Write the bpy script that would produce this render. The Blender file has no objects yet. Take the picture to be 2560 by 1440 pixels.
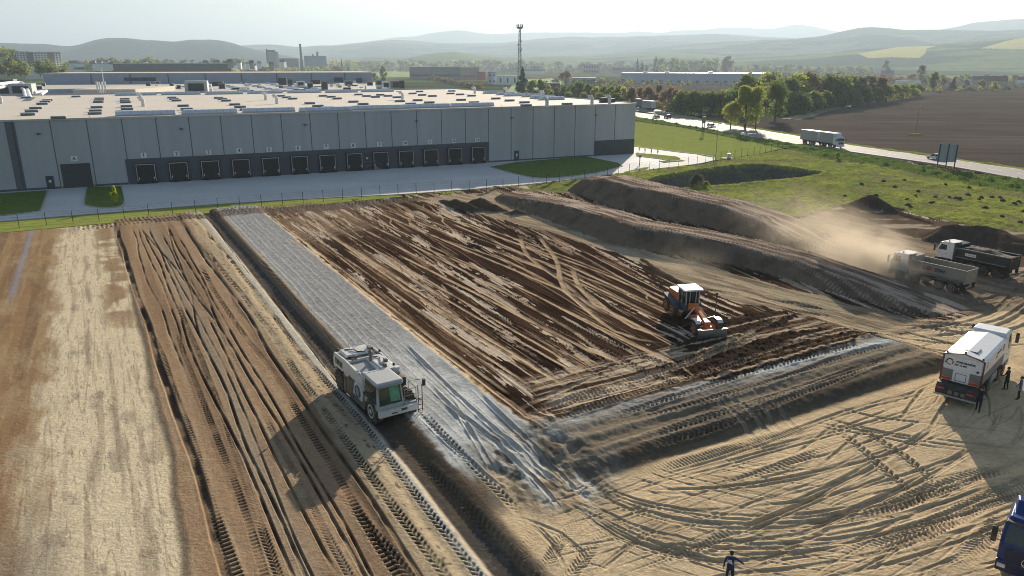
import bpy, bmesh, math, random
import numpy as np
from mathutils import Vector, Matrix
R_ = math.radians
scene = bpy.context.scene
COL = scene.collection
random.seed(7)

# ------------------------------------------------------------------ camera
CAM_F, CAM_VH, CAM_H = 1850.0, 160.0, 23.0        # focal length in pixels of a 2560 px wide frame, horizon row, height (m)
TH = math.atan((720 - CAM_VH) / CAM_F)
CT, S_T = math.cos(TH), math.sin(TH)
cam_data = bpy.data.cameras.new('camera')
cam_data.sensor_width = 36.0
cam_data.lens = 36.0 * CAM_F / 2560.0
cam_data.clip_start = 0.5
cam_data.clip_end = 60000
cam = bpy.data.objects.new('camera', cam_data)
COL.objects.link(cam)
cam.location = (0, 0, CAM_H)
cam.rotation_euler = (math.pi / 2 - TH, 0, 0)
scene.camera = cam

# ------------------------------------------------------------------ sky, sun, exposure
SUN_EL, SUN_AZ = R_(16.5), R_(15.5)               # azimuth: to the right of straight ahead (+Y)
world = bpy.data.worlds.new('World'); scene.world = world
world.use_nodes = True
nt = world.node_tree
bg = nt.nodes['Background']
sky = nt.nodes.new('ShaderNodeTexSky')
sky.sky_type = 'NISHITA'; sky.sun_disc = False
sky.sun_elevation = SUN_EL; sky.sun_rotation = SUN_AZ
sky.altitude = 200; sky.air_density = 1.0; sky.dust_density = 1.0; sky.ozone_density = 1.0
nt.links.new(sky.outputs[0], bg.inputs[0]); bg.inputs[1].default_value = 0.05
sl = bpy.data.lights.new('sun', 'SUN'); sl.energy = 5.0; sl.angle = R_(0.5); sl.color = (1.0, 0.87, 0.70)
sun = bpy.data.objects.new('sun', sl); COL.objects.link(sun)
sdir = Vector((math.sin(SUN_AZ) * math.cos(SUN_EL), math.cos(SUN_AZ) * math.cos(SUN_EL), math.sin(SUN_EL)))
sun.rotation_euler = sdir.to_track_quat('Z', 'Y').to_euler()
sun.location = (30, 100, 80)
vs = scene.view_settings
vs.view_transform = 'Standard'; vs.look = 'None'; vs.exposure = 1.25; vs.gamma = 1.0; vs.use_curve_mapping = False
cy = scene.cycles
cy.use_denoising = True
cy.max_bounces = 6; cy.diffuse_bounces = 3; cy.glossy_bounces = 3; cy.transmission_bounces = 4; cy.transparent_max_bounces = 8
cy.volume_bounces = 1
cy.filter_width = 1.0
cy.sample_clamp_indirect = 6

# ------------------------------------------------------------------ helpers
def GP(u, v, z=0.0):
    """point of the place seen at a photograph pixel, at height z"""
    d = np.array([u - 1280.0, CT * CAM_F - S_T * (v - 720.0), -(S_T * CAM_F + CT * (v - 720.0))])
    return d * ((z - CAM_H) / d[2]) + np.array([0, 0, CAM_H])
def PX(x, y, z=0.0):
    z = z - CAM_H
    dep = y * CT - z * S_T
    return 1280 + CAM_F * x / dep, 720 - CAM_F * (y * S_T + z * CT) / dep
def GD(u, v, D):
    """point at forward distance D seen at pixel u, v"""
    k = D / (CT * CAM_F - S_T * (v - 720.0))
    return np.array([(u - 1280.0) * k, D, CAM_H - k * (S_T * CAM_F + CT * (v - 720.0))])

def tag(o, label=None, cat=None, group=None, kind=None):
    if label: o['label'] = label
    if cat: o['category'] = cat
    if group: o['group'] = group
    if kind: o['kind'] = kind
    return o
def empty(name, loc, rz=0.0, **k):
    o = bpy.data.objects.new(name, None); COL.objects.link(o)
    o.empty_display_size = 0.3
    o.location = loc; o.rotation_euler = (0, 0, rz)
    return tag(o, **k)
def copy_tree(o, parent=None):
    c = o.copy(); COL.objects.link(c)
    if parent is not None:
        c.parent = parent
    for ch in list(o.children):
        copy_tree(ch, c)
    return c

class MB:
    """collects faces, builds ONE mesh object"""
    def __init__(s): s.v = []; s.f = []
    def add(s, vs, fs):
        b = len(s.v); s.v += [tuple(p) for p in vs]; s.f += [tuple(i + b for i in f) for f in fs]; return s
    def box(s, c, d, rz=0.0, rx=0.0, ry=0.0, taper=(1, 1), shift=(0, 0)):
        x, y, z = d[0] / 2, d[1] / 2, d[2] / 2
        P = []
        for k, (tx, ty, sx, sy) in ((-z, (1, 1, 0, 0)), (z, (taper[0], taper[1], shift[0], shift[1]))):
            P += [(-x * tx + sx, -y * ty + sy, k), (x * tx + sx, -y * ty + sy, k), (x * tx + sx, y * ty + sy, k), (-x * tx + sx, y * ty + sy, k)]
        if rz or rx or ry:
            m = Matrix.Rotation(rz, 3, 'Z') @ Matrix.Rotation(ry, 3, 'Y') @ Matrix.Rotation(rx, 3, 'X')
            P = [m @ Vector(p) for p in P]
        P = [(p[0] + c[0], p[1] + c[1], p[2] + c[2]) for p in P]
        return s.add(P, [(3, 2, 1, 0), (4, 5, 6, 7), (0, 1, 5, 4), (1, 2, 6, 5), (2, 3, 7, 6), (3, 0, 4, 7)])
    def bx(s, x0, x1, y0, y1, z0, z1):
        return s.box(((x0 + x1) / 2, (y0 + y1) / 2, (z0 + z1) / 2), (x1 - x0, y1 - y0, z1 - z0))
    def tube(s, p0, p1, r0, r1=None, n=8, caps=True):
        r1 = r0 if r1 is None else r1
        a = Vector(p0); b = Vector(p1); d = (b - a)
        q = d.to_track_quat('Z', 'Y')
        P = []
        for c, r in ((a, r0), (b, r1)):
            for i in range(n):
                an = 2 * math.pi * i / n
                P.append(c + q @ Vector((r * math.cos(an), r * math.sin(an), 0)))
        F = [(i, (i + 1) % n, n + (i + 1) % n, n + i) for i in range(n)]
        if caps: F += [tuple(range(n - 1, -1, -1)), tuple(range(n, 2 * n))]
        return s.add(P, F)
    def path(s, pts, r, n=6):
        for a, b in zip(pts[:-1], pts[1:]): s.tube(a, b, r, r, n)
        return s
    def lathe(s, prof, c, axis='Y', n=20):
        P = []; F = []
        for (r, h) in prof:
            for i in range(n):
                a = 2 * math.pi * i / n
                ca, sa = r * math.cos(a), r * math.sin(a)
                P.append({'Y': (c[0] + ca, c[1] + h, c[2] + sa), 'Z': (c[0] + ca, c[1] + sa, c[2] + h), 'X': (c[0] + h, c[1] + ca, c[2] + sa)}[axis])
        m = len(prof)
        for j in range(m - 1):
            for i in range(n):
                F.append((j * n + i, j * n + (i + 1) % n, (j + 1) * n + (i + 1) % n, (j + 1) * n + i))
        F.append(tuple(range(n))); F.append(tuple((m - 1) * n + i for i in range(n)))
        return s.add(P, F)
    def prism_y(s, prof, y0, y1):
        """side outline (x, z) extruded across y"""
        n = len(prof)
        P = [(x, y0, z) for x, z in prof] + [(x, y1, z) for x, z in prof]
        F = [(i, (i + 1) % n, n + (i + 1) % n, n + i) for i in range(n)] + [tuple(range(n)), tuple(range(2 * n - 1, n - 1, -1))]
        return s.add(P, F)
    def prism_z(s, prof, z0, z1):
        n = len(prof)
        P = [(x, y, z0) for x, y in prof] + [(x, y, z1) for x, y in prof]
        F = [(i, (i + 1) % n, n + (i + 1) % n, n + i) for i in range(n)] + [tuple(range(n)), tuple(range(2 * n - 1, n - 1, -1))]
        return s.add(P, F)
    def loft(s, rings, caps=True):
        n = len(rings[0]); b = len(s.v)
        for r in rings: s.v += [tuple(p) for p in r]
        for j in range(len(rings) - 1):
            for i in range(n):
                s.f.append((b + j * n + i, b + j * n + (i + 1) % n, b + (j + 1) * n + (i + 1) % n, b + (j + 1) * n + i))
        if caps:
            s.f.append(tuple(b + i for i in range(n))); s.f.append(tuple(b + (len(rings) - 1) * n + i for i in range(n)))
        return s
    def mesh(s, name):
        me = bpy.data.meshes.new(name); me.from_pydata(s.v, [], s.f)
        bm = bmesh.new(); bm.from_mesh(me); bmesh.ops.recalc_face_normals(bm, faces=bm.faces); bm.to_mesh(me); bm.free()
        return me
    def build(s, name, mat, parent=None, bevel=0.0, smooth=False, label=None, loc=None):
        me = s.mesh(name)
        me.materials.append(mat)
        if smooth:
            me.polygons.foreach_set('use_smooth', [True] * len(me.polygons))
        o = bpy.data.objects.new(name, me); COL.objects.link(o)
        if parent is not None: o.parent = parent
        if loc is not None: o.location = loc
        if bevel:
            md = o.modifiers.new('bevel', 'BEVEL'); md.width = bevel; md.segments = 2; md.limit_method = 'ANGLE'; md.angle_limit = R_(40)
        if label: o['label'] = label
        return o

def text_mesh(name, body, size, mat, parent, M4, extrude=0.006, align='CENTER', bold=0.0, shear=0.0):
    cu = bpy.data.curves.new(name, 'FONT'); cu.body = body; cu.size = size; cu.extrude = extrude
    cu.align_x = align; cu.align_y = 'CENTER'; cu.offset = bold; cu.shear = shear; cu.resolution_u = 3
    t = bpy.data.objects.new(name + '_curve', cu)
    COL.objects.link(t)
    dg = bpy.context.evaluated_depsgraph_get()
    me = bpy.data.meshes.new_from_object(t.evaluated_get(dg))
    bpy.data.objects.remove(t, do_unlink=True); bpy.data.curves.remove(cu)
    me.name = name; me.materials.clear(); me.materials.append(mat)
    o = bpy.data.objects.new(name, me); COL.objects.link(o)
    o.parent = parent; o.matrix_local = M4
    return o
def face_matrix(loc, right, up):
    r = Vector(right).normalized(); u = Vector(up).normalized(); n = r.cross(u)
    return Matrix(((r.x, u.x, n.x, loc[0]), (r.y, u.y, n.y, loc[1]), (r.z, u.z, n.z, loc[2]), (0, 0, 0, 1)))

# ------------------------------------------------------------------ materials
MATS = {}
def M(name, col, rough=0.6, metal=0.0, var=0.12, scale=1.5, bump=0.0, bscale=25.0, dirt=None, dirtamt=0.35, spec=0.4, coords='Object', streak=None):
    if name in MATS: return MATS[name]
    m = bpy.data.materials.new(name); m.use_nodes = True; MATS[name] = m
    n = m.node_tree; b = n.nodes['Principled BSDF']; L = n.links.new
    b.inputs['Roughness'].default_value = rough; b.inputs['Metallic'].default_value = metal
    b.inputs['Specular IOR Level'].default_value = spec
    tc = n.nodes.new('ShaderNodeTexCoord')
    co = tc.outputs[coords]
    if streak:
        mp = n.nodes.new('ShaderNodeMapping'); mp.inputs['Scale'].default_value = streak; L(co, mp.inputs[0]); co = mp.outputs[0]
    no = n.nodes.new('ShaderNodeTexNoise'); no.inputs['Scale'].default_value = scale; no.inputs['Detail'].default_value = 6; no.inputs['Roughness'].default_value = 0.65
    L(co, no.inputs['Vector'])
    rp = n.nodes.new('ShaderNodeValToRGB')
    rp.color_ramp.elements[0].position = 0.3; rp.color_ramp.elements[1].position = 0.7
    rp.color_ramp.elements[0].color = [max(0, c * (1 - var)) for c in col] + [1]
    rp.color_ramp.elements[1].color = [min(1, c * (1 + var)) for c in col] + [1]
    L(no.outputs['Fac'], rp.inputs[0]); out = rp.outputs[0]
    if dirt:
        n2 = n.nodes.new('ShaderNodeTexNoise'); n2.inputs['Scale'].default_value = 1.1; n2.inputs['Detail'].default_value = 8; n2.inputs['Roughness'].default_value = 0.75
        L(tc.outputs[coords], n2.inputs['Vector'])
        mr = n.nodes.new('ShaderNodeMapRange'); mr.inputs[1].default_value = 0.62 - dirtamt * 0.5; mr.inputs[2].default_value = 0.8 - dirtamt * 0.3
        mr.inputs[4].default_value = min(1, dirtamt * 1.6)
        L(n2.outputs['Fac'], mr.inputs[0])
        mx = n.nodes.new('ShaderNodeMix'); mx.data_type = 'RGBA'
        L(mr.outputs[0], mx.inputs['Factor']); L(out, mx.inputs['A']); mx.inputs['B'].default_value = list(dirt) + [1]
        out = mx.outputs['Result']
    L(out, b.inputs['Base Color'])
    if bump:
        nb = n.nodes.new('ShaderNodeTexNoise'); nb.inputs['Scale'].default_value = bscale; nb.inputs['Detail'].default_value = 4
        L(tc.outputs[coords], nb.inputs['Vector'])
        bp = n.nodes.new('ShaderNodeBump'); bp.inputs['Strength'].default_value = bump; bp.inputs['Distance'].default_value = 0.05
        L(nb.outputs['Fac'], bp.inputs['Height']); L(bp.outputs[0], b.inputs['Normal'])
    return m
def GLASS(name='dark_glass', col=(0.015, 0.02, 0.02)):
    return M(name, col, 0.06, 0.0, 0.2, 1.0, spec=0.6)
def foliage(name, col, hue=0.12, trans=0.35, twig=None):
    if name in MATS: return MATS[name]
    m = bpy.data.materials.new(name); m.use_nodes = True; MATS[name] = m
    n = m.node_tree; L = n.links.new
    b = n.nodes['Principled BSDF']; out = n.nodes['Material Output']
    b.inputs['Roughness'].default_value = 0.7; b.inputs['Specular IOR Level'].default_value = 0.15
    oi = n.nodes.new('ShaderNodeObjectInfo')
    ge = n.nodes.new('ShaderNodeTexCoord')
    no = n.nodes.new('ShaderNodeTexNoise'); no.inputs['Scale'].default_value = 0.7; no.inputs['Detail'].default_value = 3
    L(ge.outputs['Object'], no.inputs['Vector'])
    ad = n.nodes.new('ShaderNodeMath'); ad.operation = 'ADD'; L(no.outputs['Fac'], ad.inputs[0])
    ml = n.nodes.new('ShaderNodeMath'); ml.operation = 'MULTIPLY_ADD'; L(oi.outputs['Random'], ml.inputs[0]); ml.inputs[1].default_value = 0.5; ml.inputs[2].default_value = -0.25
    L(ml.outputs[0], ad.inputs[1])
    rp = n.nodes.new('ShaderNodeValToRGB')
    e = rp.color_ramp.elements
    e[0].position = 0.2; e[1].position = 0.8
    e[0].color = (col[0] * (1 - hue * 3), col[1] * (1 - hue * 2), col[2] * (1 - hue), 1)
    e[1].color = (min(1, col[0] * (1 + hue * 4)), min(1, col[1] * (1 + hue * 2.5)), col[2] * (1 + hue), 1)
    L(ad.outputs[0], rp.inputs[0]); L(rp.outputs[0], b.inputs['Base Color'])
    tr = n.nodes.new('ShaderNodeBsdfTranslucent'); L(rp.outputs[0], tr.inputs[0])
    mx = n.nodes.new('ShaderNodeMixShader'); mx.inputs[0].default_value = trans
    L(b.outputs[0], mx.inputs[1]); L(tr.outputs[0], mx.inputs[2]); L(mx.outputs[0], out.inputs['Surface'])
    return m
# ================================================================== GROUND
DIRT = R_(-61)
SD = np.array([math.cos(DIRT), math.sin(DIRT)]); TD = np.array([-SD[1], SD[0]])   # along / across the working strips of the site
_rng = np.random.RandomState(3)
_tab = _rng.rand(256, 256).astype(np.float32)
def vnoise(x, y, seed=0):
    x = x + seed * 17.31; y = y + seed * 9.77
    xi = np.floor(x).astype(np.int32); yi = np.floor(y).astype(np.int32)
    fx = (x - xi).astype(np.float32); fy = (y - yi).astype(np.float32)
    fx = fx * fx * (3 - 2 * fx); fy = fy * fy * (3 - 2 * fy)
    x0 = xi & 255; x1 = (xi + 1) & 255; y0 = yi & 255; y1 = (yi + 1) & 255
    a = _tab[x0, y0]; b = _tab[x1, y0]; c = _tab[x0, y1]; d = _tab[x1, y1]
    return a + (b - a) * fx + (c - a) * fy + (a - b - c + d) * fx * fy
def fbm(x, y, oct=4, seed=0, gain=0.5):
    r = 0; amp = 1; tot = 0
    for i in range(oct):
        r = r + amp * vnoise(x * 2 ** i, y * 2 ** i, seed + i * 3); tot += amp; amp *= gain
    return r / tot
def sst(x, a, b):
    t = np.clip((x - a) / (b - a), 0, 1); return t * t * (3 - 2 * t)

Ucol = np.concatenate([np.linspace(-900, -330, 40, endpoint=False), np.linspace(-330, -70, 70, endpoint=False), np.arange(-70, 2631, 1.9),
                       np.linspace(2633, 2900, 70, endpoint=False), np.linspace(2900, 3500, 40)])
Vrow = np.concatenate([np.arange(296, 420, 1.3), np.arange(420, 1462, 1.65), np.linspace(1464, 1560, 25, endpoint=False), np.linspace(1560, 2600, 40)])
UU, VV = np.meshgrid(Ucol, Vrow)
UU = UU.astype(np.float64)
_den = (S_T * CAM_F + CT * (VV - 720)) / CAM_H
X = (UU - 1280) / _den; Y = (CT * CAM_F - S_T * (VV - 720)) / _den
S = X * SD[0] + Y * SD[1]; T = X * TD[0] + Y * TD[1]
NR, NC = X.shape
Z = np.zeros_like(X); C = np.zeros((NR, NC, 3))
n_lo = fbm(X / 9, Y / 9, 4, 1); n_md = fbm(X / 2.2, Y / 2.2, 4, 2); n_hi = fbm(X / 0.5, Y / 0.5, 4, 5)
def jit(amp, sc=2.5, seed=11):
    return (fbm(X / sc, Y / sc, 5, seed, 0.6) - 0.5) * 2 * amp
def inpoly(poly, ju=0, jv=0):
    P = np.array(poly, float); u = UU + ju; v = VV + jv
    r0 = np.zeros(u.shape, bool)
    rr = np.where((Vrow > P[:, 1].min() - 60) & (Vrow < P[:, 1].max() + 60))[0]
    if len(rr) == 0: return r0
    a, b = rr[0], rr[-1] + 1; u = u[a:b]; v = v[a:b]; r = np.zeros(u.shape, bool)
    for (x0, y0), (x1, y1) in zip(P, np.roll(P, -1, 0)):
        if y0 == y1: continue
        c = ((y0 > v) != (y1 > v)) & (u < (x1 - x0) * (v - y0) / (y1 - y0) + x0)
        r ^= c
    r0[a:b] = r
    return r0
def mixc(mask, col):
    global C
    m = np.asarray(mask, float)[..., None]
    C = C * (1 - m) + np.array(col) * m
def mixw(win, m, col):
    C[win] = C[win] * (1 - m[..., None]) + np.array(col) * m[..., None]

SAND = (.60, .46, .285); PALE = (.66, .555, .38); TAN = (.29, .185, .10); BRN = (.15, .10, .062); DARK = (.042, .025, .016)
GREY = (.31, .308, .30); LIME = (.52, .52, .48); TILL = (.155, .125, .092)
LSAND = (.50, .40, .28)

TAU = (T - 22) / (1 - .29 * np.clip((S + 115) / 75, 0, 1.1))
fine = (n_hi - .5)
def lines(sc_s, sc_t, seed, wd, lev=.5, tt=None, ss=None):
    """thin meandering lines that run along the working direction"""
    q = fbm((S if ss is None else ss) / sc_s, (TAU if tt is None else tt) / sc_t, 2, seed)
    gy = np.abs(np.gradient(q, axis=1)) / np.maximum(1e-4, np.abs(np.gradient(TAU if tt is None else tt, axis=1))) * wd
    return np.clip(1.25 - np.abs(q - lev) / np.maximum(gy, 1e-4), 0, 1)
# --- base sand of the whole site
C[:] = SAND
C *= (0.82 + 0.36 * n_lo)[..., None]
mixc(np.clip((n_md - .5) * 1.6, 0, .5), (.30, .225, .135))
Z += (n_lo - .5) * .13 + (n_md - .5) * .045 + (n_hi - .5) * .022
stk = fbm(S / 9, T / .45, 4, 21); stk2 = fbm(S / 3.5, T / 1.1, 4, 23); stk3 = fbm(S / 30, T / .9, 3, 25)
wob = (fbm(S / 14, T / 14, 3, 31) - .5) * 1.3 + (fbm(S / 2.2, T / 2.2, 4, 32, .6) - .5) * .28
Tw = T + wob
# --- left strips (run along S)
left = sst(-T, -15.9, -15.2) * sst(-S, 18, 20)
edge = sst(Tw, .75, 1.15)
left0 = sst(-Tw - (stk2 - .5) * 1.2, -1.5, -.2)
mixc(left0 * .95, PALE)
mixc(left0 * sst(stk, .55, .68) * .55, (.33, .26, .18)); mixc(left0 * sst(stk2, .62, .72) * .5 * sst(n_md, .3, .6), (.26, .21, .16))
mixc(left0 * sst(fbm(S / 1.2, T / .1, 3, 41), .66, .74) * .5, (.22, .17, .12)); mixc(left0 * lines(20, 1.3, 191, .05, .5, T) * .45, (.26, .20, .14))
for tc, w, a in ((-3.1, .28, .55), (-1.6, .22, .45), (-.6, .4, .5), (-4.4, .2, .3)):
    mixc(left0 * np.exp(-((T + wob * .6 - tc) / w) ** 2) * sst(fbm(S / 7, T / .6, 4, 43), .45, .65) * a * 1.1, (.25, .20, .15))
brn_l = sst(-(T + wob + (stk2 - .5) * 3.2 + (stk - .5) * 1.6), 5.2, 7.4)
mixc(brn_l, TAN); mixc(brn_l * sst(stk, .45, .65) * .7, (.36, .255, .14)); mixc(brn_l * sst(stk3 + jit(.08, 2, 46), .5, .66) * .5, (.17, .11, .068))
mixc(brn_l * sst(fbm(S / 5 + wob, T / 1.6 + wob, 5, 45, .6), .52, .66) * .45, (.40, .30, .17))
mixc(brn_l * np.exp(-((T + 9.9) / .35) ** 2) * sst(-S, 84, 92) * .8, (.27, .27, .30))
mixc(left0 * sst(T + wob, -2.3, -.9) * sst(-S, 66, 80) * sst(n_md, .35, .55) * .9, (.30, .20, .115))
mixc(left0 * sst(S, -46, -36) * sst(-T, 3.2, 5.0) * .55, (.21, .175, .14))
mid = edge * left
mixc(mid, (.33, .225, .138)); mixc(mid * sst(stk, .5, .66) * .5, (.38, .29, .19)); mixc(mid * sst(stk3, .5, .64) * .6, (.19, .125, .078))
mixc(mid * np.exp(-((Tw - 5.8) / .7) ** 2) * .7, (.30, .245, .175))
mixc(mid * np.exp(-((Tw - 2.4) / .7) ** 2) * .5, (.33, .22, .13))
pl2 = sst(Tw + (stk2 - .5) * .8, 10.3, 10.8) * left
mixc(pl2, (.42, .335, .22)); mixc(pl2 * sst(stk, .52, .68) * .5, (.33, .26, .17))
mixc(pl2 * sst(fbm(S / .5, T / .35, 3, 47), .68, .76) * .8, (.12, .095, .07))
mixc(left * np.exp(-((T + wob * .4 - 12.95) / .33) ** 2) * .9, (.50, .48, .42))
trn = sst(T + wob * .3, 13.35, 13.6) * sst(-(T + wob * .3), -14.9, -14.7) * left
mixc(trn, (.085, .075, .066)); mixc(trn * sst(n_hi, .5, .65) * .5, (.14, .12, .10))  # dark band: tilled soil colour with the slope's shade painted in
mixc(sst(T + wob * .3, 14.6, 14.85) * left, (.19, .14, .095))
mixc(sst(T, 13.9, 14.1) * sst(-T, -16.6, -16.3) * sst(S, -47, -44) * sst(-S, 29, 31), (.115, .088, .062))
# heights of the strips: each worked strip stands a little higher than the last
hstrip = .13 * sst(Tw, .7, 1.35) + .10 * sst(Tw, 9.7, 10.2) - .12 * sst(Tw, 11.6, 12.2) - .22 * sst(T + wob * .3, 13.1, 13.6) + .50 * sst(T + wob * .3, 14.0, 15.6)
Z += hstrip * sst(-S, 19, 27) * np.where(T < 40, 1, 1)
Z -= .60 * sst(T, 21.5, 23.0) * sst(-S, 37, 39) * .6
# --- grey treated strip
gs = sst(T + jit(.35, .8), 15.55, 16.05) * sst(-(T + jit(.5, 1.0, 13)), -22.1, -21.6) * sst(-S, 33, 36)
mixc(gs, GREY); mixc(gs * sst(n_hi, .5, .7) * .25, (.16, .165, .17)); mixc(gs * sst(stk, .5, .7) * .45, (.36, .365, .36))
for tc, w, a in ((16.15, .08, .95), (16.75, .06, .6), (17.55, .07, .75), (18.15, .045, .5), (18.75, .05, .6), (19.45, .07, .8), (20.35, .05, .55), (21.75, .09, .75)):
    tt = T - tc + (fbm(S / 7, T * 0 + tc, 3, 51) - .5) * .5
    mixc(gs * np.exp(-(tt / w) ** 2) * a * (.6 + .8 * (n_md)), LIME)
    Z += .022 * np.exp(-(tt / (w * 1.5)) ** 2) * gs
spk = fbm(X / .22, Y / .22, 2, 57); mixc(gs * sst(spk, .56, .7) * .3, (.40, .40, .39)); mixc(gs * sst(-spk, -.42, -.3) * .35, (.13, .132, .135))
Z += gs * (n_hi - .5) * .018
lim = sst(S, -62, -46) * gs
mixc(lim * .7, (.42, .435, .43)); mixc(lim * sst(stk2, .48, .62) * .7, (.58, .59, .57))
# --- topsoil field
fld = sst(T + jit(.5, 1.2, 15), 21.9, 22.3) * sst(-(S + jit(.4, 1.0, 16)), 36.5, 36.9) * sst(-S, -200, -199)
f_str = fbm(S / 11, TAU / .75, 4, 61); f_pat = fbm(S / 8, TAU / .95, 5, 63, .6); f_big = fbm(S / 25, TAU / 7, 3, 65)
age = np.clip(sst(-S, 84, 112) * .9 * sst(-TAU, -26, -10) + .12 * sst(-TAU, -5, -1), 0, 1)   # older, drier ground at the far left end
mixc(fld, (.052, .029, .018))
mixc(fld * sst(f_str, .40, .50) * .85, (.026, .015, .010))
mixc(fld * np.clip(age - .05 + (f_big - .5) * 1.1, 0, 1) * .8, (.165, .105, .064))
ragged = f_pat + age * .03 + (f_big - .5) * .16 + fine * .16
drk = sst(TAU, 8, 16) * sst(-S, 40, 44) * sst(S, -108, -96)
mixc(fld * sst(ragged - drk * .025, .605, .625) * .9, (.54, .45, .35))
mixc(fld * sst(fbm(S / 15, TAU / .55, 4, 66) + fine * .1 + age * .06 - drk * .04, .605, .635) * .75, (.26, .17, .105))
for sc_s, sc_t, sd, wd, lv, cl, am in ((46, 3.4, 161, .13, .5, LSAND, .95), (40, 2.6, 162, .07, .47, LSAND, .85), (38, 3.0, 163, .10, .53, (.30, .20, .125), .9)):
    ln = lines(sc_s, sc_t, sd, wd, lv) * fld * sst(fbm(S / 12, TAU / 2, 2, sd + 9) - drk * .07, .40, .52)
    mixc(ln * am, cl); Z -= ln * .02
for sd, wd in ((171, .07), (172, .06)): mixc(lines(30, 1.6, sd, wd) * fld * .8, (.025, .016, .011))
vs_st = fbm(S / 20, TAU / .2, 3, 69); C *= (1 + fld * (vs_st - .5) * 1.5)[..., None]
clod = fld * (1 - sst(ragged, .59, .62))
Z += clod * (.02 + .07 * (fbm(X / .4, Y / .4, 4, 71, .6) - .35)) + fld * (f_str - .5) * .02
mixc(fld * sst(-S, 92, 108) * sst(-TAU, -16, -6) * sst(n_lo, .3, .6) * .5, (.36, .27, .18))
# --- headland by the field (tracks run along T)
tstr = fbm(T / 12, S / .5, 4, 73); tstr2 = fbm(T / 5, S / .8, 4, 75)
hd = sst(T, 24, 26) * sst(-T, -58, -56) * sst(S + jit(.3, 1.0, 17), -45, -43) * sst(-(S + jit(.35, .8, 18)), 36.5, 36.8)
mixc(hd * .95, (.052, .032, .021)); mixc(hd * sst(tstr + fine * .1, .56, .60) * .8, (.24, .165, .105)); mixc(hd * sst(tstr2 + fine * .14, .62, .65) * .85, (.50, .41, .31))
for sd, wd in ((181, .2), (182, .14), (183, .1)): mixc(lines(34, 1.5, sd, wd, .5, S, T) * hd * .9, LSAND)
Z += hd * (tstr - .5) * .08 + hd * .1 * (fbm(X / .45, Y / .45, 4, 72, .6) - .35)
# --- lower treated band with its berm
bandT = sst(T, 20.5, 24) * sst(-(T + wob * 2), -58, -55)
bnd = bandT * sst(S + jit(.25, 1.0, 19), -36.8, -36.4) * sst(-(S + jit(.3, 1.2, 20)), 30.4, 30.7)
mixc(bnd, TILL); mixc(bnd * sst(tstr, .5, .62) * .6, (.24, .20, .145)); mixc(bnd * sst(tstr2, .52, .64) * .5, (.085, .072, .058))
limS = np.exp(-((S + 35.7 + wob * .4) / .8) ** 2) * bandT
mixc(limS * (.35 + .9 * sst(tstr2, .35, .6)) * .85, (.45, .46, .44))
mixc(bandT * np.exp(-((S + 33.9 + wob * .5) / .25) ** 2) * .5, (.33, .29, .22)); mixc(bandT * np.exp(-((S + 32.3 + wob * .3) / .2) ** 2) * .6, (.38, .32, .23))
Z += bandT * (.46 * sst(-(S + wob * .5), 29.9, 31.4) * sst(S, -60, -40) + .08 * np.exp(-((S + 33.9) / .4) ** 2) + .07 * np.exp(-((S + 32.3) / .35) ** 2) - .08 * np.exp(-((S + 33.1) / .4) ** 2) - .07 * np.exp(-((S + 34.8) / .4) ** 2))
Z += bnd * (n_hi - .5) * .10
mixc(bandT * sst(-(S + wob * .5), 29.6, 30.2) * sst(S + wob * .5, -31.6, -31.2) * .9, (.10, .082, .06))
# churned corner
cor = np.exp(-(((S + 33) / 5.2) ** 2 + ((T - 20.2) / 3.6) ** 2) ** 2)
mixc(cor * .75, (.20, .18, .15)); mixc(cor * sst(fbm(S / 3, T / .7, 4, 77), .5, .62) * .85, (.45, .455, .43)); mixc(cor * sst(fbm(S / 2, T / .8, 4, 79), .56, .66) * .85, (.085, .072, .058))
Z += cor * (fbm(S / 3, T / 1.0, 4, 77) - .5) * .55 + cor * (fbm(X / 1.0, Y / 1.0, 3, 78) - .5) * .3
sy = sst(S, -29.6, -28.8) * sst(T, 17, 21)
q0 = GP(1900, 905); rr_ = np.hypot(X - q0[0], Y - q0[1]); an_ = np.arctan2(Y - q0[1], X - q0[0]) * 22
for sc_s, sc_t, sd, wd, lv, tt_, ss_ in ((26, .9, 201, .07, .5, T * 0 + S, T), (30, 1.2, 202, .09, .46, S + T * .12, T), (22, 1.0, 203, .08, .52, S - T * .22, T), (30, 1.1, 204, .10, .5, rr_, an_), (26, .8, 205, .07, .48, rr_, an_), (24, 1.4, 206, .12, .53, rr_, an_)):
    ln = lines(sc_s, sc_t, sd, wd, lv, tt_, ss_) * sy * sst(fbm(X / 5, Y / 5, 3, sd + 20), .46, .56)
    Z -= ln * .033; mixc(ln * .45, (.36, .275, .18)); Z += np.roll(ln, 3, 1) * .02
# --- right-hand haul area
hau = inpoly([(2070, 520), (2130, 505), (2330, 548), (2700, 590), (2900, 640), (2900, 760), (2560, 740), (2300, 640), (2100, 585)], jit(26, 5, 81), jit(9, 4, 82))
mixc(hau, (.115, .083, .058)); mixc(hau * sst(fbm(X / 7, Y / 2.5, 5, 83), .56, .63) * .85, (.40, .33, .25))
hau2 = inpoly([(1960, 560), (2080, 520), (2300, 600), (2560, 700), (2900, 760), (2900, 800), (2500, 790), (2420, 800), (2100, 670)], jit(20, 5, 84), jit(8, 4, 85))
mixc(hau2 * .85, (.21, .165, .115)); mixc(hau2 * sst(fbm(S / 4, T / 1.2, 4, 86), .55, .65) * .5, (.36, .29, .20))
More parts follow.
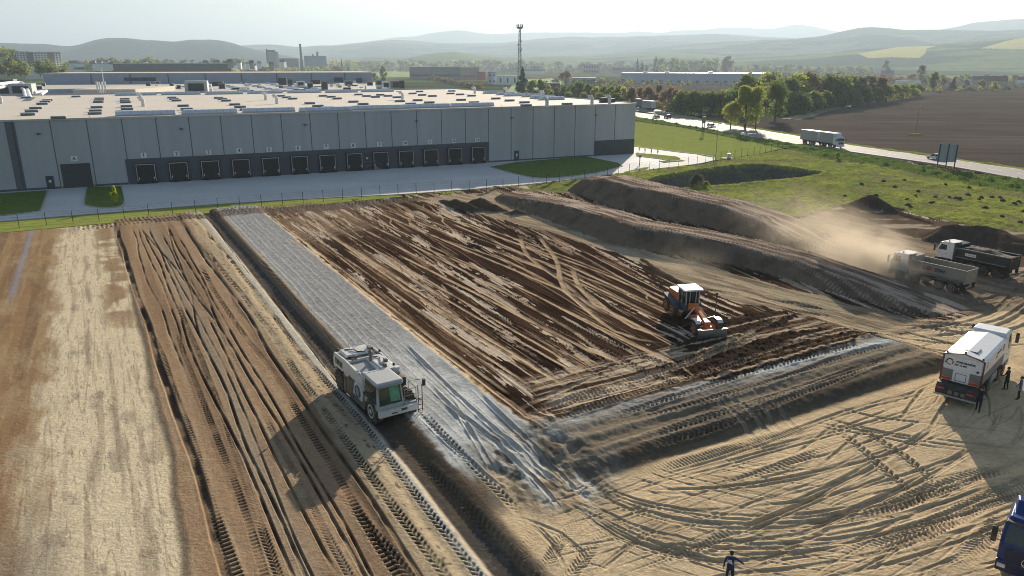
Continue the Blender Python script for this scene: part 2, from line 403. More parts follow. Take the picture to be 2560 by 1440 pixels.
# sand lane between field and embankment
lane = inpoly([(1010, 500), (1240, 478), (1330, 535), (1570, 615), (1950, 715), (2250, 790), (2420, 822), (2230, 850), (1990, 790), (1850, 765), (1700, 705), (1560, 640), (1400, 590), (1120, 515)], jit(12, 4, 87), jit(6, 3, 88))
mixc(lane * .95, (.40, .325, .22))
ldir = R_(-50); ls = X * math.cos(ldir) + Y * math.sin(ldir); lt = -X * math.sin(ldir) + Y * math.cos(ldir)
mixc(lane * sst(fbm(ls / 8, lt / .7, 4, 89), .52, .62) * .65, (.17, .125, .085)); mixc(lane * sst(VV, 640, 700) * sst(fbm(ls / 6, lt / .5, 4, 90), .52, .6) * .7, (.13, .10, .07))
Z += lane * (fbm(ls / 8, lt / .7, 4, 89) - .5) * .12
# dark windrow lobes pushed up by the grader
lob = np.zeros_like(Z)
for poly in ([(1690, 880), (1800, 815), (1870, 792), (1960, 784), (1990, 800), (1960, 822), (1850, 860), (1760, 900)],
             [(1640, 930), (1850, 870), (2010, 838), (2060, 830), (2130, 832), (2190, 832), (2195, 845), (2130, 880), (1960, 930), (1780, 985)]):
    lob = np.maximum(lob, inpoly(poly, jit(14, 1.5, 91), jit(7, 1.2, 92)))
mixc(lob, (.042, .027, .018)); mixc(lines(34, 1.6, 184, .17, .5, S, T) * lob * .95, LSAND); Z += lob * .38 * (fbm(X / .5, Y / .5, 4, 93, .6) - .35)

# ------------------------------------------------------------------ embankments and heaps
def polydist(P, pad):
    """distance, signed offset, arc length and index fraction to a polyline of world points; only inside its window"""
    P = np.array(P)[:, :2]
    m = (X > P[:, 0].min() - pad) & (X < P[:, 0].max() + pad) & (Y > P[:, 1].min() - pad) & (Y < P[:, 1].max() + pad)
    if not m.any(): return None
    r = np.where(m.any(1))[0]; c = np.where(m.any(0))[0]
    win = (slice(r[0], r[-1] + 1), slice(c[0], c[-1] + 1))
    x = X[win]; y = Y[win]
    D = np.full(x.shape, 1e9); O = np.zeros_like(D); A = np.zeros_like(D); I = np.zeros_like(D)
    arc = 0
    for i in range(len(P) - 1):
        a, b = P[i], P[i + 1]; d = b - a; L = math.hypot(*d)
        if L < 1e-6: continue
        e = d / L
        mx = (x > min(a[0], b[0]) - pad) & (x < max(a[0], b[0]) + pad) & (y > min(a[1], b[1]) - pad) & (y < max(a[1], b[1]) + pad)
        rr = np.where(mx.any(1))[0]
        if len(rr) == 0: arc += L; continue
        cc = np.where(mx.any(0))[0]
        w = (slice(rr[0], rr[-1] + 1), slice(cc[0], cc[-1] + 1))
        px, py = x[w] - a[0], y[w] - a[1]
        s = px * e[0] + py * e[1]; o = -px * e[1] + py * e[0]
        sc = np.clip(s, 0, L)
        dd = np.hypot(o, s - sc)
        k = dd < D[w]
        D[w] = np.where(k, dd, D[w]); O[w] = np.where(k, o, O[w]); A[w] = np.where(k, arc + sc, A[w]); I[w] = np.where(k, i + sc / L, I[w])
        arc += L
    return win, D, O, A, I, arc
IDS = np.zeros((NR, NC), np.int16)       # which object a ground vertex belongs to
def embank(crest, wid, idn, slope=1.35):
    Pf = [GP(u, v, h) for u, v, h in crest]; h = np.array([c[2] for c in crest])
    ctr = []
    for i, p in enumerate(Pf):
        a = Pf[max(0, i - 1)]; b = Pf[min(len(Pf) - 1, i + 1)]
        d = (b - a)[:2]; d /= np.hypot(*d); nrm = np.array([-d[1], d[0]])
        if nrm[1] < 0: nrm = -nrm
        ctr.append(p[:2] + nrm * wid / 2)
    win, D, O, A, I, L = polydist([(c[0], c[1], 0) for c in ctr], 12)
    hh = np.interp(I, np.arange(len(h)), h)
    nn = (fbm(X[win] / 3, Y[win] / 3, 4, 95) - .5)
    q = np.maximum(0, D + nn * 1.1 - wid / 2)
    z = hh - q / slope + np.where(q > 0, nn * .5 + (n_hi[win] - .5) * .30 + (fbm(X[win] / .9, Y[win] / .9, 4, 96, .6) - .5) * .5 * np.minimum(q, 1), 0) - .18 * np.exp(-(q / .5) ** 2)
    on = z > Z[win] + .03
    top = on & (q <= .25)
    m = on & (z > .12)
    Z[win] = np.where(on, np.maximum(z, Z[win]), Z[win])
    sl = on & ~top
    ns = fbm(X[win] / 1.5, Y[win] / 1.5, 5, 97)
    mixw(win, sl * .95, (.175, .128, .09)); mixw(win, sl * sst(ns, .52, .7) * .6, (.085, .062, .044)); mixw(win, sl * sst(ns, .28, .4) * -0 + sl * sst(-ns, -.42, -.3) * .4, (.21, .16, .11))
    tr = fbm(A / 9, O / .5, 4, 99); t2 = fbm(A / 3, O / .35, 3, 101)
    mixw(win, top * .95, (.185, .135, .10)); mixw(win, top * sst(tr, .46, .53) * .8, (.50, .40, .32)); mixw(win, top * sst(t2, .56, .64) * .8, (.095, .07, .052))
    Z[win] += top * ((tr - .5) * .22 + (t2 - .5) * .1)
    IDS[win] = np.where(m, idn, IDS[win])
embank([(1478, 447, 2.6), (1501, 441, 3.3), (1589, 465, 3.4), (1710, 490, 3.3), (1800, 509, 3.0), (1888, 542, 2.3), (1985, 593, 1.3), (2060, 625, .3)], 6.0, 2)
embank([(1262, 484, 1.2), (1362, 499, 2.1), (1490, 531, 2.5), (1570, 557, 2.5), (1729, 585, 2.35), (1860, 612, 2.1), (1988, 648, 1.8), (2116, 692, 1.45), (2243, 740, 1.0), (2400, 800, .35), (2455, 815, .05)], 4.6, 1)
def heap(pts, r, idn, col, slope=.75, rough=.3):
    """pts: (u, v at the crest, height) ; slope down from that ridge"""
    P = [GP(u, v, h) for u, v, h in pts]
    if len(P) == 1: P.append(P[0] + np.array([.3, 0, 0])); pts = list(pts) + [pts[0]]
    h = np.array([p[2] for p in pts])
    win, D, O, A, I, L = polydist(P, r + 6)
    hh = np.interp(I, np.arange(len(h)), h)
    nn = fbm(X[win] / 1.6, Y[win] / 1.6, 5, 103 + idn, .6) - .5
    z = hh * 1.05 - np.sqrt(D ** 2 + .35 ** 2) * slope + nn * rough * 2
    on = z > Z[win] + .04
    Z[win] = np.where(on, z, Z[win])
    mixw(win, on * .95, col); mixw(win, on * sst(nn, .06, .2) * .5, tuple(c * 1.7 for c in col))
    if idn: IDS[win] = np.where(on & (z > .15), idn, IDS[win])
heap([(1105, 497, .5), (1140, 497, 1.3), (1178, 509, 1.2), (1215, 522, .5)], 4, 3, (.075, .052, .036))
heap([(1176, 500, .6), (1200, 491, 1.6), (1235, 507, 1.3), (1270, 522, .5)], 4, 4, (.075, .052, .036))
heap([(1262, 528, .5), (1290, 521, 1.0), (1325, 532, .4)], 3, 5, (.085, .058, .040))
heap([(2118, 506, .4), (2178, 484, 2.3), (2205, 498, 1.7), (2250, 525, .7), (2330, 552, .5)], 6, 6, (.070, .050, .036))
heap([(2330, 590, .7), (2370, 562, 1.9), (2440, 560, 2.1), (2500, 572, 1.9), (2520, 600, 1.2), (2700, 640, .8)], 6, 7, (.080, .058, .042), .5, .4)
heap([(1850, 800, .35), (1900, 790, .6), (1955, 786, .75), (1978, 796, .4)], 3, 0, (.050, .034, .024), .7, .3)
heap([(1990, 838, .35), (2060, 830, .6), (2100, 838, .45), (2150, 828, .75), (2185, 834, .4)], 3, 0, (.050, .034, .024), .7, .3)
heap([(1580, 625, .25), (1640, 665, .5), (1700, 700, .4), (1790, 740, .3)], 3, 0, (.045, .031, .022), .7, .25)
heap([(1150, 612, .2), (1180, 606, .55), (1215, 618, .3), (1300, 622, .25)], 3, 0, (.040, .028, .020), .7, .25)
heap([(1340, 600, .2), (1500, 640, .35), (1560, 650, .3)], 3, 0, (.045, .031, .022), .7, .25)
for a in ([(1000, 805, .1), (1060, 850, .4), (1180, 950, .3)], [(1250, 1010, .3), (1290, 1022, .2)], [(1340, 1105, .3), (1450, 1080, .35), (1600, 1040, .35), (1790, 985, .3)]):
    heap(a, 2, 0, (.048, .033, .023), .7, .25)
# retention basin
pit = [(1612, 452), (1690, 436), (1790, 420), (1900, 412), (2000, 424), (2062, 434), (2000, 446), (1900, 456), (1800, 466), (1700, 472), (1640, 466)]
win, D, O, A, I, L = polydist([GP(*p) for p in pit + pit[:1]], 14)
ins = inpoly(pit)[win]
dz = np.where(ins, -np.minimum(D / 1.3, 2.6), .25 * np.exp(-((D - .5) / 1.0) ** 2)); Z[win] += dz
pitm = np.zeros_like(Z); pitm[win] = ins * sst(D, .2, .9)

# ------------------------------------------------------------------ wheel tracks and ruts (height, plus turned-up soil and, in dark ruts, painted shade)
def smooth(P, step=1.2):
    P = np.array(P, float)[:, :2]
    if len(P) < 3:
        n = max(2, int(np.hypot(*(P[1] - P[0])) / 4)); return [P[0] + (P[1] - P[0]) * i / n for i in range(n + 1)]
    out = []
    Q = np.vstack([2 * P[0] - P[1], P, 2 * P[-1] - P[-2]])
    for i in range(1, len(Q) - 2):
        p0, p1, p2, p3 = Q[i - 1:i + 3]; n = max(2, int(np.hypot(*(p2 - p1)) / 2.0))
        for k in range(n):
            t = k / n
            out.append(.5 * ((2 * p1) + (-p0 + p2) * t + (2 * p0 - 5 * p1 + 4 * p2 - p3) * t * t + (-p0 + 3 * p1 - 3 * p2 + p3) * t ** 3))
    out.append(P[-1]); return out
def offset(P, d):
    P = np.array(P); t = np.gradient(P, axis=0); t /= np.hypot(t[:, 0], t[:, 1])[:, None]
    return P + np.stack([-t[:, 1], t[:, 0]], 1) * d
def track(P, w=.3, depth=.08, lug=None, sh=.05, col=None, cs=.5, fade=2.0, seed=0):
    r = polydist(P, w * 2.6)
    if r is None: return
    win, D, O, A, I, L = r
    x = D / w
    f = np.clip(np.minimum(A, L - A) / fade + .15, 0, 1) * (.25 + 1.15 * sst(fbm(A / 3.3 + seed * 5, A * 0 + seed, 3, 111), .25, .7)) * (.8 + .5 * (n_hi[win] - .3))
    D = D + (n_hi[win] - .5) * w * .55
    ch = 1 - sst(x, .72, 1.12)
    Z[win] += f * (-depth * ch + sh * np.exp(-((x - 1.3) / .34) ** 2))
    if lug:
        pitch, amp, kind = lug
        side = np.sign(O)
        ph = (A + (D * .8 if kind == 'v' else side * O * .45) + (pitch / 2) * (side > 0)) / pitch if kind != 'b' else A / pitch + O * .25
        fr = ph - np.floor(ph)
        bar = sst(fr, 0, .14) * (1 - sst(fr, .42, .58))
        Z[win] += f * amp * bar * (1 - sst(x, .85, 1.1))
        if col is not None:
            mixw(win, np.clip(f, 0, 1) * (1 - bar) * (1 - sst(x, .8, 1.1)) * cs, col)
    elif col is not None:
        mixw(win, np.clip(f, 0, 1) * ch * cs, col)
def tpx(pts, gauge=0, **k):
    P = smooth([GP(*p) for p in pts])
    if gauge:
        track(offset(P, gauge / 2), **k); track(offset(P, -gauge / 2), **k)
    else: track(P, **k)
def tst(s0, s1, t0, t1=None, mid=0.0, **k):
    k['sh'] = .012; k['w'] *= .8 if k.get('lug') else .6; k['depth'] *= .75; k['cs'] = min(.95, k.get('cs', .5) * 1.5)
    if k.get('lug'): k['lug'] = (k['lug'][0], k['lug'][1] * .6, k['lug'][2])
    """track given along/across the strips"""
    t1 = t0 if t1 is None else t1
    P = []
    n = max(3, int(abs(s1 - s0) / 4))
    for i in range(n + 1):
        a = i / n; s = s0 + (s1 - s0) * a; t = t0 + (t1 - t0) * a + mid * math.sin(math.pi * a)
        t += .09 * math.sin(s * .13 + t0 * 1.7) + .04 * math.sin(s * .37 + t0 * 4.1) + (float(fbm(np.array([s / 17.0 + t0 * 3]), np.array([t0 * 7.7]), 2, 5)[0]) - .5) * .6
        P.append((s * SD[0] + t * TD[0], s * SD[1] + t * TD[1]))
    track(smooth(P), **k)
DK = (.040, .030, .022)  # near-black rut and tread bottoms: moist earth, with rut shadow put into the colour
# left strips: long ruts, some with lugs
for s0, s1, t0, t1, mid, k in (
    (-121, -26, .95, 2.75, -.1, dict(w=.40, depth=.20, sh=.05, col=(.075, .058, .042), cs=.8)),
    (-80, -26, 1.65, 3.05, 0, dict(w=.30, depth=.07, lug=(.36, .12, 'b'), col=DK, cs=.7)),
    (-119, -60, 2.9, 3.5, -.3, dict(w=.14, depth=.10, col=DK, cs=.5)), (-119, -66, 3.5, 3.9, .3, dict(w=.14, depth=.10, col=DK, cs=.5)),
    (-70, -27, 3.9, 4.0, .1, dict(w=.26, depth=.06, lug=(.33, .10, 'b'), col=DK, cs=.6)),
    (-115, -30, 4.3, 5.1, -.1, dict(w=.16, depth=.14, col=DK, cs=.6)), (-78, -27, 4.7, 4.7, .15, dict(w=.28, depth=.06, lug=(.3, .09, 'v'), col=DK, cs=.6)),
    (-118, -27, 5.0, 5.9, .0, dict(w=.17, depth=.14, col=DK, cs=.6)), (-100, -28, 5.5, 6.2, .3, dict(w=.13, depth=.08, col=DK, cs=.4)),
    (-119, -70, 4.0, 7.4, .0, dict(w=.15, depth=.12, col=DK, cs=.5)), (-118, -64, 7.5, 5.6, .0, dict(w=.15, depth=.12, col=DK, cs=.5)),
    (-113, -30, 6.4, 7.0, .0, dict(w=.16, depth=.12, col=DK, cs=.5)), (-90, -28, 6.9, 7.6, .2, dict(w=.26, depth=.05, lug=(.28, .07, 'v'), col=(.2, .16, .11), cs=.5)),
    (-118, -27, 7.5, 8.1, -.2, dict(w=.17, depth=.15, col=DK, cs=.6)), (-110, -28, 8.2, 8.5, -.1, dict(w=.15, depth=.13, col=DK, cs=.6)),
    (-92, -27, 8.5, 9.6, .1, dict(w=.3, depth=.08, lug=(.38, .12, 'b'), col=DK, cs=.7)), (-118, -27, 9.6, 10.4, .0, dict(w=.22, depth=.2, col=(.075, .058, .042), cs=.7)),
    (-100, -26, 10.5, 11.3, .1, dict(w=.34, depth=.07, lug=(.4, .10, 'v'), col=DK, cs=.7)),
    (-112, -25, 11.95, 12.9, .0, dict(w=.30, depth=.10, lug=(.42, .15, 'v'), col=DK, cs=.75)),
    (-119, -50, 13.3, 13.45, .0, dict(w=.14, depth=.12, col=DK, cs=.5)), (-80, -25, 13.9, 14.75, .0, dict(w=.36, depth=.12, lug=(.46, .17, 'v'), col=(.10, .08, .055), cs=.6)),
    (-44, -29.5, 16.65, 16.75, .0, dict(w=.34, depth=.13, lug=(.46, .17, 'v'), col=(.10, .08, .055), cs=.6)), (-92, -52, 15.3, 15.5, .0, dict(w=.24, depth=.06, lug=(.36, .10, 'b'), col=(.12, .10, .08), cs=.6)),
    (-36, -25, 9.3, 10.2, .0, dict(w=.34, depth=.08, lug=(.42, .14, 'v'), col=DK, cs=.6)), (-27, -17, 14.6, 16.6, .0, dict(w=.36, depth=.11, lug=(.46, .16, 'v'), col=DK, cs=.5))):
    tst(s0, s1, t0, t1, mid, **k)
# grey strip: curved tracks near the corner
for pts in ([(1060, 960), (1150, 1050), (1290, 1170), (1400, 1290)], [(1000, 860), (1100, 960), (1240, 1090), (1400, 1230)], [(1120, 1000), (1180, 1100), (1230, 1190)],
            [(1030, 1030), (1130, 1130), (1260, 1240)], [(1180, 980), (1300, 1100), (1460, 1260)], [(1090, 1000), (1240, 1120), (1330, 1220)]):
    tpx(pts, w=.16, depth=.07, sh=.06, col=LIME, cs=.55)
# topsoil field: wheel tracks pressed pale through the dark soil
LT = (.50, .37, .24)
fields = [[(700, 548), (900, 690), (1180, 900), (1300, 990)], [(760, 545), (1000, 700), (1250, 870), (1480, 1030)], [(800, 545), (1050, 690), (1300, 840), (1440, 930)],
    [(860, 540), (1100, 660), (1350, 800), (1520, 930)], [(905, 535), (1150, 650), (1400, 770), (1640, 900), (1740, 960)], [(950, 535), (1200, 640), (1480, 760), (1640, 850)],
    [(980, 525), (1250, 625), (1500, 720), (1660, 800)], [(1040, 520), (1300, 612), (1520, 690), (1680, 770)], [(1100, 530), (1350, 620), (1560, 700), (1690, 760)],
    [(1100, 590), (1280, 650), (1420, 720), (1560, 830), (1660, 860)], [(720, 600), (900, 730), (1080, 870), (1270, 1020)], [(830, 590), (1010, 720), (1200, 850), (1380, 960)],
    [(880, 620), (1120, 770), (1330, 900), (1420, 960)], [(1000, 640), (1240, 760), (1480, 890), (1600, 940)], [(1060, 620), (1300, 720), (1520, 840), (1690, 930)], [(1150, 560), (1340, 640), (1600, 760), (1660, 800)]]
for i, pts in enumerate(fields):
    tpx(pts, gauge=2.0 if i % 3 == 0 else 0, w=.15 + .06 * (i % 2), depth=.02, sh=.004, col=LT, cs=.95, seed=i)
    if i % 2 == 0: tpx([(u + 14, v - 3) for u, v in pts], w=.12, depth=.05, sh=.01, col=(.03, .02, .014), cs=.7, seed=i + 40)
for pts in ([(1300, 590), (1320, 640), (1400, 700), (1470, 760), (1520, 790)], [(1345, 590), (1390, 650), (1410, 720), (1490, 790)], [(1430, 665), (1450, 720), (1500, 770)]):
    tpx(pts, w=.3, depth=.08, sh=.03, col=LT, cs=.85)
for pts in ([(1240, 720), (1450, 830), (1600, 900), (1750, 960)], [(1300, 780), (1500, 880), (1640, 960), (1740, 985)], [(1180, 760), (1400, 870), (1560, 930)]):
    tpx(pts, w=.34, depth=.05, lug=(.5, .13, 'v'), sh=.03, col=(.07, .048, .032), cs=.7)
tpx([(740, 612), (850, 580), (960, 560)], gauge=1.8, w=.2, depth=.07, col=(.33, .27, .20), cs=.6)
# headland tracks parallel to the lower edge of the field
for pts, k in (([(1330, 1075), (1500, 1030), (1750, 950), (1960, 880), (2150, 830)], 1), ([(1300, 1055), (1480, 1000), (1700, 935), (1900, 850)], 1), ([(1340, 1095), (1600, 1010), (1900, 915), (2180, 845)], 1),
            ([(1290, 1040), (1420, 985), (1560, 930)], 0), ([(1310, 1065), (1430, 1010), (1600, 960), (1780, 890), (1960, 800)], 1), ([(1500, 985), (1700, 930), (1840, 880), (1930, 850)], 0), ([(1350, 1060), (1440, 1020), (1560, 985)], 1)):
    tpx(pts, w=.27, depth=.09, sh=.06, lug=(.34, .08, 'b') if k else None, col=LT, cs=.85)
# lower band: lugged tracks along the band
for pts in ([(1560, 1085), (1700, 1050), (1900, 990), (2120, 910), (2240, 880)], [(1590, 1150), (1800, 1090), (2000, 1010), (2200, 930)], [(1600, 1128), (1900, 1030), (2230, 915)],
            [(1500, 1080), (1700, 1015), (1900, 950), (2160, 880)], [(1640, 1065), (1850, 1000), (2050, 940)]):
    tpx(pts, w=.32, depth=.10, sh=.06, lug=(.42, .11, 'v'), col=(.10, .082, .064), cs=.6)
for pts in ([(1740, 985), (1800, 1020), (1880, 1080), (1915, 1120)], [(1850, 1000), (1920, 1040), (1970, 1090)],):
    tpx(pts, gauge=1.2, w=.2, depth=.05, sh=.02, col=(.30, .27, .22), cs=.5)
# sandy foreground
SD_ = (.36, .28, .18)
fore = [
    ([(1500, 1240), (1560, 1275), (1680, 1310), (1850, 1320), (2100, 1300), (2330, 1240), (2600, 1130)], 0, .30, .12), ([(1515, 1232), (1580, 1262), (1720, 1290), (1900, 1300), (2150, 1270), (2400, 1200)], 0, .22, .11),
    ([(1440, 1280), (1540, 1350), (1680, 1390), (1850, 1395), (2100, 1370)], 0, .3, .13), ([(1460, 1270), (1570, 1325), (1720, 1360), (1930, 1365), (2250, 1320), (2600, 1220)], 0, .28, .12),
    ([(1640, 1260), (1760, 1262), (1950, 1240), (2200, 1180), (2400, 1110)], 2.0, .2, .09), ([(1620, 1240), (1800, 1235), (2000, 1200), (2240, 1130)], 0, .22, .1),
    ([(1680, 1205), (1850, 1160), (2040, 1105), (2200, 1060), (2350, 1015)], 0, .2, .1), ([(1700, 1220), (1900, 1165), (2100, 1110), (2290, 1040)], 2.1, .2, .1), ([(1640, 1200), (1900, 1120), (2110, 1040), (2300, 990)], 0, .26, .1),
    ([(1850, 1320), (2000, 1260), (2120, 1200), (2230, 1140), (2330, 1080)], 0, .32, .2), ([(2000, 1330), (2150, 1270), (2280, 1210), (2420, 1130)], 0, .3, .2), ([(1900, 1310), (2050, 1250), (2200, 1180)], 0, .2, .12),
    ([(2000, 1180), (2060, 1130), (2110, 1090), (2160, 1060)], 1.6, .2, .1), ([(2280, 1080), (2320, 1020), (2350, 985)], 1.8, .22, .12),
    ([(2080, 1045), (2200, 1075), (2350, 1090), (2560, 1105)], 2.1, .24, .13), ([(2040, 1070), (2250, 1105), (2420, 1125), (2600, 1130)], 0, .22, .1),
    ([(1700, 1430), (1800, 1400), (1950, 1385), (2200, 1340), (2450, 1270), (2600, 1210)], 2.2, .24, .1), ([(1480, 1300), (1600, 1360), (1760, 1400), (1900, 1440)], 0, .3, .12),
    ([(1850, 1440), (2100, 1400), (2350, 1330), (2520, 1260)], 1.9, .2, .09), ([(1960, 1330), (2080, 1340), (2280, 1290), (2480, 1210)], 0, .22, .09),
    ([(1560, 1225), (1660, 1238), (1760, 1240)], 1.0, .2, .1), ([(1300, 1310), (1400, 1350), (1480, 1420)], 0, .22, .09), ([(1340, 1400), (1450, 1330), (1540, 1260)], 1.0, .16, .06),
    ([(1490, 1440), (1620, 1340), (1700, 1300)], 0, .2, .1), ([(1750, 1360), (1850, 1340), (1960, 1300)], 0, .2, .12), ([(1600, 1390), (1700, 1370), (1790, 1385)], 0, .2, .12), ([(2240, 880), (2350, 910), (2450, 900)], 2, .2, .08),
    ([(1330, 1320), (1380, 1370), (1410, 1420)], 0, .2, .12), ([(2300, 900), (2400, 870), (2600, 860)], 2, .25, .1), ([(2230, 860), (2400, 855), (2600, 840)], 2, .22, .09)]
for i, (pts, g, w, dp) in enumerate(fore):
    tpx(pts, gauge=g, w=w * .58, depth=dp * .52, sh=dp * .18, col=SD_, cs=.5, seed=i)
    if not g: tpx([(u_, v_ + 9) for u_, v_ in pts], w=w * .5, depth=dp * .5, sh=dp * .15, col=SD_, cs=.4, seed=i + 60)
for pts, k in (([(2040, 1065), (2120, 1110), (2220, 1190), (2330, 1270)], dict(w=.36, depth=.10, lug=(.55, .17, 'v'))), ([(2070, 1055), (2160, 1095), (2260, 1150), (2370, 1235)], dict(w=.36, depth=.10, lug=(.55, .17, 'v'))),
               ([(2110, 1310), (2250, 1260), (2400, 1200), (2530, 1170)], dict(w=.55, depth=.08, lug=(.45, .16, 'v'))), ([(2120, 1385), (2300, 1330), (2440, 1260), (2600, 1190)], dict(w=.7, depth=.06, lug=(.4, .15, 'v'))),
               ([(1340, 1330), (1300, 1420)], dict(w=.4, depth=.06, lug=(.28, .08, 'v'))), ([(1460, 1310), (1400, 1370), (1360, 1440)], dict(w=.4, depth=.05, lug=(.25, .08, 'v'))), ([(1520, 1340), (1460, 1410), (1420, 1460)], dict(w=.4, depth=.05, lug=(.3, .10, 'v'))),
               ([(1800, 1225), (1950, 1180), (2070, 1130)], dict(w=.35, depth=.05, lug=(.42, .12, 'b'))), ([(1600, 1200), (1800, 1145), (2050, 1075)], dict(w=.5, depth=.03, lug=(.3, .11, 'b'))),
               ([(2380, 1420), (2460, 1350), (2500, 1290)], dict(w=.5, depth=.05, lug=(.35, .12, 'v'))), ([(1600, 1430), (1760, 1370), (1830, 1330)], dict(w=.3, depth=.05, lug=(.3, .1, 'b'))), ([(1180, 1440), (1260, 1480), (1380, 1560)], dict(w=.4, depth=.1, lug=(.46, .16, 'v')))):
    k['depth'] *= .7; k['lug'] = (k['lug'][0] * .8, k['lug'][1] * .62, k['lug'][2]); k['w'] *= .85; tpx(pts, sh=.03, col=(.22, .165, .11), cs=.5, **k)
rs = random.Random(5)
for i in range(90):       # many short scrapes all over the sandy yard
    u = rs.uniform(1350, 2500); v = rs.uniform(1210, 1450)
    a = rs.choice([-.35, -.3, -.25, .25, -.45]) + rs.uniform(-.12, .12); l = rs.uniform(50, 190)
    if v < 1180 + (u - 1500) * -.2 and u < 2200: continue
    tpx([(u, v), (u + l * .5, v + l * .5 * a + rs.uniform(-4, 4)), (u + l, v + l * a)], w=rs.uniform(.07, .13), depth=rs.uniform(.02, .045), sh=.012, col=SD_, cs=.4, fade=1.2, seed=i)
for i in range(16):
    u = rs.uniform(1600, 2300); v = 690 + (u - 1600) * .22 + rs.uniform(-10, 60)
    l = rs.uniform(120, 260); a = rs.uniform(.12, .34)
    tpx([(u, v), (u + l * .5, v + l * .5 * a), (u + l, v + l * a * .9)], gauge=rs.choice([0, 2.0]), w=.22, depth=.09, sh=.05, col=(.15, .11, .075), cs=.55, seed=i)
for pts in ([(2250, 845), (2420, 830), (2520, 790), (2560, 740), (2600, 700)], [(2200, 800), (2400, 835), (2520, 820), (2600, 770)], [(2330, 740), (2450, 760), (2540, 740), (2620, 700)], [(2380, 700), (2500, 720), (2600, 680)]):
    tpx(pts, gauge=2.0, w=.26, depth=.12, sh=.07, col=(.25, .19, .125), cs=.5)
for pts in ([(150, 575), (480, 545), (800, 515), (1050, 497)], [(250, 560), (560, 531), (900, 505), (1100, 495)]):
    tpx(pts, gauge=1.8, w=.35, depth=.1, lug=(.6, .16, 'b'), sh=.06, col=(.10, .075, .055), cs=.75)
stripdark = inpoly([(300, 556), (560, 532), (830, 508), (1040, 492), (1080, 500), (900, 520), (620, 540), (540, 548), (420, 556)], jit(8, 3, 121), jit(4, 2, 122))
mixc(stripdark * .75, (.13, .10, .075))
# wheel tracks on the embankment tops
for pts, h in (([(1300, 488), (1500, 526), (1740, 577), (1990, 640), (2250, 735), (2450, 810)], 1.9), ([(1560, 446), (1720, 474), (1850, 512), (1960, 562)], 3.0)):
    P = smooth([GP(u, v - 4, h) for u, v in pts])
    for o in (-1.6, -.5, .6, 1.7): track(offset(P, o), w=.24, depth=.07, sh=.04, lug=(.5, .1, 'b'), col=(.47, .38, .30), cs=.6)

# ------------------------------------------------------------------ grass side
mead = inpoly([(1290, 474), (1400, 455), (1520, 438), (1785, 403), (1960, 372), (2110, 380), (2350, 423), (2560, 453), (2900, 505), (3300, 560), (3300, 760), (2700, 612), (2560, 582), (2450, 570), (2330, 548), (2230, 520), (2150, 505),
               (2080, 524), (1990, 545), (1880, 528), (1780, 492), (1700, 470), (1560, 446), (1500, 440), (1460, 478), (1380, 482)], jit(16, 3, 131), jit(4, 3, 132))
mead &= (IDS == 0)
gn = fbm(X / 6, Y / 6, 4, 133); gn2 = fbm(X / 1.3, Y / .9, 4, 134)
mixc(mead, (.23, .265, .07)); mixc(mead * sst(gn, .45, .65) * .8, (.32, .34, .075)); mixc(mead * sst(-gn, -.45, -.3) * .6, (.25, .235, .10)); mixc(mead * sst(gn2, .52, .68) * .6, (.13, .17, .05)); mixc(mead * sst(gn2, .2, .3) * 0, (0, 0, 0))
mixc(mead * sst(fbm(X / 3, Y / 5, 3, 135), .62, .72) * .6, (.23, .20, .11))
Z += mead * ((gn2 - .4) * .45 + (gn - .5) * .4)
vg = inpoly([(1960, 372), (2110, 380), (2350, 423), (2560, 453), (2900, 505), (2900, 545), (2560, 484), (2350, 448), (2180, 412), (2060, 396)], jit(20, 3, 136), jit(5, 2, 137)) & (IDS == 0)
mixc(vg * .8, (.10, .16, .035)); Z += vg * np.maximum(0, fbm(X / 1.6, Y / 2.5, 4, 138) - .35) * 1.5
mixc(pitm, (.125, .112, .098)); mixc(pitm * sst(n_md, .45, .65) * .7, (.19, .17, .12)); mixc(pitm * sst(gn2, .55, .65) * .5, (.13, .15, .06))
mead |= pitm > 0
IDS[(IDS == 0) & mead] = 8
C *= (0.93 + .14 * n_hi)[..., None]
C = np.clip(C, 0.01, .9)

# keep only the ground this side of the yard / the road
EDGE = [(-900, 655), (-200, 600), (0, 577), (300, 550), (545, 525), (830, 503), (1000, 488), (1130, 479), (1235, 466), (1340, 458), (1520, 436), (1660, 420), (1785, 403), (1960, 372), (2110, 379), (2350, 414), (2560, 451), (2900, 513), (3500, 610)]
ev = np.interp(Ucol, [e[0] for e in EDGE], [e[1] for e in EDGE])
keepv = VV >= ev[None, :]
kq = keepv[:-1, :-1] & keepv[1:, :-1] & keepv[:-1, 1:] & keepv[1:, 1:]
# the first kept row in every column sits on the shared border, so that no gap opens
first = np.argmax(keepv, 0)
def zat(x, y):
    u, v = PX(x, y)
    j = int(np.clip(np.searchsorted(Ucol, u), 1, NC - 1)); i = int(np.clip(np.searchsorted(Vrow, v), 1, NR - 1))
    return float(Z[i - 1:i + 1, j - 1:j + 1].mean())

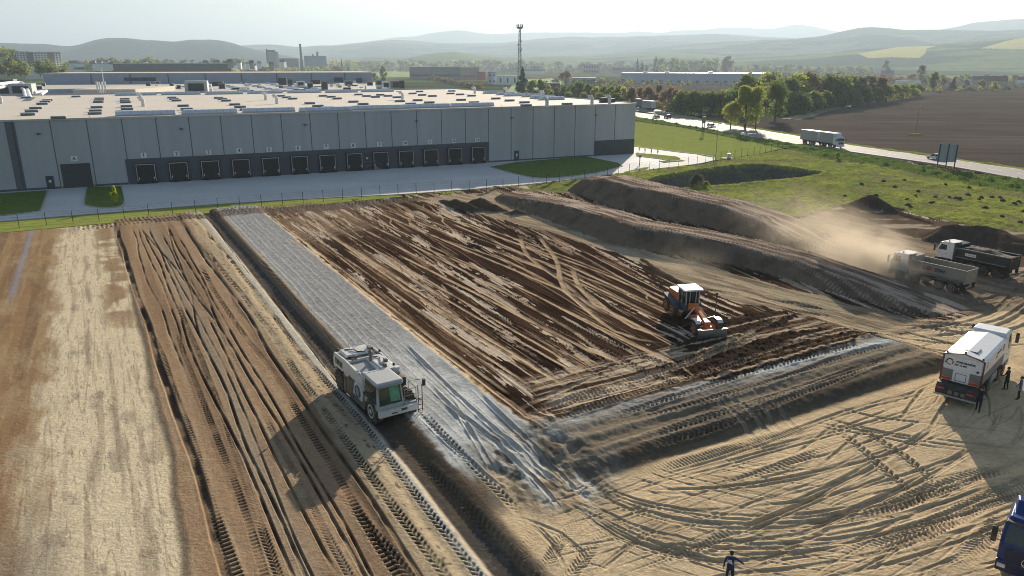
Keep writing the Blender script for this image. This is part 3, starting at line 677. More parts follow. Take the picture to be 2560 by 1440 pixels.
def earth_mat():
    m = bpy.data.materials.new('earth'); m.use_nodes = True
    n = m.node_tree; L = n.links.new; b = n.nodes['Principled BSDF']
    b.inputs['Roughness'].default_value = .95; b.inputs['Specular IOR Level'].default_value = 0.0
    at = n.nodes.new('ShaderNodeAttribute'); at.attribute_name = 'soil'
    tc = n.nodes.new('ShaderNodeTexCoord')
    no = n.nodes.new('ShaderNodeTexNoise'); no.inputs['Scale'].default_value = 3.5; no.inputs['Detail'].default_value = 8; no.inputs['Roughness'].default_value = .7
    L(tc.outputs['Object'], no.inputs['Vector'])
    mr = n.nodes.new('ShaderNodeMapRange'); mr.inputs[1].default_value = .3; mr.inputs[2].default_value = .7; mr.inputs[3].default_value = .8; mr.inputs[4].default_value = 1.2
    L(no.outputs['Fac'], mr.inputs[0])
    mx = n.nodes.new('ShaderNodeMix'); mx.data_type = 'RGBA'; mx.blend_type = 'MULTIPLY'; mx.inputs['Factor'].default_value = 1
    L(at.outputs['Color'], mx.inputs['A']); L(mr.outputs[0], mx.inputs['B']); L(mx.outputs['Result'], b.inputs['Base Color'])
    nb = n.nodes.new('ShaderNodeTexNoise'); nb.inputs['Scale'].default_value = 5; nb.inputs['Detail'].default_value = 6; nb.inputs['Roughness'].default_value = .7
    L(tc.outputs['Object'], nb.inputs['Vector'])
    bp = n.nodes.new('ShaderNodeBump'); bp.inputs['Strength'].default_value = .55; bp.inputs['Distance'].default_value = .12
    L(nb.outputs['Fac'], bp.inputs['Height']); L(bp.outputs[0], b.inputs['Normal'])
    return m
EARTH = earth_mat()
GRASSM = EARTH.copy(); GRASSM.name = 'meadow_grass'
for nd in GRASSM.node_tree.nodes:
    if nd.type == 'TEX_NOISE': nd.inputs['Scale'].default_value = 1.6 if nd.inputs['Scale'].default_value < 4 else 2.6
    if nd.type == 'MAP_RANGE': nd.inputs[3].default_value = .55; nd.inputs[4].default_value = 1.4
    if nd.type == 'BUMP': nd.inputs['Strength'].default_value = 1.0; nd.inputs['Distance'].default_value = .5
def grid_object(name, sel, mat=None):
    ii, jj = np.where(sel)
    idx = np.stack([ii * NC + jj, (ii + 1) * NC + jj, (ii + 1) * NC + jj + 1, ii * NC + jj + 1], 1)
    un, inv = np.unique(idx, return_inverse=True); q = inv.reshape(-1, 4).astype(np.int32)
    co = np.stack([X.ravel()[un], Y.ravel()[un], Z.ravel()[un]], 1).astype(np.float32)
    cc = np.concatenate([C.reshape(-1, 3)[un], np.ones((len(un), 1))], 1).astype(np.float32)
    me = bpy.data.meshes.new(name)
    me.vertices.add(len(un)); me.vertices.foreach_set('co', co.ravel())
    me.loops.add(q.size); me.loops.foreach_set('vertex_index', q.ravel())
    me.polygons.add(len(q)); me.polygons.foreach_set('loop_start', np.arange(0, q.size, 4, dtype=np.int32))
    me.polygons.foreach_set('use_smooth', np.ones(len(q), bool))
    me.update(calc_edges=True); me.validate()
    a = me.color_attributes.new('soil', 'FLOAT_COLOR', 'POINT'); a.data.foreach_set('color', cc.ravel())
    me.materials.append(mat or EARTH)
    o = bpy.data.objects.new(name, me); COL.objects.link(o); return o
qid = np.zeros((NR - 1, NC - 1), np.int16)
st = np.stack([IDS[:-1, :-1], IDS[1:, :-1], IDS[:-1, 1:], IDS[1:, 1:]])
qid = st.max(0)
tag(grid_object('building_site_ground', kq & (qid == 0)), kind='structure')
tag(grid_object('meadow', kq & (qid == 8), GRASSM), kind='structure')
tag(grid_object('earth_embankment', kq & (qid == 1)), 'long low brown earth embankment nearer the grader, with a rutted haul track on its top', 'embankment', 'earth embankments beside the field')
tag(grid_object('earth_embankment', kq & (qid == 2)), 'taller dark earth embankment behind, rising steeply to a point beside the green grass', 'embankment', 'earth embankments beside the field')
for k, lab in ((3, 'dark soil heap nearest the fence, leftmost of three small heaps in a row'), (4, 'dark soil heap with the sharpest peak, middle of three by the yard fence'), (5, 'lowest small soil heap, on the right end of the row of three'),
               (6, 'pointed brown soil heap on the edge of the green meadow'), (7, 'broad dark soil heap behind the two tipper trucks')):
    tag(grid_object('soil_heap', kq & (qid == k)), lab, 'soil heap', 'heaps of dumped soil')
# ================================================================== FLAT GROUND, ROAD, HILLS
def strip_mat(name, col, bands, rough=.9):
    return M(name, col, rough, 0, .18, .15, .3, 3)
def plain_mat():
    m = bpy.data.materials.new('far_plain'); m.use_nodes = True; n = m.node_tree; L = n.links.new; b = n.nodes['Principled BSDF']
    b.inputs['Roughness'].default_value = 1; b.inputs['Specular IOR Level'].default_value = 0
    tc = n.nodes.new('ShaderNodeTexCoord')
    mp = n.nodes.new('ShaderNodeMapping'); mp.inputs['Scale'].default_value = (.0021, .0014, 1); mp.inputs['Rotation'].default_value = (0, 0, .35)
    vo = n.nodes.new('ShaderNodeTexVoronoi'); vo.inputs['Scale'].default_value = 1; vo.feature = 'F1'
    L(tc.outputs['Object'], mp.inputs[0]); L(mp.outputs[0], vo.inputs['Vector'])
    sp = n.nodes.new('ShaderNodeSeparateColor'); L(vo.outputs['Color'], sp.inputs[0])
    rp = n.nodes.new('ShaderNodeValToRGB'); rp.color_ramp.interpolation = 'CONSTANT'
    e = rp.color_ramp.elements; e[0].color = (.07, .09, .035, 1); e[1].position = .35; e[1].color = (.10, .085, .065, 1)
    for p, c in ((.5, (.11, .15, .04)), (.66, (.06, .085, .03)), (.8, (.13, .12, .06)), (.92, (.25, .25, .05))):
        q = e.new(p); q.color = c + (1,)
    L(sp.outputs[0], rp.inputs[0])
    no = n.nodes.new('ShaderNodeTexNoise'); no.inputs['Scale'].default_value = .02; no.inputs['Detail'].default_value = 8; L(tc.outputs['Object'], no.inputs['Vector'])
    mr = n.nodes.new('ShaderNodeMapRange'); mr.inputs[1].default_value = .3; mr.inputs[2].default_value = .7; mr.inputs[3].default_value = .7; mr.inputs[4].default_value = 1.25; L(no.outputs['Fac'], mr.inputs[0])
    mx = n.nodes.new('ShaderNodeMix'); mx.data_type = 'RGBA'; mx.blend_type = 'MULTIPLY'; mx.inputs['Factor'].default_value = 1
    L(rp.outputs[0], mx.inputs['A']); L(mr.outputs[0], mx.inputs['B']); L(mx.outputs['Result'], b.inputs['Base Color'])
    return m
# one sheet from the border of the building site to the horizon
inner = [GP(u, v) for u, v in zip(Ucol[::6], ev[::6])]
inner += [GP(3500, v) for v in (640, 900, 1400, 2000, 2600)] + [GP(u, 2600) for u in (2600, 1280, 0)] + [GP(-900, v) for v in (2600, 2000, 1400, 900)]
cc_ = np.array([10, 75, 0.0])
rad = [0, 30, 120, 400, 1200, 4000, 24000]
rings = []
for k, r in enumerate(rad):
    ring = []
    for p in inner:
        d = p - cc_; d[2] = 0; l = np.hypot(d[0], d[1]); e = d / l
        q = cc_ + e * (l - 5 if k == 0 else l + r)
        ring.append((q[0], q[1], -.30 if k == 0 else (-.12 if k < 4 else -.12)))
    rings.append(ring + [ring[0]])
pl = MB(); n_ = len(rings[0])
for r in rings: pl.v += r
for k in range(len(rings) - 1):
    for i in range(n_ - 1): pl.f.append((k * n_ + i, k * n_ + i + 1, (k + 1) * n_ + i + 1, (k + 1) * n_ + i))
tag(pl.build('plain', plain_mat()), kind='structure')

def sheet(name, px, z, mat, h=.15, world=None, kind='structure'):
    P = [tuple(GP(u, v)[:2]) for u, v in px] if px else []
    if world: P += [tuple(p) for p in world]
    o = MB().prism_z(P, z - h, z).build(name, mat)
    return tag(o, kind=kind)
# ---- warehouse frame: corner, along the facade (to the left), into the building
WB = GP(1584, 384); WA = R_(25.9)
E1 = np.array([-math.cos(WA), -math.sin(WA), 0]); E2 = np.array([-math.sin(WA), math.cos(WA), 0]); UPV = np.array([0, 0, 1.0])
def W(d, dep=0.0, z=0.0): return WB + E1 * d + E2 * dep + UPV * z
CONC = M('yard_concrete', (.56, .56, .55), .9, 0, .12, .06, .15, 4, dirt=(.42, .415, .41), dirtamt=.3)
ASPH = M('asphalt', (.20, .19, .18), .8, 0, .12, .08, .2, 8, dirt=(.26, .25, .235), dirtamt=.3, spec=.25)
WPAINT = M('road_paint', (.7, .7, .68), .7, 0, .15, 3)
LAWN = M('lawn', (.10, .16, .035), .95, 0, .3, .35, .6, 3, dirt=(.15, .19, .045), dirtamt=.5, spec=0)
LAWN2 = M('rough_grass', (.22, .27, .06), .95, 0, .25, .25, .9, 2.2, dirt=(.29, .30, .09), dirtamt=.5, spec=0)
KERB = M('kerb_stone', (.36, .355, .34), .85, 0, .12, 1)
kerbl = [(-400, 592), (0, 556), (300, 531), (545, 512), (800, 497), (1000, 487), (1130, 478), (1300, 464), (1520, 438.5), (1640, 423), (1740, 411), (1783, 402)]
sheet('yard_pavement', kerbl + [(1781, 394), (1740, 386), (1690, 380.5), (1587, 367)], .02, CONC, .3, [W(-4, 12)[:2], W(0, 3)[:2], W(210, 3)[:2]])
sheet('grass_verge', [(-420, 590.5)] + [(u, v - .2) for u, v in kerbl[1:9]] + [(1520, 441), (1340, 462), (1235, 472), (1130, 484), (1000, 493), (830, 509), (545, 531), (300, 556), (0, 583), (-420, 622)], .06, LAWN2, .3)
sheet('lawn', [(1225, 418), (1290, 436), (1350, 446), (1420, 442), (1500, 431), (1556, 416), (1545, 408), (1462, 391.5), (1400, 397), (1293, 406)], .12, LAWN)
sheet('lawn', [(-200, 492), (0, 485), (118, 477), (117, 484), (104, 522), (92, 530), (0, 541), (-200, 560)], .12, LAWN)
sheet('lawn', [(217, 468), (303, 467), (311, 500), (309, 512), (290, 519), (250, 520), (217, 515), (211, 506)], .12, LAWN)
sheet('lawn', [(1589, 383), (1640, 387), (1690, 392), (1702, 398), (1690, 404), (1650, 398), (1592, 391)], .12, LAWN2)
sheet('lawn', [(1480, 290), (1587, 303), (1700, 318), (1830, 345), (1960, 371), (1900, 384), (1785, 402), (1781, 393), (1740, 385.5), (1690, 380), (1587, 366.5), (1480, 352)], .05, LAWN2, .3)
for pts in ([(1560, 431), (1610, 420), (1622, 419), (1618, 423), (1570, 436)], [(1648, 404), (1700, 400), (1712, 403), (1660, 407)]):
    sheet('traffic_island', pts, .13, LAWN2)
# paint marks in the yard
mk = MB()
for i in range(64):
    a = i / 64; u = -20 + 1330 * a; vv = np.interp(u, [k[0] for k in kerbl], [k[1] for k in kerbl]) - 18 * (1 - a * .5)
    p = GP(u, vv); q = GP(u + 11 * (1 - a * .4), np.interp(u + 11, [k[0] for k in kerbl], [k[1] for k in kerbl]) - 18 * (1 - a * .5)); d = q - p; l = np.hypot(d[0], d[1])
    mk.box(((p[0] + q[0]) / 2, (p[1] + q[1]) / 2, .026), (l, .14, .008), rz=math.atan2(d[1], d[0]))
for i in range(7):
    p = GP(1600 + i * 9, 392 + i * 1.6); q = GP(1575 + i * 11, 405 + i * 1.2); d = q - p
    mk.box(((p[0] + q[0]) / 2, (p[1] + q[1]) / 2, .026), (np.hypot(d[0], d[1]), .12, .008), rz=math.atan2(d[1], d[0]))
tag(mk.build('road_markings', WPAINT), kind='structure')
# kerb along the lawns
kb = MB()
for loop in ([(1225, 418), (1290, 436), (1350, 446), (1420, 442), (1500, 431), (1556, 416)], [(118, 477), (117, 484), (104, 522), (92, 530), (0, 541)], [(311, 500), (309, 512), (290, 519), (250, 520), (217, 515), (211, 506), (217, 468)], kerbl[1:],
             [(1587, 366.5), (1690, 380), (1740, 385.5), (1781, 393), (1785, 402)], [(1592, 391), (1650, 398), (1690, 404), (1702, 398), (1690, 392)]):
    Q = smooth([GP(u, v) for u, v in loop])
    for a, b in zip(Q[:-1], Q[1:]):
        d = b - a; kb.box(((a[0] + b[0]) / 2, (a[1] + b[1]) / 2, .05), (np.hypot(*d) + .05, .22, .22), rz=math.atan2(d[1], d[0]))
tag(kb.build('kerb', KERB), kind='structure')
# ---- main road
rn = [(1400, 268), (1500, 281), (1588, 292), (1754, 321), (1900, 347), (2115, 378), (2355, 413), (2560, 450), (2900, 512), (3400, 600)]
rf = [(1400, 262), (1500, 272), (1588, 281), (1754, 303), (1950, 333), (2113, 361), (2372, 398), (2560, 425), (2900, 474), (3400, 545)]
RN = smooth([GP(*p) for p in rn]); RF = smooth([GP(*p) for p in rf])
def resamp(P, n):
    P = np.array(P); s = np.r_[0, np.cumsum(np.hypot(*np.diff(P, axis=0).T))]; t = np.linspace(0, s[-1], n)
    return np.stack([np.interp(t, s, P[:, 0]), np.interp(t, s, P[:, 1])], 1)
NRd = 90
RNs = resamp(RN, NRd); RFs = resamp(RF, NRd)
def ribbon(a, b, z, mb=None, z2=None):
    mb = mb or MB(); n = len(a); base = len(mb.v)
    mb.v += [(p[0], p[1], z) for p in a] + [(p[0], p[1], z if z2 is None else z2) for p in b]
    mb.f += [(base + i, base + i + 1, base + n + i + 1, base + n + i) for i in range(n - 1)]
    return mb
def lat(f): return RNs + (RFs - RNs) * f
rd = ribbon(lat(0), lat(1), .10); ribbon(lat(0), lat(-.04), .10, rd, -.3); ribbon(lat(1), lat(1.04), .10, rd, -.3)
tag(rd.build('road', ASPH), kind='structure')
ml = MB()
for f in (.07, .93): ribbon(lat(f - .008), lat(f + .008), .104, ml)
cl, cr = lat(.492), lat(.508)
for i in range(0, NRd - 1, 2): ribbon(cl[i:i + 2], cr[i:i + 2], .104, ml)
tag(ml.build('road_markings', WPAINT), kind='structure')
# layby branching off towards the parked trailer
sheet('layby', [(1740, 301), (1700, 297), (1660, 287), (1622, 282), (1588, 276), (1540, 268), (1540, 262), (1600, 268), (1650, 275), (1690, 285), (1740, 293), (1765, 303)], .07, ASPH)
def rough_strip(name, a, b, n, m, amp, sc, mat, z0=0.0, lim=1.0):
    A = resamp(smooth([GP(*p) for p in a]), n); B = resamp(smooth([GP(*p) for p in b]), n)
    t = np.linspace(0, 1, m)[:, None, None]; G = A[None] * (1 - t) + B[None] * t
    x, y = G[..., 0], G[..., 1]
    z = z0 + np.maximum(0, fbm(x / sc, y / sc, 4, 141, .6) - .33) * amp * np.sin(np.pi * np.clip(t[..., 0], .04, .96)) ** .5
    mb = MB(); mb.v = [(x[i, j], y[i, j], z[i, j]) for i in range(m) for j in range(n)]
    mb.f = [(i * n + j, i * n + j + 1, (i + 1) * n + j + 1, (i + 1) * n + j) for i in range(m - 1) for j in range(n - 1)]
    return mb.build(name, mat, smooth=True)
VERGE = M('long_grass', (.10, .155, .035), .95, 0, .4, .5, .9, 2.5, dirt=(.19, .25, .05), dirtamt=.55, spec=0)
tag(rough_strip('roadside_verge', [(1500, 291), (1588, 302), (1700, 318), (1830, 344), (1960, 371), (2060, 381)], [(1500, 281), (1588, 292), (1754, 321), (1900, 347), (2000, 361), (2115, 378)], 260, 14, 2.2, 2.2, VERGE), kind='structure')
tag(rough_strip('roadside_verge', [(1700, 297), (1754, 303.5), (1950, 333.5), (2113, 361.5), (2372, 398.5), (2560, 425.5), (2900, 474.5)], [(1700, 292), (1754, 299), (1950, 329.5), (2113, 357.5), (2372, 394), (2560, 420.5), (2900, 468)], 240, 6, 1.3, 2.0, LAWN2), kind='structure')
def plough_mat():
    m = M('ploughed_soil', (.105, .085, .072), .97, 0, .22, .02, .3, 1.2, dirt=(.08, .064, .055), dirtamt=.35, spec=0)
    n = m.node_tree; L = n.links.new; b = n.nodes['Principled BSDF']
    tc = n.nodes.new('ShaderNodeTexCoord'); mp = n.nodes.new('ShaderNodeMapping'); mp.inputs['Rotation'].default_value = (0, 0, R_(78)); mp.inputs['Scale'].default_value = (.02, .45, 1); L(tc.outputs['Object'], mp.inputs[0])
    no = n.nodes.new('ShaderNodeTexNoise'); no.inputs['Scale'].default_value = 1; no.inputs['Detail'].default_value = 6; L(mp.outputs[0], no.inputs['Vector'])
    src = b.inputs['Base Color'].links[0].from_socket
    mr = n.nodes.new('ShaderNodeMapRange'); mr.inputs[1].default_value = .35; mr.inputs[2].default_value = .65; mr.inputs[3].default_value = .8; mr.inputs[4].default_value = 1.25; L(no.outputs['Fac'], mr.inputs[0])
    mx = n.nodes.new('ShaderNodeMix'); mx.data_type = 'RGBA'; mx.blend_type = 'MULTIPLY'; mx.inputs['Factor'].default_value = 1
    L(src, mx.inputs['A']); L(mr.outputs[0], mx.inputs['B']); L(mx.outputs['Result'], b.inputs['Base Color'])
    return m
PLOUGH = plough_mat()
sheet('ploughed_field', [(1740, 297.5), (1870, 317), (1950, 329), (2113, 357), (2372, 393.5), (2560, 420), (2900, 467), (3500, 552), (3500, 240), (2900, 226), (2560, 231), (2300, 238), (2180, 252), (2120, 263), (2000, 290), (1960, 296), (1860, 297), (1760, 293)], .0, PLOUGH, .3)
sheet('dry_grass_patch', [(1950, 297), (1985, 290), (2010, 280), (2060, 269), (2100, 264), (2145, 262), (2120, 268), (2075, 276), (2050, 285), (2030, 292), (2000, 299)], .04, M('dry_grass', (.27, .245, .17), .95, 0, .3, .05, dirt=(.16, .17, .06), dirtamt=.5))
sheet('ploughed_field', [(1560, 243), (1640, 240), (1860, 243), (1870, 234), (1840, 222), (1700, 216), (1560, 224)], -.02, PLOUGH, .3)
sheet('green_field', [(860, 193), (1100, 193), (1110, 184), (1000, 176), (840, 178)], .0, M('spring_crop', (.16, .26, .04), .95, 0, .15, .01, spec=.05), .3)
sheet('green_field', [(1260, 238), (1330, 243), (1420, 207), (1380, 196), (1290, 200)], .0, M('spring_crop', (.16, .26, .04)), .3)

# ---- hills
def hill_mat(name, wood, field, thr, yellow=False):
    m = bpy.data.materials.new(name); m.use_nodes = True; n = m.node_tree; L = n.links.new; b = n.nodes['Principled BSDF']
    b.inputs['Roughness'].default_value = 1; b.inputs['Specular IOR Level'].default_value = 0
    tc = n.nodes.new('ShaderNodeTexCoord')
    mp = n.nodes.new('ShaderNodeMapping'); mp.inputs['Scale'].default_value = (.0011, .0022, .004); L(tc.outputs['Object'], mp.inputs[0])
    no = n.nodes.new('ShaderNodeTexNoise'); no.inputs['Scale'].default_value = 1.3; no.inputs['Detail'].default_value = 7; no.inputs['Roughness'].default_value = .55; L(mp.outputs[0], no.inputs['Vector'])
    rp = n.nodes.new('ShaderNodeValToRGB'); e = rp.color_ramp.elements
    e[0].position = thr; e[0].color = wood + (1,); e[1].position = thr + .05; e[1].color = field + (1,)
    if yellow:
        q = e.new(min(.95, thr + .16)); q.color = field + (1,); q = e.new(min(.96, thr + .18)); q.color = (.48, .40, .05, 1)
    L(no.outputs['Fac'], rp.inputs[0])
    n2 = n.nodes.new('ShaderNodeTexNoise'); n2.inputs['Scale'].default_value = .03; n2.inputs['Detail'].default_value = 5; L(tc.outputs['Object'], n2.inputs['Vector'])
    mr = n.nodes.new('ShaderNodeMapRange'); mr.inputs[1].default_value = .3; mr.inputs[2].default_value = .7; mr.inputs[3].default_value = .7; mr.inputs[4].default_value = 1.3; L(n2.outputs['Fac'], mr.inputs[0])
    mx = n.nodes.new('ShaderNodeMix'); mx.data_type = 'RGBA'; mx.blend_type = 'MULTIPLY'; mx.inputs['Factor'].default_value = 1
    L(rp.outputs[0], mx.inputs['A']); L(mr.outputs[0], mx.inputs['B']); L(mx.outputs['Result'], b.inputs['Base Color'])
    return m
def hill(name, pts, D, foot, mat, rough=1.0, seed=0, nu=170, m=26, patches=()):
    us = np.linspace(pts[0][0], pts[-1][0], nu)
    vv = np.interp(us, [p[0] for p in pts], [p[1] for p in pts])
    kk = max(5, nu // 34 | 1); k = np.ones(kk) / kk; vs_ = np.convolve(np.pad(vv, kk // 2, 'edge'), k, 'valid')
    n = len(us)
    cx = (us - 1280) * D / (CT * CAM_F - S_T * (vs_ - 720)); cz = np.maximum(0, CAM_H - D / (CT * CAM_F - S_T * (vs_ - 720)) * (S_T * CAM_F + CT * (vs_ - 720)))
    t = (np.arange(m) / (m - max(4, m // 4)))[:, None]
    up = t <= 1
    d = np.where(up, foot + (D - foot) * t, D + (D - foot) * (t - 1) * .8); pr = np.where(up, t * t * (3 - 2 * t), np.maximum(0, 1 - (t - 1) * 1.6))
    x = cx[None] / D * d; d2 = np.broadcast_to(d, x.shape)
    nz = (fbm(x / 420 + seed, d2 / 420, 4, seed) - .5) * 2
    z = cz[None] * pr + nz * rough * cz[None] * .22 * np.where(up, np.sin(np.minimum(1, t) * np.pi), 0) + nz * rough * 7 * pr - 4
    mb = MB(); mb.v = list(zip(x.ravel().tolist(), d2.ravel().tolist(), z.ravel().tolist()))
    mb.f = [(j * n + i, j * n + i + 1, (j + 1) * n + i + 1, (j + 1) * n + i) for j in range(m - 1) for i in range(n - 1)]
    o = mb.build(name, mat, smooth=True)
    for poly, pm in patches:
        o.data.materials.append(pm); mi = len(o.data.materials) - 1
        for p in o.data.polygons:
            u, v = PX(*p.center); r = False
            for (x0, y0), (x1, y1) in zip(poly, poly[1:] + poly[:1]):
                if (y0 > v) != (y1 > v) and u < (x1 - x0) * (v - y0) / (y1 - y0) + x0: r = not r
            if r: p.material_index = mi
    return tag(o, kind='structure')
HW = hill_mat('wooded_hill', (.032, .045, .034), (.09, .11, .06), .62)
HM = hill_mat('mixed_hill', (.036, .05, .034), (.12, .14, .07), .52)
RAPE = M('rape_in_bloom', (.50, .44, .11), .95, 0, .1, .01, spec=0)
HF = hill_mat('foothill_fields', (.05, .07, .03), (.15, .19, .06), .44)
hill('hills', [(-700, 130), (-300, 118), (0, 106), (40, 108), (110, 107), (160, 114), (190, 112), (230, 99), (270, 93), (320, 94), (380, 100), (430, 104), (470, 99), (530, 100), (570, 104), (610, 116), (660, 128), (740, 142), (820, 158)], 5200, 3300, HW, .8, 2)
hill('hills', [(420, 150), (520, 128), (600, 115), (660, 110), (700, 111), (740, 117), (800, 113), (850, 113), (900, 109), (950, 104), (1010, 103), (1080, 106), (1160, 108), (1250, 108), (1310, 101), (1370, 96), (1430, 90), (1480, 94), (1560, 92), (1640, 88), (1720, 86), (1800, 86), (1900, 92), (2000, 98), (2200, 110)], 8200, 4300, HM, .9, 5)
hill('mountain_range', [(500, 140), (700, 122), (800, 116), (900, 107), (960, 98), (1003, 89), (1022, 95), (1060, 85), (1110, 79), (1158, 75), (1187, 84), (1240, 86), (1300, 82), (1380, 81), (1440, 81), (1500, 84), (1560, 83), (1600, 78), (1640, 84), (1700, 75), (1760, 75), (1800, 69), (1850, 70), (1930, 73), (1965, 66), (1995, 61), (2040, 66), (2085, 78), (2200, 92), (2400, 100)], 13500, 9000, HM, .5, 9)
hill('hills', [(1400, 150), (1560, 128), (1700, 112), (1800, 104), (1900, 98), (1985, 96), (2060, 89), (2110, 76), (2170, 67), (2210, 69), (2260, 75), (2300, 74), (2400, 75), (2560, 76), (2800, 80), (3200, 90)], 5600, 3000, HM, .8, 13)
hill('hills', [(2150, 120), (2300, 85), (2380, 70), (2430, 57), (2500, 50), (2560, 47), (2700, 44), (3200, 60)], 8600, 5500, HW, .6, 17)
hill('foothills', [(1750, 152), (1900, 142), (2050, 133), (2120, 124), (2300, 112), (2460, 99), (2560, 90), (2800, 74), (3200, 60)], 3600, 1900, HF, .25, 21, 640, 150, [([(2145, 134), (2247, 117.5), (2344, 114), (2317, 121), (2312, 135), (2298, 145), (2226, 143), (2172, 146)], RAPE), ([(2452, 121), (2513, 103), (2560, 93), (2640, 84), (2660, 121), (2560, 123)], RAPE)])
hill('foothills', [(840, 152), (930, 141), (1010, 146), (1080, 132), (1140, 128), (1180, 136), (1260, 142), (1400, 138), (1500, 140), (1620, 130), (1760, 134), (1900, 146)], 4300, 2600, HF, .6, 25)
hill('wooded_slope', [(-700, 70), (-300, 96), (-60, 110), (0, 117), (60, 131), (110, 142), (190, 152), (300, 158), (420, 161)], 1500, 1000, hill_mat('near_slope', (.06, .085, .03), (.12, .13, .05), .6), .6, 29)
# ================================================================== WAREHOUSE
WALL = M('grey_cladding', (.42, .425, .44), .6, .0, .10, .35, .12, 6, streak=(.9, .9, .06), dirt=(.33, .335, .345), dirtamt=.25)
WALLD = M('dark_cladding', (.08, .084, .10), .6, 0, .08, .3, .1, 6)
WALLK = M('charcoal_cladding', (.055, .057, .065), .6, 0, .1, .3)
JOINT = M('joint_seal', (.13, .135, .15), .7, 0, .1)
ROOFM = M('roof_membrane', (.62, .555, .47), .85, 0, .08, .05, .1, 1.5, dirt=(.46, .41, .36), dirtamt=.3)
COPE = M('pale_coping', (.52, .50, .48), .5, 0, .06)
BLACK = M('black_rubber', (.018, .018, .018), .8, 0, .3)
CURT = M('dock_curtain', (.028, .026, .023), .75, 0, .3, 1.2)
ALU = M('brushed_aluminium', (.40, .40, .41), .4, .3, .08)
SIGNW = M('white_sign', (.75, .76, .76), .5, 0, .05)
INK = M('black_lettering', (.02, .02, .022), .6, 0, .1)
WPNT = M('white_metal', (.72, .72, .71), .45, 0, .06, 1)
POLY = M('polycarbonate', (.60, .66, .74), .3, 0, .12, .6, spec=.6)
GREYM = M('grey_metal', (.22, .225, .23), .5, .2, .12, 1)
DKM = M('dark_metal', (.05, .052, .055), .5, .2, .2, 1)
WHL = 13.1
HWID = 205.0
wh = empty('warehouse', W(0), 0, label='huge grey warehouse with numbered loading docks and a pale flat roof, behind the yard fence', cat='warehouse')
rotW = math.atan2(E1[1], E1[0])
wh.rotation_euler = (0, 0, rotW)          # local +x runs left along the facade; inside of the building is local -y
def wl(d, dep, z): return (d, -dep, z)
HD = 128.5
MB().bx(0, HWID, -HD, 0, -.3, WHL - .25).build('wall', WALL, wh)
MB().bx(-.05, HWID + .05, -HD - .05, .05, WHL - .25, WHL).build('roof', ROOFM, wh)
cp = MB(); cp.bx(-.12, HWID, .05, .17, WHL - .28, WHL + .06); cp.bx(-.17, -.05, -HD, .17, WHL - .28, WHL + .22); cp.bx(-.17, HWID, -HD - .17, -HD - .05, WHL - .28, WHL + .5)
cp.build('coping', COPE, wh)
jn = MB()
for k in range(1, 34):
    d = 6.35 + 6.03 * (k - 1); jn.bx(d - .09, d + .09, .002, .02, 0.0, WHL - .28)
jn.bx(138.6, 140.2, .002, .02, 0, WHL - .28)
jn.build('panel_joints', JOINT, wh)
D0, D1 = 6.35 + 6.03 * 6, 6.35 + 6.03 * 19
MB().bx(D0, D1 + .4, .02, .12, -.2, 4.95).build('dock_wall', WALLD, wh)
MB().bx(.02, 12.5, .02, .10, 0, 3.9).build('plinth_panel', WALLK, wh)
MB().bx(12.6, D0, .02, .06, 0, .35).build('plinth', WALLD, wh); MB().bx(D1 + .5, HWID, .02, .06, 0, .4).build('plinth', WALLD, wh)
Mup = lambda d, y, z: face_matrix((d, y, z), (-1, 0, 0), (0, 0, 1))
def sign(txt, d, z, y=.13):
    s = MB().bx(d - .55, d + .55, y, y + .05, z - .5, z + .5).build('dock_number_sign', SIGNW, wh)
    text_mesh('number', txt, .95 if len(txt) == 1 else .78, INK, s, Mup(d, y + .055, z), .004, bold=.02)
for n in range(1, 14):
    d = 6.35 + 6.03 * (6.5 + 13 - n)
    dk = MB().bx(d - 1.85, d + 1.85, .12, .75, -.1, 4.0).build('dock_shelter', BLACK, wh)
    c = MB(); c.bx(d - 1.45, d + 1.45, .75, .80, .0, 3.6); c.bx(d - 1.45, d + 1.45, .80, .83, 2.5, 3.6); c.build('curtain', CURT, dk)
    fr = MB(); fr.bx(d - 1.72, d - 1.58, .752, .84, .5, 3.9); fr.bx(d + 1.58, d + 1.72, .752, .84, .5, 3.9); fr.bx(d - 1.58, d + 1.58, .752, .84, 3.76, 3.9); fr.build('frame', ALU, dk)
    for s in (-1, 1):
        MB().bx(d + s * 1.36 - .07, d + s * 1.36 + .07, .83, .9, .9, 1.35).build('guide_marker', WPNT, dk)
    for s in (-1, 1): MB().bx(d + s * 1.02 - .18, d + s * 1.02 + .18, .8, 1.0, -.02, .55).build('bumper', BLACK, dk)
    sign(str(n), d, 5.6)
gate = MB().bx(130 - 2.5, 130 + 2.5, .02, .12, 0, 4.6).build('sectional_door', WALLK, wh)
g = MB()
for i in range(1, 7): g.bx(127.6, 132.4, .12, .13, i * .66 - .015, i * .66 + .015)
g.build('panel_lines', BLACK, gate)
for s in (-1, 1): MB().tube((130 + s * 2.75, .6, 0), (130 + s * 2.75, .6, .9), .09).build('bollard', M('signal_yellow', (.6, .42, .04), .5), wh)
sign('A', 130, 5.55, .02)
for d, z0 in ((134.6, 0), (72.7, 1.1), (35.0, 0)):
    dr = MB().bx(d - .65, d + .65, .02, .14, z0, z0 + 2.5).build('side_door', WALLK, wh)
    MB().bx(d - .22, d + .22, .14, .15, z0 + 1.3, z0 + 1.75).build('notice', WPNT, dr)
    if d == 35.0: MB().bx(d - .07, d + .07, .14, .15, z0 + .8, z0 + 1.3).build('notice', WPNT, dr)
st = MB()
for i in range(5): st.bx(71.2 - i * .28, 71.5 - i * .28, .2, 1.3, 0, 1.05 - i * .2)
st.bx(71.5, 73.6, .2, 1.3, 1.0, 1.08)
st.build('dock_stair', GREYM, wh)
rl = MB()
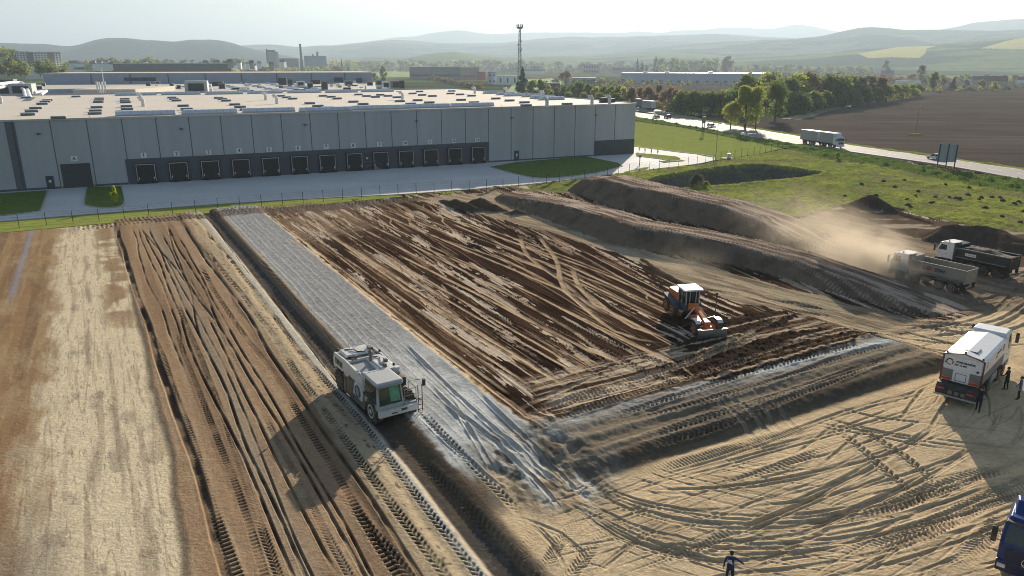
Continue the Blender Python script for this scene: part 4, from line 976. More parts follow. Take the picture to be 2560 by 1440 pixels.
for x in (73.6, 72.4, 71.4): rl.tube((x, 1.3, 1.05), (x, 1.3, 2.1), .03)
rl.tube((73.6, 1.3, 2.1), (71.4, 1.3, 2.1), .03); rl.tube((71.4, 1.3, 2.1), (69.9, 1.3, 1.2), .03); rl.tube((69.9, 1.3, 0), (69.9, 1.3, 1.2), .03)
rl.build('handrail', GREYM, wh)
def inv_d(u):
    lo, hi = -5., 200.
    for _ in range(40):
        m = (lo + hi) / 2
        p = W(m, 0, 11)
        if PX(p[0], p[1], 11)[0] > u: lo = m
        else: hi = m
    return lo
for u in (95, 452, 762, 1040, 1279, 1490):
    d = inv_d(u); MB().bx(d - .35, d + .35, .02, .4, 10.4, 10.55).bx(d - .05, d + .05, .02, .1, 10.2, 10.6).build('wall_lamp', DKM, wh)
MI = Matrix.Translation(Vector(W(0))) @ Matrix.Rotation(rotW, 4, 'Z'); MI = MI.inverted()
def onroof(u, v, z=WHL): return MI @ Vector(GP(u, v, z))
SKY1 = [(195,727),(355,748),(338,759),(316,775),(268,808),(239,832),(211,856),(437,880),(567,720),(741,735),(737,747),(733,761),(721,801),(712,828),(708,848),(930,739),(930,750),(935,763),(942,793),(947,815),(952,838),(1280,728),(1296,740),(1314,750),(1364,790),(1390,815),(1413,830),(1628,730),(1655,739),(1683,751),(1748,780),(1787,799),(1830,818),(2090,715),(2133,726),(2179,736),(2306,771),(2367,792),(2440,805),(2405,715),(2465,722),(2510,735)]
SKY2 = [(138,705),(198,716),(265,723),(300,707),(358,715),(425,725),(100,759),(172,777),(250,794),(445,755),(527,775),(618,790),(540,697),(592,682),(612,708),(688,716),(578,748),(665,765),(760,782),(823,697),(832,678),(894,704),(980,714),(902,745),(997,764),(1104,775),(1160,735),(1262,750),(1373,764),(1385,787),(1690,776)]
SKYC = M('skylight_curb', (.20, .185, .17), .7, 0, .15)
for x, y, o in [(a, b, 0) for a, b in SKY1] + [(a, b, 850) for a, b in SKY2]:
    p = onroof(x / 2.977 + o, y / 2.977 + 1.2)
    if p.x > HWID - 3 or -p.y > HD - 2: continue
    s = MB().box((p.x, p.y, WHL + .22), (2.5, 1.3, .44)).build('roof_skylight', SKYC, wh)
    MB().box((p.x, p.y, WHL + .49), (2.62, 1.42, .10), taper=(.86, .7)).build('dome', POLY, s)
BAR = [((862,862),(1305,853),0),((1352,852),(1765,843),0),((1805,838),(2195,830),0),((2225,832),(2618,824),0),((92,820),(450,807),850),((468,808),(802,797),850),((820,797),(1140,790),850),
       ((858,712),(1165,708),0),((1200,706),(1495,704),0),((1528,703),(1810,700),0),((1840,697),(2105,694),0),((2135,692),(2395,690),0),((2417,690),(2667,688),0),((157,685),(400,682),850),
       ((1045,695),(1240,697),850),((1160,706),(1310,706),850),((1225,716),(1370,714),850),((1340,720),(1530,721),850),((1417,733),(1590,731),850),((1490,745),(1660,741),850)]
for a, b, o in BAR:
    p = onroof(a[0] / 2.977 + o, a[1] / 2.977); q = onroof(b[0] / 2.977 + o, b[1] / 2.977)
    y = (p.y + q.y) / 2; y = max(y, -HD + 1.2)
    if min(p.x, q.x) > HWID - 2: continue
    n = 10; mb = MB(); rings = []
    for xx in (min(p.x, q.x), max(p.x, q.x)):
        rings.append([(xx, y + .85 * math.cos(t * math.pi / n), WHL + .22 + .72 * math.sin(t * math.pi / n)) for t in range(n + 1)])
    mb.loft(rings)
    s = mb.build('barrel_skylight', POLY, wh)
    rb = MB(); rb.bx(min(p.x, q.x) - .05, max(p.x, q.x) + .05, y - 1.05, y + 1.05, WHL, WHL + .26)
    for i in range(1, 8):
        xx = min(p.x, q.x) + abs(p.x - q.x) * i / 8
        rb.loft([[(xx + e, y + .87 * math.cos(t * math.pi / n), WHL + .22 + .74 * math.sin(t * math.pi / n)) for t in range(n + 1)] for e in (-.03, .03)])
    rb.build('ribs', ALU, s)
for x, y, o in [(10,772,0),(1048,750,0),(1068,792,0),(1978,746,0),(2062,772,0),(465,740,850),(1003,697,850),(1240,702,850),(1512,732,850),(1540,795,850),(1875,780,850),(2005,776,850)]:
    p = onroof(x / 2.977 + o, y / 2.977)
    mb = MB().tube((p.x, p.y, WHL), (p.x, p.y, WHL + 1.5), .42, .42, 10)
    pts = [(p.x + .55 - .55 * math.cos(a), p.y, WHL + 1.5 + .55 * math.sin(a)) for a in (0, .6, 1.2, 1.8, 2.5)]
    for a, b in zip(pts[:-1], pts[1:]): mb.tube(a, b, .42, .44, 10)
    mb.build('roof_vent', WPNT, wh, smooth=False)
p = onroof(1510, 256)
MB().box((p.x, p.y, WHL + .6), (2.2, 1.4, 1.2)).box((p.x - 2.6, p.y, WHL + .5), (1.4, 1.2, 1.0)).build('roof_unit', DKM, wh)
for x, y, o in [(668,880,0),(1460,858,0),(2283,842,0),(380,828,850),(657,824,850),(1200,806,850),(1710,790,850)]:
    p = onroof(x / 2.977 + o, y / 2.977); MB().tube((p.x, p.y, WHL), (p.x, p.y, WHL + .8), .05).build('vent_pipe', WPNT, wh)

# ================================================================== FACTORY BEHIND THE WAREHOUSE
FACW = M('blue_grey_cladding', (.33, .37, .44), .6, 0, .08, .3)
FZ = 12.3
fc = empty('factory', W(60, HD + 3), 0, label='sprawling factory with a cluttered flat roof, right behind the grey warehouse', cat='factory')
fc.rotation_euler = (0, 0, rotW)
MF = (Matrix.Translation(Vector(W(60, HD + 3))) @ Matrix.Rotation(rotW, 4, 'Z')).inverted()
def fp(u, v, z=FZ): return MF @ Vector(GP(u, v, z))
foot = [MF @ Vector(W(44, HD + 3)), fp(940, 205), fp(110, 211), fp(-500, 218), MF @ Vector(W(330, HD + 3))]
MB().prism_z([(p.x, p.y) for p in foot], -.3, FZ - .2).build('wall', FACW, fc)
MB().prism_z([(p.x, p.y) for p in foot], FZ - .2, FZ).build('roof', M('gravel_roof', (.52, .475, .42), .9, 0, .2, .12, dirt=(.36, .34, .32), dirtamt=.4), fc)
a, b = fp(112, 211), fp(930, 205.5); d = (b - a); d.z = 0; dn = Vector((-d.y, d.x, 0)).normalized()
if (MF @ Vector((0, 2000, 0)) - a).dot(dn) < 0: dn = -dn
P4 = [(a.x, a.y), (b.x, b.y), (b.x + dn.x * 60, b.y + dn.y * 60), (a.x + dn.x * 60, a.y + dn.y * 60)]
MB().prism_z(P4, FZ, FZ + 5.6).build('high_bay_wall', FACW, fc)
MB().prism_z([(x, y) for x, y in P4], FZ + 5.6, FZ + 5.9).build('high_bay_roof', ROOFM, fc)
yawF = math.atan2(d.y, d.x)
for i in range(1, 9):
    q = a + d * (i / 9 + .02); MB().box((q.x - dn.x * .2, q.y - dn.y * .2, FZ + 2.8), (.5, .4, 5.4), rz=yawF).build('downpipe', JOINT, fc)
q = a + d * .27; MB().box((q.x - dn.x * .1, q.y - dn.y * .1, FZ + 2.5), (16, .3, 1.8), rz=yawF).build('window_band', WALLK, fc)
rs = random.Random(11)
def funit(u, v, wpx, hpx, mat, name='roof_unit', dep=.8, grille=True):
    p = fp(u, v); D = GP(u, v, FZ)[1]; sc = CAM_F / (D * CT + 3)
    w, h = wpx / sc, hpx / sc
    o = MB().box((p.x, p.y, FZ + h / 2), (w, max(1.2, w * dep), h), rz=yawF + rs.uniform(-.05, .05)).build(name, mat, fc)
    if grille:
        MB().box((p.x + dn.x * -(max(1.2, w * dep) / 2 + .05), p.y - dn.y * (max(1.2, w * dep) / 2 + .05), FZ + h * .5), (w * .7, .1, h * .6), rz=yawF).build('grille', DKM, o)
for a_ in [(160,209,11,6,WPNT),(178,232,15,8,WPNT),(110,216,8,8,GREYM),(494,232,52,29,M('pale_cladding', (.42, .45, .47), .6)),(545,215,26,11,DKM),(556,222,16,14,GREYM),(707,212,20,17,DKM),(726,213,14,17,GREYM),(752,216,20,13,WPNT),(776,222,14,16,GREYM),(790,210,22,10,DKM),
           (812,227,16,26,GREYM),(826,204,24,12,DKM),(846,206,20,12,DKM),(872,214,18,12,GREYM),(897,206,14,10,DKM),(950,215,20,14,GREYM),(965,222,18,18,WPNT),(990,222,26,20,GREYM),(1005,224,12,22,DKM),(440,208,14,5,WPNT),(430,215,10,6,GREYM),(448,222,10,9,GREYM),(590,224,22,6,WPNT),
           (395,210,12,7,WPNT),(372,216,10,8,DKM),(640,207,9,5,WPNT),(680,206,10,5,WPNT),(615,212,9,4,WPNT),(100,224,14,9,GREYM),(60,238,50,28,M('pale_cladding', (.42, .45, .47), .6)),(20,238,60,24,FACW),(10,226,40,20,DKM),(868,228,18,9,DKM),(925,214,14,9,GREYM),(20,208,34,10,GREYM)]:
    funit(*a_)
rq = random.Random(31)
for i in range(58):
    v_ = rq.uniform(206, 236); u_ = rq.uniform(385, 1075 - (v_ - 206) * -0 - max(0, 224 - v_) * 7)
    funit(u_, v_, rq.uniform(4, 13), rq.uniform(2, 7), rq.choice([WPNT, WPNT, GREYM, DKM, FACW]), grille=False)
for i in range(14):
    v_ = rq.uniform(208, 234); u_ = rq.uniform(400, 980); p = fp(u_, v_); q = fp(u_ + rq.uniform(15, 45), v_ + rq.uniform(-1, 3))
    MB().tube((p.x, p.y, FZ + .7), (q.x, q.y, FZ + .7), .28, None, 8).build('roof_duct', rq.choice([WPNT, GREYM]), fc)
for u, v in ((246, 236), (252, 238), (259, 237), (266, 236)):
    p = fp(u, v); MB().tube((p.x, p.y, FZ), (p.x, p.y, FZ + 4.6), .32, .32, 10).build('exhaust_stack', WPNT, fc)
p = fp(262, 226); MB().tube((p.x, p.y, FZ), (p.x, p.y, FZ + 9), .16).build('exhaust_stack', WPNT, fc)
for k, pts in enumerate([[(0, 216), (30, 212), (58, 210), (68, 214), (74, 224), (76, 236)], [(0, 222), (25, 218), (50, 216), (62, 220), (66, 232)], [(90, 232), (120, 228), (106, 238)]]):
    mb = MB(); zz = [FZ + 6.5, FZ + 6.8, FZ + 6.5, FZ + 5, FZ + 2, FZ]
    P = [fp(u, v + 20) for u, v in pts]
    for i in range(len(P) - 1): mb.tube((P[i].x, P[i].y, zz[i] * .55 + FZ * .45 - k * .6), (P[i + 1].x, P[i + 1].y, zz[i + 1] * .55 + FZ * .45 - k * .6), .62 - .1 * k, None, 10)
    mb.build('air_duct', WPNT, fc)
for row in ([(590, 206), (720, 234)], [(655, 207), (770, 232)], [(690, 205), (800, 226)], [(560, 214), (640, 233)]):
    n = 9
    for i in range(n):
        u = row[0][0] + (row[1][0] - row[0][0]) * i / (n - 1); v = row[0][1] + (row[1][1] - row[0][1]) * i / (n - 1)
        p = fp(u, v); s = MB().box((p.x, p.y, FZ + .25), (3.4, 3.0, .5), rz=yawF).box((p.x, p.y, FZ + .65), (3.2, 2.8, .3), rz=yawF, taper=(.6, .6)).build('skylight', POLY, fc)
pa, pb = fp(262, 236), fp(372, 226)
MB().box(((pa.x + pb.x) / 2, (pa.y + pb.y) / 2, FZ + .9), (abs((pb - pa).length), 22, 1.8), rz=math.atan2(pb.y - pa.y, pb.x - pa.x)).build('ribbed_roof', ROOFM, fc)
pa, pb = fp(108, 234), fp(250, 231)
MB().box(((pa.x + pb.x) / 2, (pa.y + pb.y) / 2, FZ + .8), (abs((pb - pa).length), 6, 1.6), rz=math.atan2(pb.y - pa.y, pb.x - pa.x)).build('plant_room', FACW, fc)

# ================================================================== OTHER BUILDINGS OF THE VALLEY
def building(name, label, cat, u0, u1, vt, vb, D, dep, wmat, rmat, group=None, roof='flat', wins=None, rh=.3, yaw=0.0, winm=None):
    if vb > 170: D = min(GP((u0 + u1) / 2, vb)[1], D * 1.15 if u0 < 830 else 1900)
    p = GD((u0 + u1) / 2, vb, D)
    sc = D / (CT * CAM_F - S_T * (vb - 720))
    w = (u1 - u0) * sc; h = (vb - vt) * sc
    z0 = 0.0 if abs(p[2]) < 14 else p[2]
    h += p[2] - z0
    o = empty(name, (p[0], p[1], z0), yaw - math.atan2(p[0], p[1]) , label=label, cat=cat, group=group)
    MB().bx(-w / 2, w / 2, 0, dep, -6, h).build('wall', wmat, o)
    if roof == 'flat':
        MB().bx(-w / 2 - .2, w / 2 + .2, -.2, dep + .2, h, h + rh).build('roof', rmat, o)
    else:
        hh = rh; mb = MB()
        mb.add([(-w / 2 - .4, -.5, h), (w / 2 + .4, -.5, h), (w / 2 + .4, dep + .5, h), (-w / 2 - .4, dep + .5, h), (-w / 2 - .4, dep / 2, h + hh), (w / 2 + .4, dep / 2, h + hh)], [(0, 1, 5, 4), (2, 3, 4, 5), (0, 4, 3), (1, 2, 5), (0, 3, 2, 1)])
        mb.build('roof', rmat, o)
    if wins:
        nx, nz, fx, fz = wins
        for k in range(nz):
            for i in range(nx):
                cx = -w / 2 + w * (i + .5) / nx; cz = h * (k + .5) / nz
                MB().bx(cx - w / nx * fx / 2, cx + w / nx * fx / 2, -.08, .02, cz - h / nz * fz / 2, cz + h / nz * fz / 2).build('window', winm or GLASS(), o)
    return o, w, h
LW = M('white_render', (.82, .82, .80), .8, 0, .06, .2); BG1 = M('beige_grey_render', (.36, .32, .29), .8, 0, .08, .2); DKH = M('dark_green_cladding', (.055, .065, .068), .7, 0, .1, .2)
BLW = M('blue_white_cladding', (.38, .43, .52), .6, 0, .06, .1); RED = M('red_panel', (.42, .05, .04), .6); BRR = M('brown_tiles', (.16, .09, .065), .85, 0, .15); GRR = M('grey_roof', (.25, .25, .26), .8); BLR = M('slate_roof', (.09, .105, .13), .8)
building('industrial_hall', 'long dark hall with a white roof edge, seen behind the factory roof on the left', 'hall', 276, 570, 160, 183, 900, 60, DKH, WPNT, rh=.8)
building('industrial_hall', 'low pale wall of a long hall in front of the apartment block', 'hall', 72, 178, 166, 180, 600, 30, LW, GRR)
o, w, h = building('office_building', 'white office block with dark ribbon windows, left of the dark hall', 'office', 178, 212, 160, 184, 860, 25, LW, GRR)
for k in (.35, .75): MB().bx(-w / 2 + .3, w / 2 - .3, -.1, .02, h * k - 1.4, h * k + 1.4).build('window_band', GLASS(), o)
o, w, h = building('office_building', 'smaller white office with one dark window strip, touching the dark hall', 'office', 236, 277, 161, 184, 850, 25, LW, GRR)
MB().bx(-w / 2 + .3, w / 2 - .3, -.1, .02, h * .55 - 1.6, h * .55 + 1.6).build('window_band', GLASS(), o)
o, w, h = building('apartment_block', 'tall white and brown panel apartment block on the wooded slope at the left', 'apartment block', 54, 149, 132, 164, 720, 12, LW, GRR, wins=(15, 6, .5, .45))
for f in (-.20, .27): MB().bx(w * f - w * .07, w * f + w * .07, -.9, .0, 0, h * .97).build('stair_tower', BG1, o)
o, w, h = building('silo_block', 'tall grey silo block with a lift tower on its left side', 'silo', 672, 697, 131, 158, 1700, 20, M('silo_cladding', (.42, .45, .48), .7), GRR)
MB().bx(-w / 2 - 3.5, -w / 2, 0, 5, 0, h + 6).build('lift_tower', GREYM, o); MB().bx(-w / 2, w / 4, 2, 5, h + .4, h + 4).build('conveyor', GREYM, o)
o, w, h = building('process_plant', 'white blue factory block with a small tower, right of the brick chimney', 'factory', 762, 816, 141, 159, 1650, 30, BLW, GRR)
MB().bx(3, 7, 5, 9, h, h + 9).build('roof_tower', GREYM, o); MB().bx(-6, -3, 5, 8, h, h + 4).build('roof_unit', GREYM, o)
o, w, h = building('process_plant', 'low grey sheds at the foot of the chimney', 'factory', 700, 746, 147, 160, 1680, 25, BG1, GRR)
p = GD(754, 160, 1660); ch = empty('chimney', (p[0], p[1], 0), 0, label='slender tall factory chimney on the horizon', cat='chimney')
hh = GD(753, 110, 1660)[2]; MB().tube((0, 0, 0), (0, 0, hh), 3.4, 2.0, 12).build('shaft', M('chimney_brick', (.25, .22, .21), .85, 0, .1), ch)
MB().tube((0, 0, hh - 1.5), (0, 0, hh), 2.3, 2.3, 12).build('rim', DKM, ch)
o, w, h = building('industrial_hall', 'dark grey box hall with lamp posts in front, left of the lattice mast', 'hall', 1025, 1150, 169, 199, 800, 40, GREYM, GRR)
MB().bx(-w / 2, w / 2, -.1, .02, h * .25, h * .42).build('window_band', WALLK, o)
o, w, h = building('retail_hall', 'brownish grey hall with a red stripe beside the dark grey hall', 'hall', 1150, 1198, 170, 199, 820, 40, BG1, GRR)
MB().bx(-w / 2, w * .28, -.3, .02, h * .18, h * .40).build('red_stripe', RED, o)
building('retail_hall', 'small hall with red slatted side next to the brownish hall', 'hall', 1192, 1214, 180, 199, 830, 20, RED, GRR)
o, w, h = building('service_building', 'blue and white kiosk-like block left of the white shed', 'building', 1220, 1241, 182, 211, 690, 10, BLW, BLR, wins=(2, 2, .4, .3))
building('service_building', 'low white building with an arched dark door beside the dark conifer', 'building', 1242, 1296, 190, 212, 680, 14, LW, WPNT, wins=(3, 1, .2, .5))
building('shed', 'pale blue metal shed standing behind the green hedge', 'shed', 1430, 1489, 195, 213, 640, 16, BLW, WPNT)
building('carport', 'dark open shelter with a bright flat roof above the hedge', 'shelter', 1360, 1400, 209, 226, 520, 8, WALLK, WPNT)
building('house', 'long low house with a dark roof left of the bright green patch', 'house', 1308, 1362, 178, 186, 900, 12, LW, BLR, roof='gable', rh=4)
building('house', 'house with a dark brown roof under the three conifers', 'house', 1532, 1584, 176, 185, 900, 14, BG1, BRR, roof='gable', rh=6)
building('house', 'tiny red roofed house in the trees beyond the mast', 'house', 1326, 1346, 172, 178, 1100, 12, LW, M('red_tiles', (.33, .12, .08), .85), roof='gable', rh=5)
building('structure_frame', 'unfinished brown building frame far off between the trees', 'building', 1458, 1497, 162, 174, 1150, 14, BG1, BRR, wins=(6, 2, .6, .5))
o, w, h = building('industrial_hall', 'very long pale blue hall with a bright roof beyond the trees on the right', 'hall', 1552, 1912, 186, 209, 720, 50, BLW, WPNT, rh=1.2)
for i in range(16):
    cx = -w / 2 + w * (i + .5) / 16; MB().bx(cx - 2, cx + 2, -.1, .02, 1, 3.5).build('dock_door', WALLK, o)
for x in (-.2, .1, -.35): MB().bx(w * x, w * x + 6, 10, 16, h + 1.2, h + 3.2).build('roof_unit', WPNT, o)
for i, (lab, u0, u1, vt, vb, D, rm, hh) in enumerate([('house with a blue grey gable roof among bare trees at the right', 2203, 2232, 184, 192, 700, BLR, 5.5), ('dark grey roofed cottage left of the brown roofed barn', 2432, 2458, 200, 209, 640, BLR, 4.5), ('long brown roofed barn at the far edge of the ploughed field', 2462, 2512, 203, 213, 630, BRR, 5.5), ('little dark house at the right border of the picture', 2545, 2575, 200, 208, 640, BLR, 4)]):
    building('house', lab, 'house', u0, u1, vt, vb, D, 10, LW if i == 3 else BG1, rm, roof='gable', rh=hh, group='houses beyond the ploughed field')
building('greenhouse', 'long white low greenhouse roof behind the trees at the field edge', 'greenhouse', 2240, 2298, 203, 209, 640, 6, LW, WPNT)

rh_ = random.Random(8)
for i in range(22):
    u = rh_.uniform(150, 560) if i < 14 else rh_.uniform(560, 700); D_h = rh_.uniform(1000, 1400); v = rh_.uniform(157, 167)
    building('house', 'tiny pale house among the trees of the distant town', 'house', u, u + rh_.uniform(7, 12), v - rh_.uniform(3, 5), v, D_h, 9, LW if i % 3 else BG1, (BRR, BLR, GRR)[i % 3], roof='gable', rh=3.2, yaw=rh_.uniform(-.5, .5), group='tiny houses of the distant town')
# ================================================================== MAST, POLES, SIGNS, FENCES
p = GP(1299, 236); ms = empty('lattice_mast', (p[0], p[1], 0), .3, label='tall steel lattice telecom mast with antennas, rising above the horizon', cat='mast')
H_ = 50.0; lg = MB(); br = MB()
cor_ = lambda z: [(s * (1.5 - 1.0 * z / H_), t * (1.5 - 1.0 * z / H_), z) for s, t in ((-1, -1), (1, -1), (1, 1), (-1, 1))]
zz = np.linspace(0, H_ - 1, 17)
for a_, b_ in zip(zz[:-1], zz[1:]):
    A, B = cor_(a_), cor_(b_)
    for i in range(4):
        lg.tube(A[i], B[i], .17, None, 5, False); br.tube(A[i], B[(i + 1) % 4], .09, None, 4, False); br.tube(B[i], B[(i + 1) % 4], .09, None, 4, False)
STEEL = M('galvanised_steel', (.28, .27, .27), .5, .3, .1)
lg.build('legs', STEEL, ms); br.build('bracing', STEEL, ms)
MB().tube((0, 0, H_ - 1), (0, 0, H_ + .3), 1.9, 1.9, 10).tube((0, 0, 33), (0, 0, 33.3), 1.6, None, 8).tube((0, 0, 25), (0, 0, 25.3), 1.7, None, 8).build('platform', STEEL, ms)
for i in range(8):
    an = i * math.pi / 4; MB().box((2.3 * math.cos(an), 2.3 * math.sin(an), H_ + .8), (.5, .5, 2.8)).build('antenna', GREYM, ms)
for zq, an in ((40, .5), (37, 2.6), (34, -.8)): MB().tube((1.2 * math.cos(an), 1.2 * math.sin(an), zq), (1.6 * math.cos(an), 1.6 * math.sin(an), zq), .7, None, 10).build('dish', WPNT, ms)
def pole(name, label, u, v, h, arm=0, r=.09, cross=False, group=None, mat=None):
    p = GP(u, v); o = empty(name, (p[0], p[1], 0), 0, label=label, cat=name.replace('_', ' '), group=group)
    MB().tube((0, 0, -.3), (0, 0, h), r, r * .6, 8).build('pole', mat or GREYM, o)
    if arm: MB().tube((0, 0, h), (arm, 0, h + .2), .05).box((arm + .3, 0, h + .22), (.8, .25, .12)).build('lamp_head', GREYM, o)
    if cross:
        MB().box((0, 0, h - .5), (2.2, .14, .14), rz=.5).build('crossarm', GREYM, o)
        MB().box((0, 0, .25), (4, 4, .5), rz=.6, taper=(.7, .7)).build('grass_mound', LAWN2, o)
    return o
pole('street_lamp', 'thin grey lamp post at the edge of the lawn by the turning loop', 1789, 396, 8.5, .9)
pole('power_pole', 'lone power pole standing in the ploughed field', 2288, 338, 8.5, 0, .14, True)
for i, (u, v, h, lab) in enumerate([(892, 179, 13, 'street lamp by the bright green field behind the factory'), (1375, 205, 14, 'tall thin pole beside the bright green patch'), (1060, 203, 13, 'lamp post left in front of the dark grey hall'), (1118, 204, 13, 'lamp post right in front of the dark grey hall'), (1400, 178, 18, 'white flagpole among the far trees')]):
    pole('street_lamp', lab, u, v, h, .8, .16, group='far lamp posts')
for u, v, h, D in ((2133, 152, 30, 2100), (2317, 152, 34, 2000)):
    p = GD(u, v, D); o = empty('power_pylon', (p[0], p[1], 0), 0, label='far power pylon left of the yellow field' if u < 2200 else 'far power pylon in front of the dark copse beside the yellow field', cat='pylon', group='far power pylons')
    mb = MB()
    for s in (-1, 1): mb.tube((s * 3, 0, 0), (s * .6, 0, h), .35, .25, 4)
    for z in range(4, h, 5): mb.tube((-3 + 2.4 * z / h, 0, z), (3 - 2.4 * (z + 4) / h, 0, z + 4), .2, None, 4)
    mb.build('lattice', STEEL, o); MB().box((0, 0, h * .85), (11, .4, .4)).box((0, 0, h * .95), (8, .4, .4)).build('crossarm', STEEL, o)
def road_sign(label, posts, u, v, wpx, vt, vb, yaw, mat, group=None):
    p = GP(u, v); sc = GP(u, v)[1] / (CT * CAM_F - S_T * (v - 720)); o = empty('road_sign', (p[0], p[1], 0), yaw, label=label, cat='road sign', group=group)
    w = wpx * sc / max(.5, math.cos(yaw + math.atan2(p[0], p[1]))); z1 = (v - vt) * sc; z0 = (v - vb) * sc
    MB().bx(-w / 2, w / 2, -.04, .04, z0, z1).build('panel', mat, o, bevel=.02)
    for k in range(posts):
        x = -w / 2 + w * (k + .5) / posts if posts > 1 else 0
        if posts == 3: x = (-w / 2 + .25, 0, w / 2 - .25)[k]
        MB().box((x, -.14, z1 / 2), (.2, .2, z1)).build('post', DKM, o)
    return o
SIGNB = M('sign_back', (.30, .34, .36), .5, .1, .06)
road_sign('big road sign seen from behind on three posts, in front of the white car', 3, 2363, 421, 42, 361, 405, -.25, SIGNB)
road_sign('small dark road sign panel on two posts left of the white estate car', 2, 1757, 337, 9, 292, 309, -.1, SIGNB)
road_sign('round traffic sign on a thin post in the car park', 1, 1599, 413, 7, 386, 394, -.2, SIGNB)
road_sign('little white sign beyond the road near the hedge', 1, 1741, 291, 5, 283, 289, -.1, SIGNW)
def fence(label, pts, h, gap, post_r=.045, mesh=True, mat=DKM):
    P = np.array(smooth([GP(*p) for p in pts])); s = np.r_[0, np.cumsum(np.hypot(*np.diff(P, axis=0).T))]
    n = int(s[-1] / gap); o = empty('mesh_fence', (P[0][0], P[0][1], 0), 0, label=label, cat='fence')
    Q = [(np.interp(i * gap, s, P[:, 0]) - P[0][0], np.interp(i * gap, s, P[:, 1]) - P[0][1]) for i in range(n + 1)]
    for x, y in Q: MB().tube((x, y, -.2), (x, y, h), post_r, None, 6).build('post', mat, o)
    if mesh:
        mb = MB()
        for a, b in zip(Q[:-1], Q[1:]):
            for z in np.linspace(.12, h - .08, 6): mb.tube((a[0], a[1], z), (b[0], b[1], z), .009, None, 3, False)
        mb.build('wire_mesh', mat, o)
    return o
fence('long dark wire mesh fence between the yard and the building site', [(-330, 605), (0, 574), (300, 550), (545, 526), (830, 503), (1000, 488), (1130, 479), (1300, 467), (1520, 440), (1660, 421), (1785, 404), (1960, 373)], 2.05, 3.45)
fence('wire fence along the lawn below the road verge', [(1592, 306), (1700, 320), (1830, 346), (1965, 372)], 1.9, 5.5)
p = GP(1822, 396); o = empty('hydrant_box', (p[0], p[1], 0), 0, label='small white service box on a slab beside the fence', cat='service box')
MB().bx(-.4, .4, -.3, .3, 0, 1.3).build('box', WPNT, o, bevel=.03); MB().bx(-1.6, .9, -.9, .9, 0, .12).build('slab', KERB, o)
# ================================================================== TREES AND SHRUBS
LEAF = {'g': foliage('leaves_green', (.185, .225, .055), .12, .6), 'y': foliage('leaves_yellow_green', (.34, .37, .07), .10, .6), 'r': foliage('leaves_reddish', (.29, .20, .13), .08, .5), 'b': foliage('twigs_grey_brown', (.23, .21, .145), .08, .4),
        'c': foliage('needles_dark', (.022, .034, .018), .08, .1), 'o': foliage('leaves_golden', (.27, .215, .075), .08, .45), 's': foliage('leaves_grey_green', (.15, .17, .10), .08, .3), 'w': foliage('blossom_white', (.42, .42, .40), .04, .3), 'l': foliage('leaves_spring', (.50, .55, .06), .06, .55), 'h': foliage('scrub_straw', (.23, .17, .085), .08, .3)}
BARK = M('bark', (.085, .068, .052), .95, 0, .25, 3, .5, 12)
def crown_mesh(name, kind, seed, h, w, n, leaf, base=.22, shape='round', nb=16):
    r = random.Random(seed); V = []; F = []
    blobs = []
    for i in range(nb):
        if shape == 'cone':
            t = (i + .5) / nb; z = base + (1 - base) * t; rr = (1 - t) * .5 * w + .03; a = r.uniform(0, 6.3)
            blobs.append((rr * .45 * math.cos(a), rr * .45 * math.sin(a), z * h, rr * .8, rr * .8, h / nb * 1.3)); continue
        a = r.uniform(0, 6.283); z = base + (1 - base) * (r.random() ** .8) * .84 + .05
        prof = math.sin(math.pi * min(1, max(.05, (z - base) / (1 - base)) ** .75)) if shape == 'round' else (1.0 if z < .6 else (1 - z) / .4 + .25)
        R = w * .5 * max(.25, prof) * r.uniform(.35, .78)
        s = w * r.uniform(.16, .28)
        blobs.append((R * math.cos(a), R * math.sin(a), z * h, s, s, s * r.uniform(.7, 1.1)))
    for k in range(n):
        b = blobs[r.randrange(len(blobs))]
        u = r.uniform(-1, 1); a = r.uniform(0, 6.283); q = math.sqrt(1 - u * u); rad = r.random() ** .45 * r.uniform(.75, 1.12)
        p = Vector((b[0] + b[3] * rad * q * math.cos(a), b[1] + b[4] * rad * q * math.sin(a), max(.05 * h, b[2] + b[5] * rad * u)))
        n1 = Vector((r.gauss(0, 1), r.gauss(0, 1), r.gauss(0, .8) + .3)).normalized(); t1 = n1.orthogonal().normalized(); t2 = n1.cross(t1)
        s = leaf * r.uniform(.55, 1.3); i0 = len(V)
        V += [tuple(p + t1 * s + t2 * s * .2), tuple(p + t2 * s * .8), tuple(p - t1 * s * .9), tuple(p - t2 * s * .7 + n1 * s * .3)]
        F.append((i0, i0 + 1, i0 + 2, i0 + 3))
    me = bpy.data.meshes.new(name); me.from_pydata(V, [], F); me.materials.append(LEAF[kind]); return me
def trunk_mesh(name, seed, h, w, th, spread=True):
    r = random.Random(seed); mb = MB()
    mb.tube((0, 0, -.3), (r.uniform(-.15, .15), r.uniform(-.15, .15), h * .45), th, th * .6, 7)
    mb.tube((0, 0, h * .42), (0, 0, h * .85), th * .62, th * .15, 6)
    if spread:
        for i in range(7):
            a = i * 2.4 + r.uniform(-.4, .4); z = h * r.uniform(.22, .55); e = (w * .38 * math.cos(a), w * .38 * math.sin(a), z + h * r.uniform(.15, .32))
            mid = (e[0] * .45, e[1] * .45, z + (e[2] - z) * .6)
            mb.tube((0, 0, z), mid, th * .42, th * .28, 5); mb.tube(mid, e, th * .28, th * .08, 5)
    me = mb.mesh(name); me.materials.append(BARK); return me
PROTO = {}
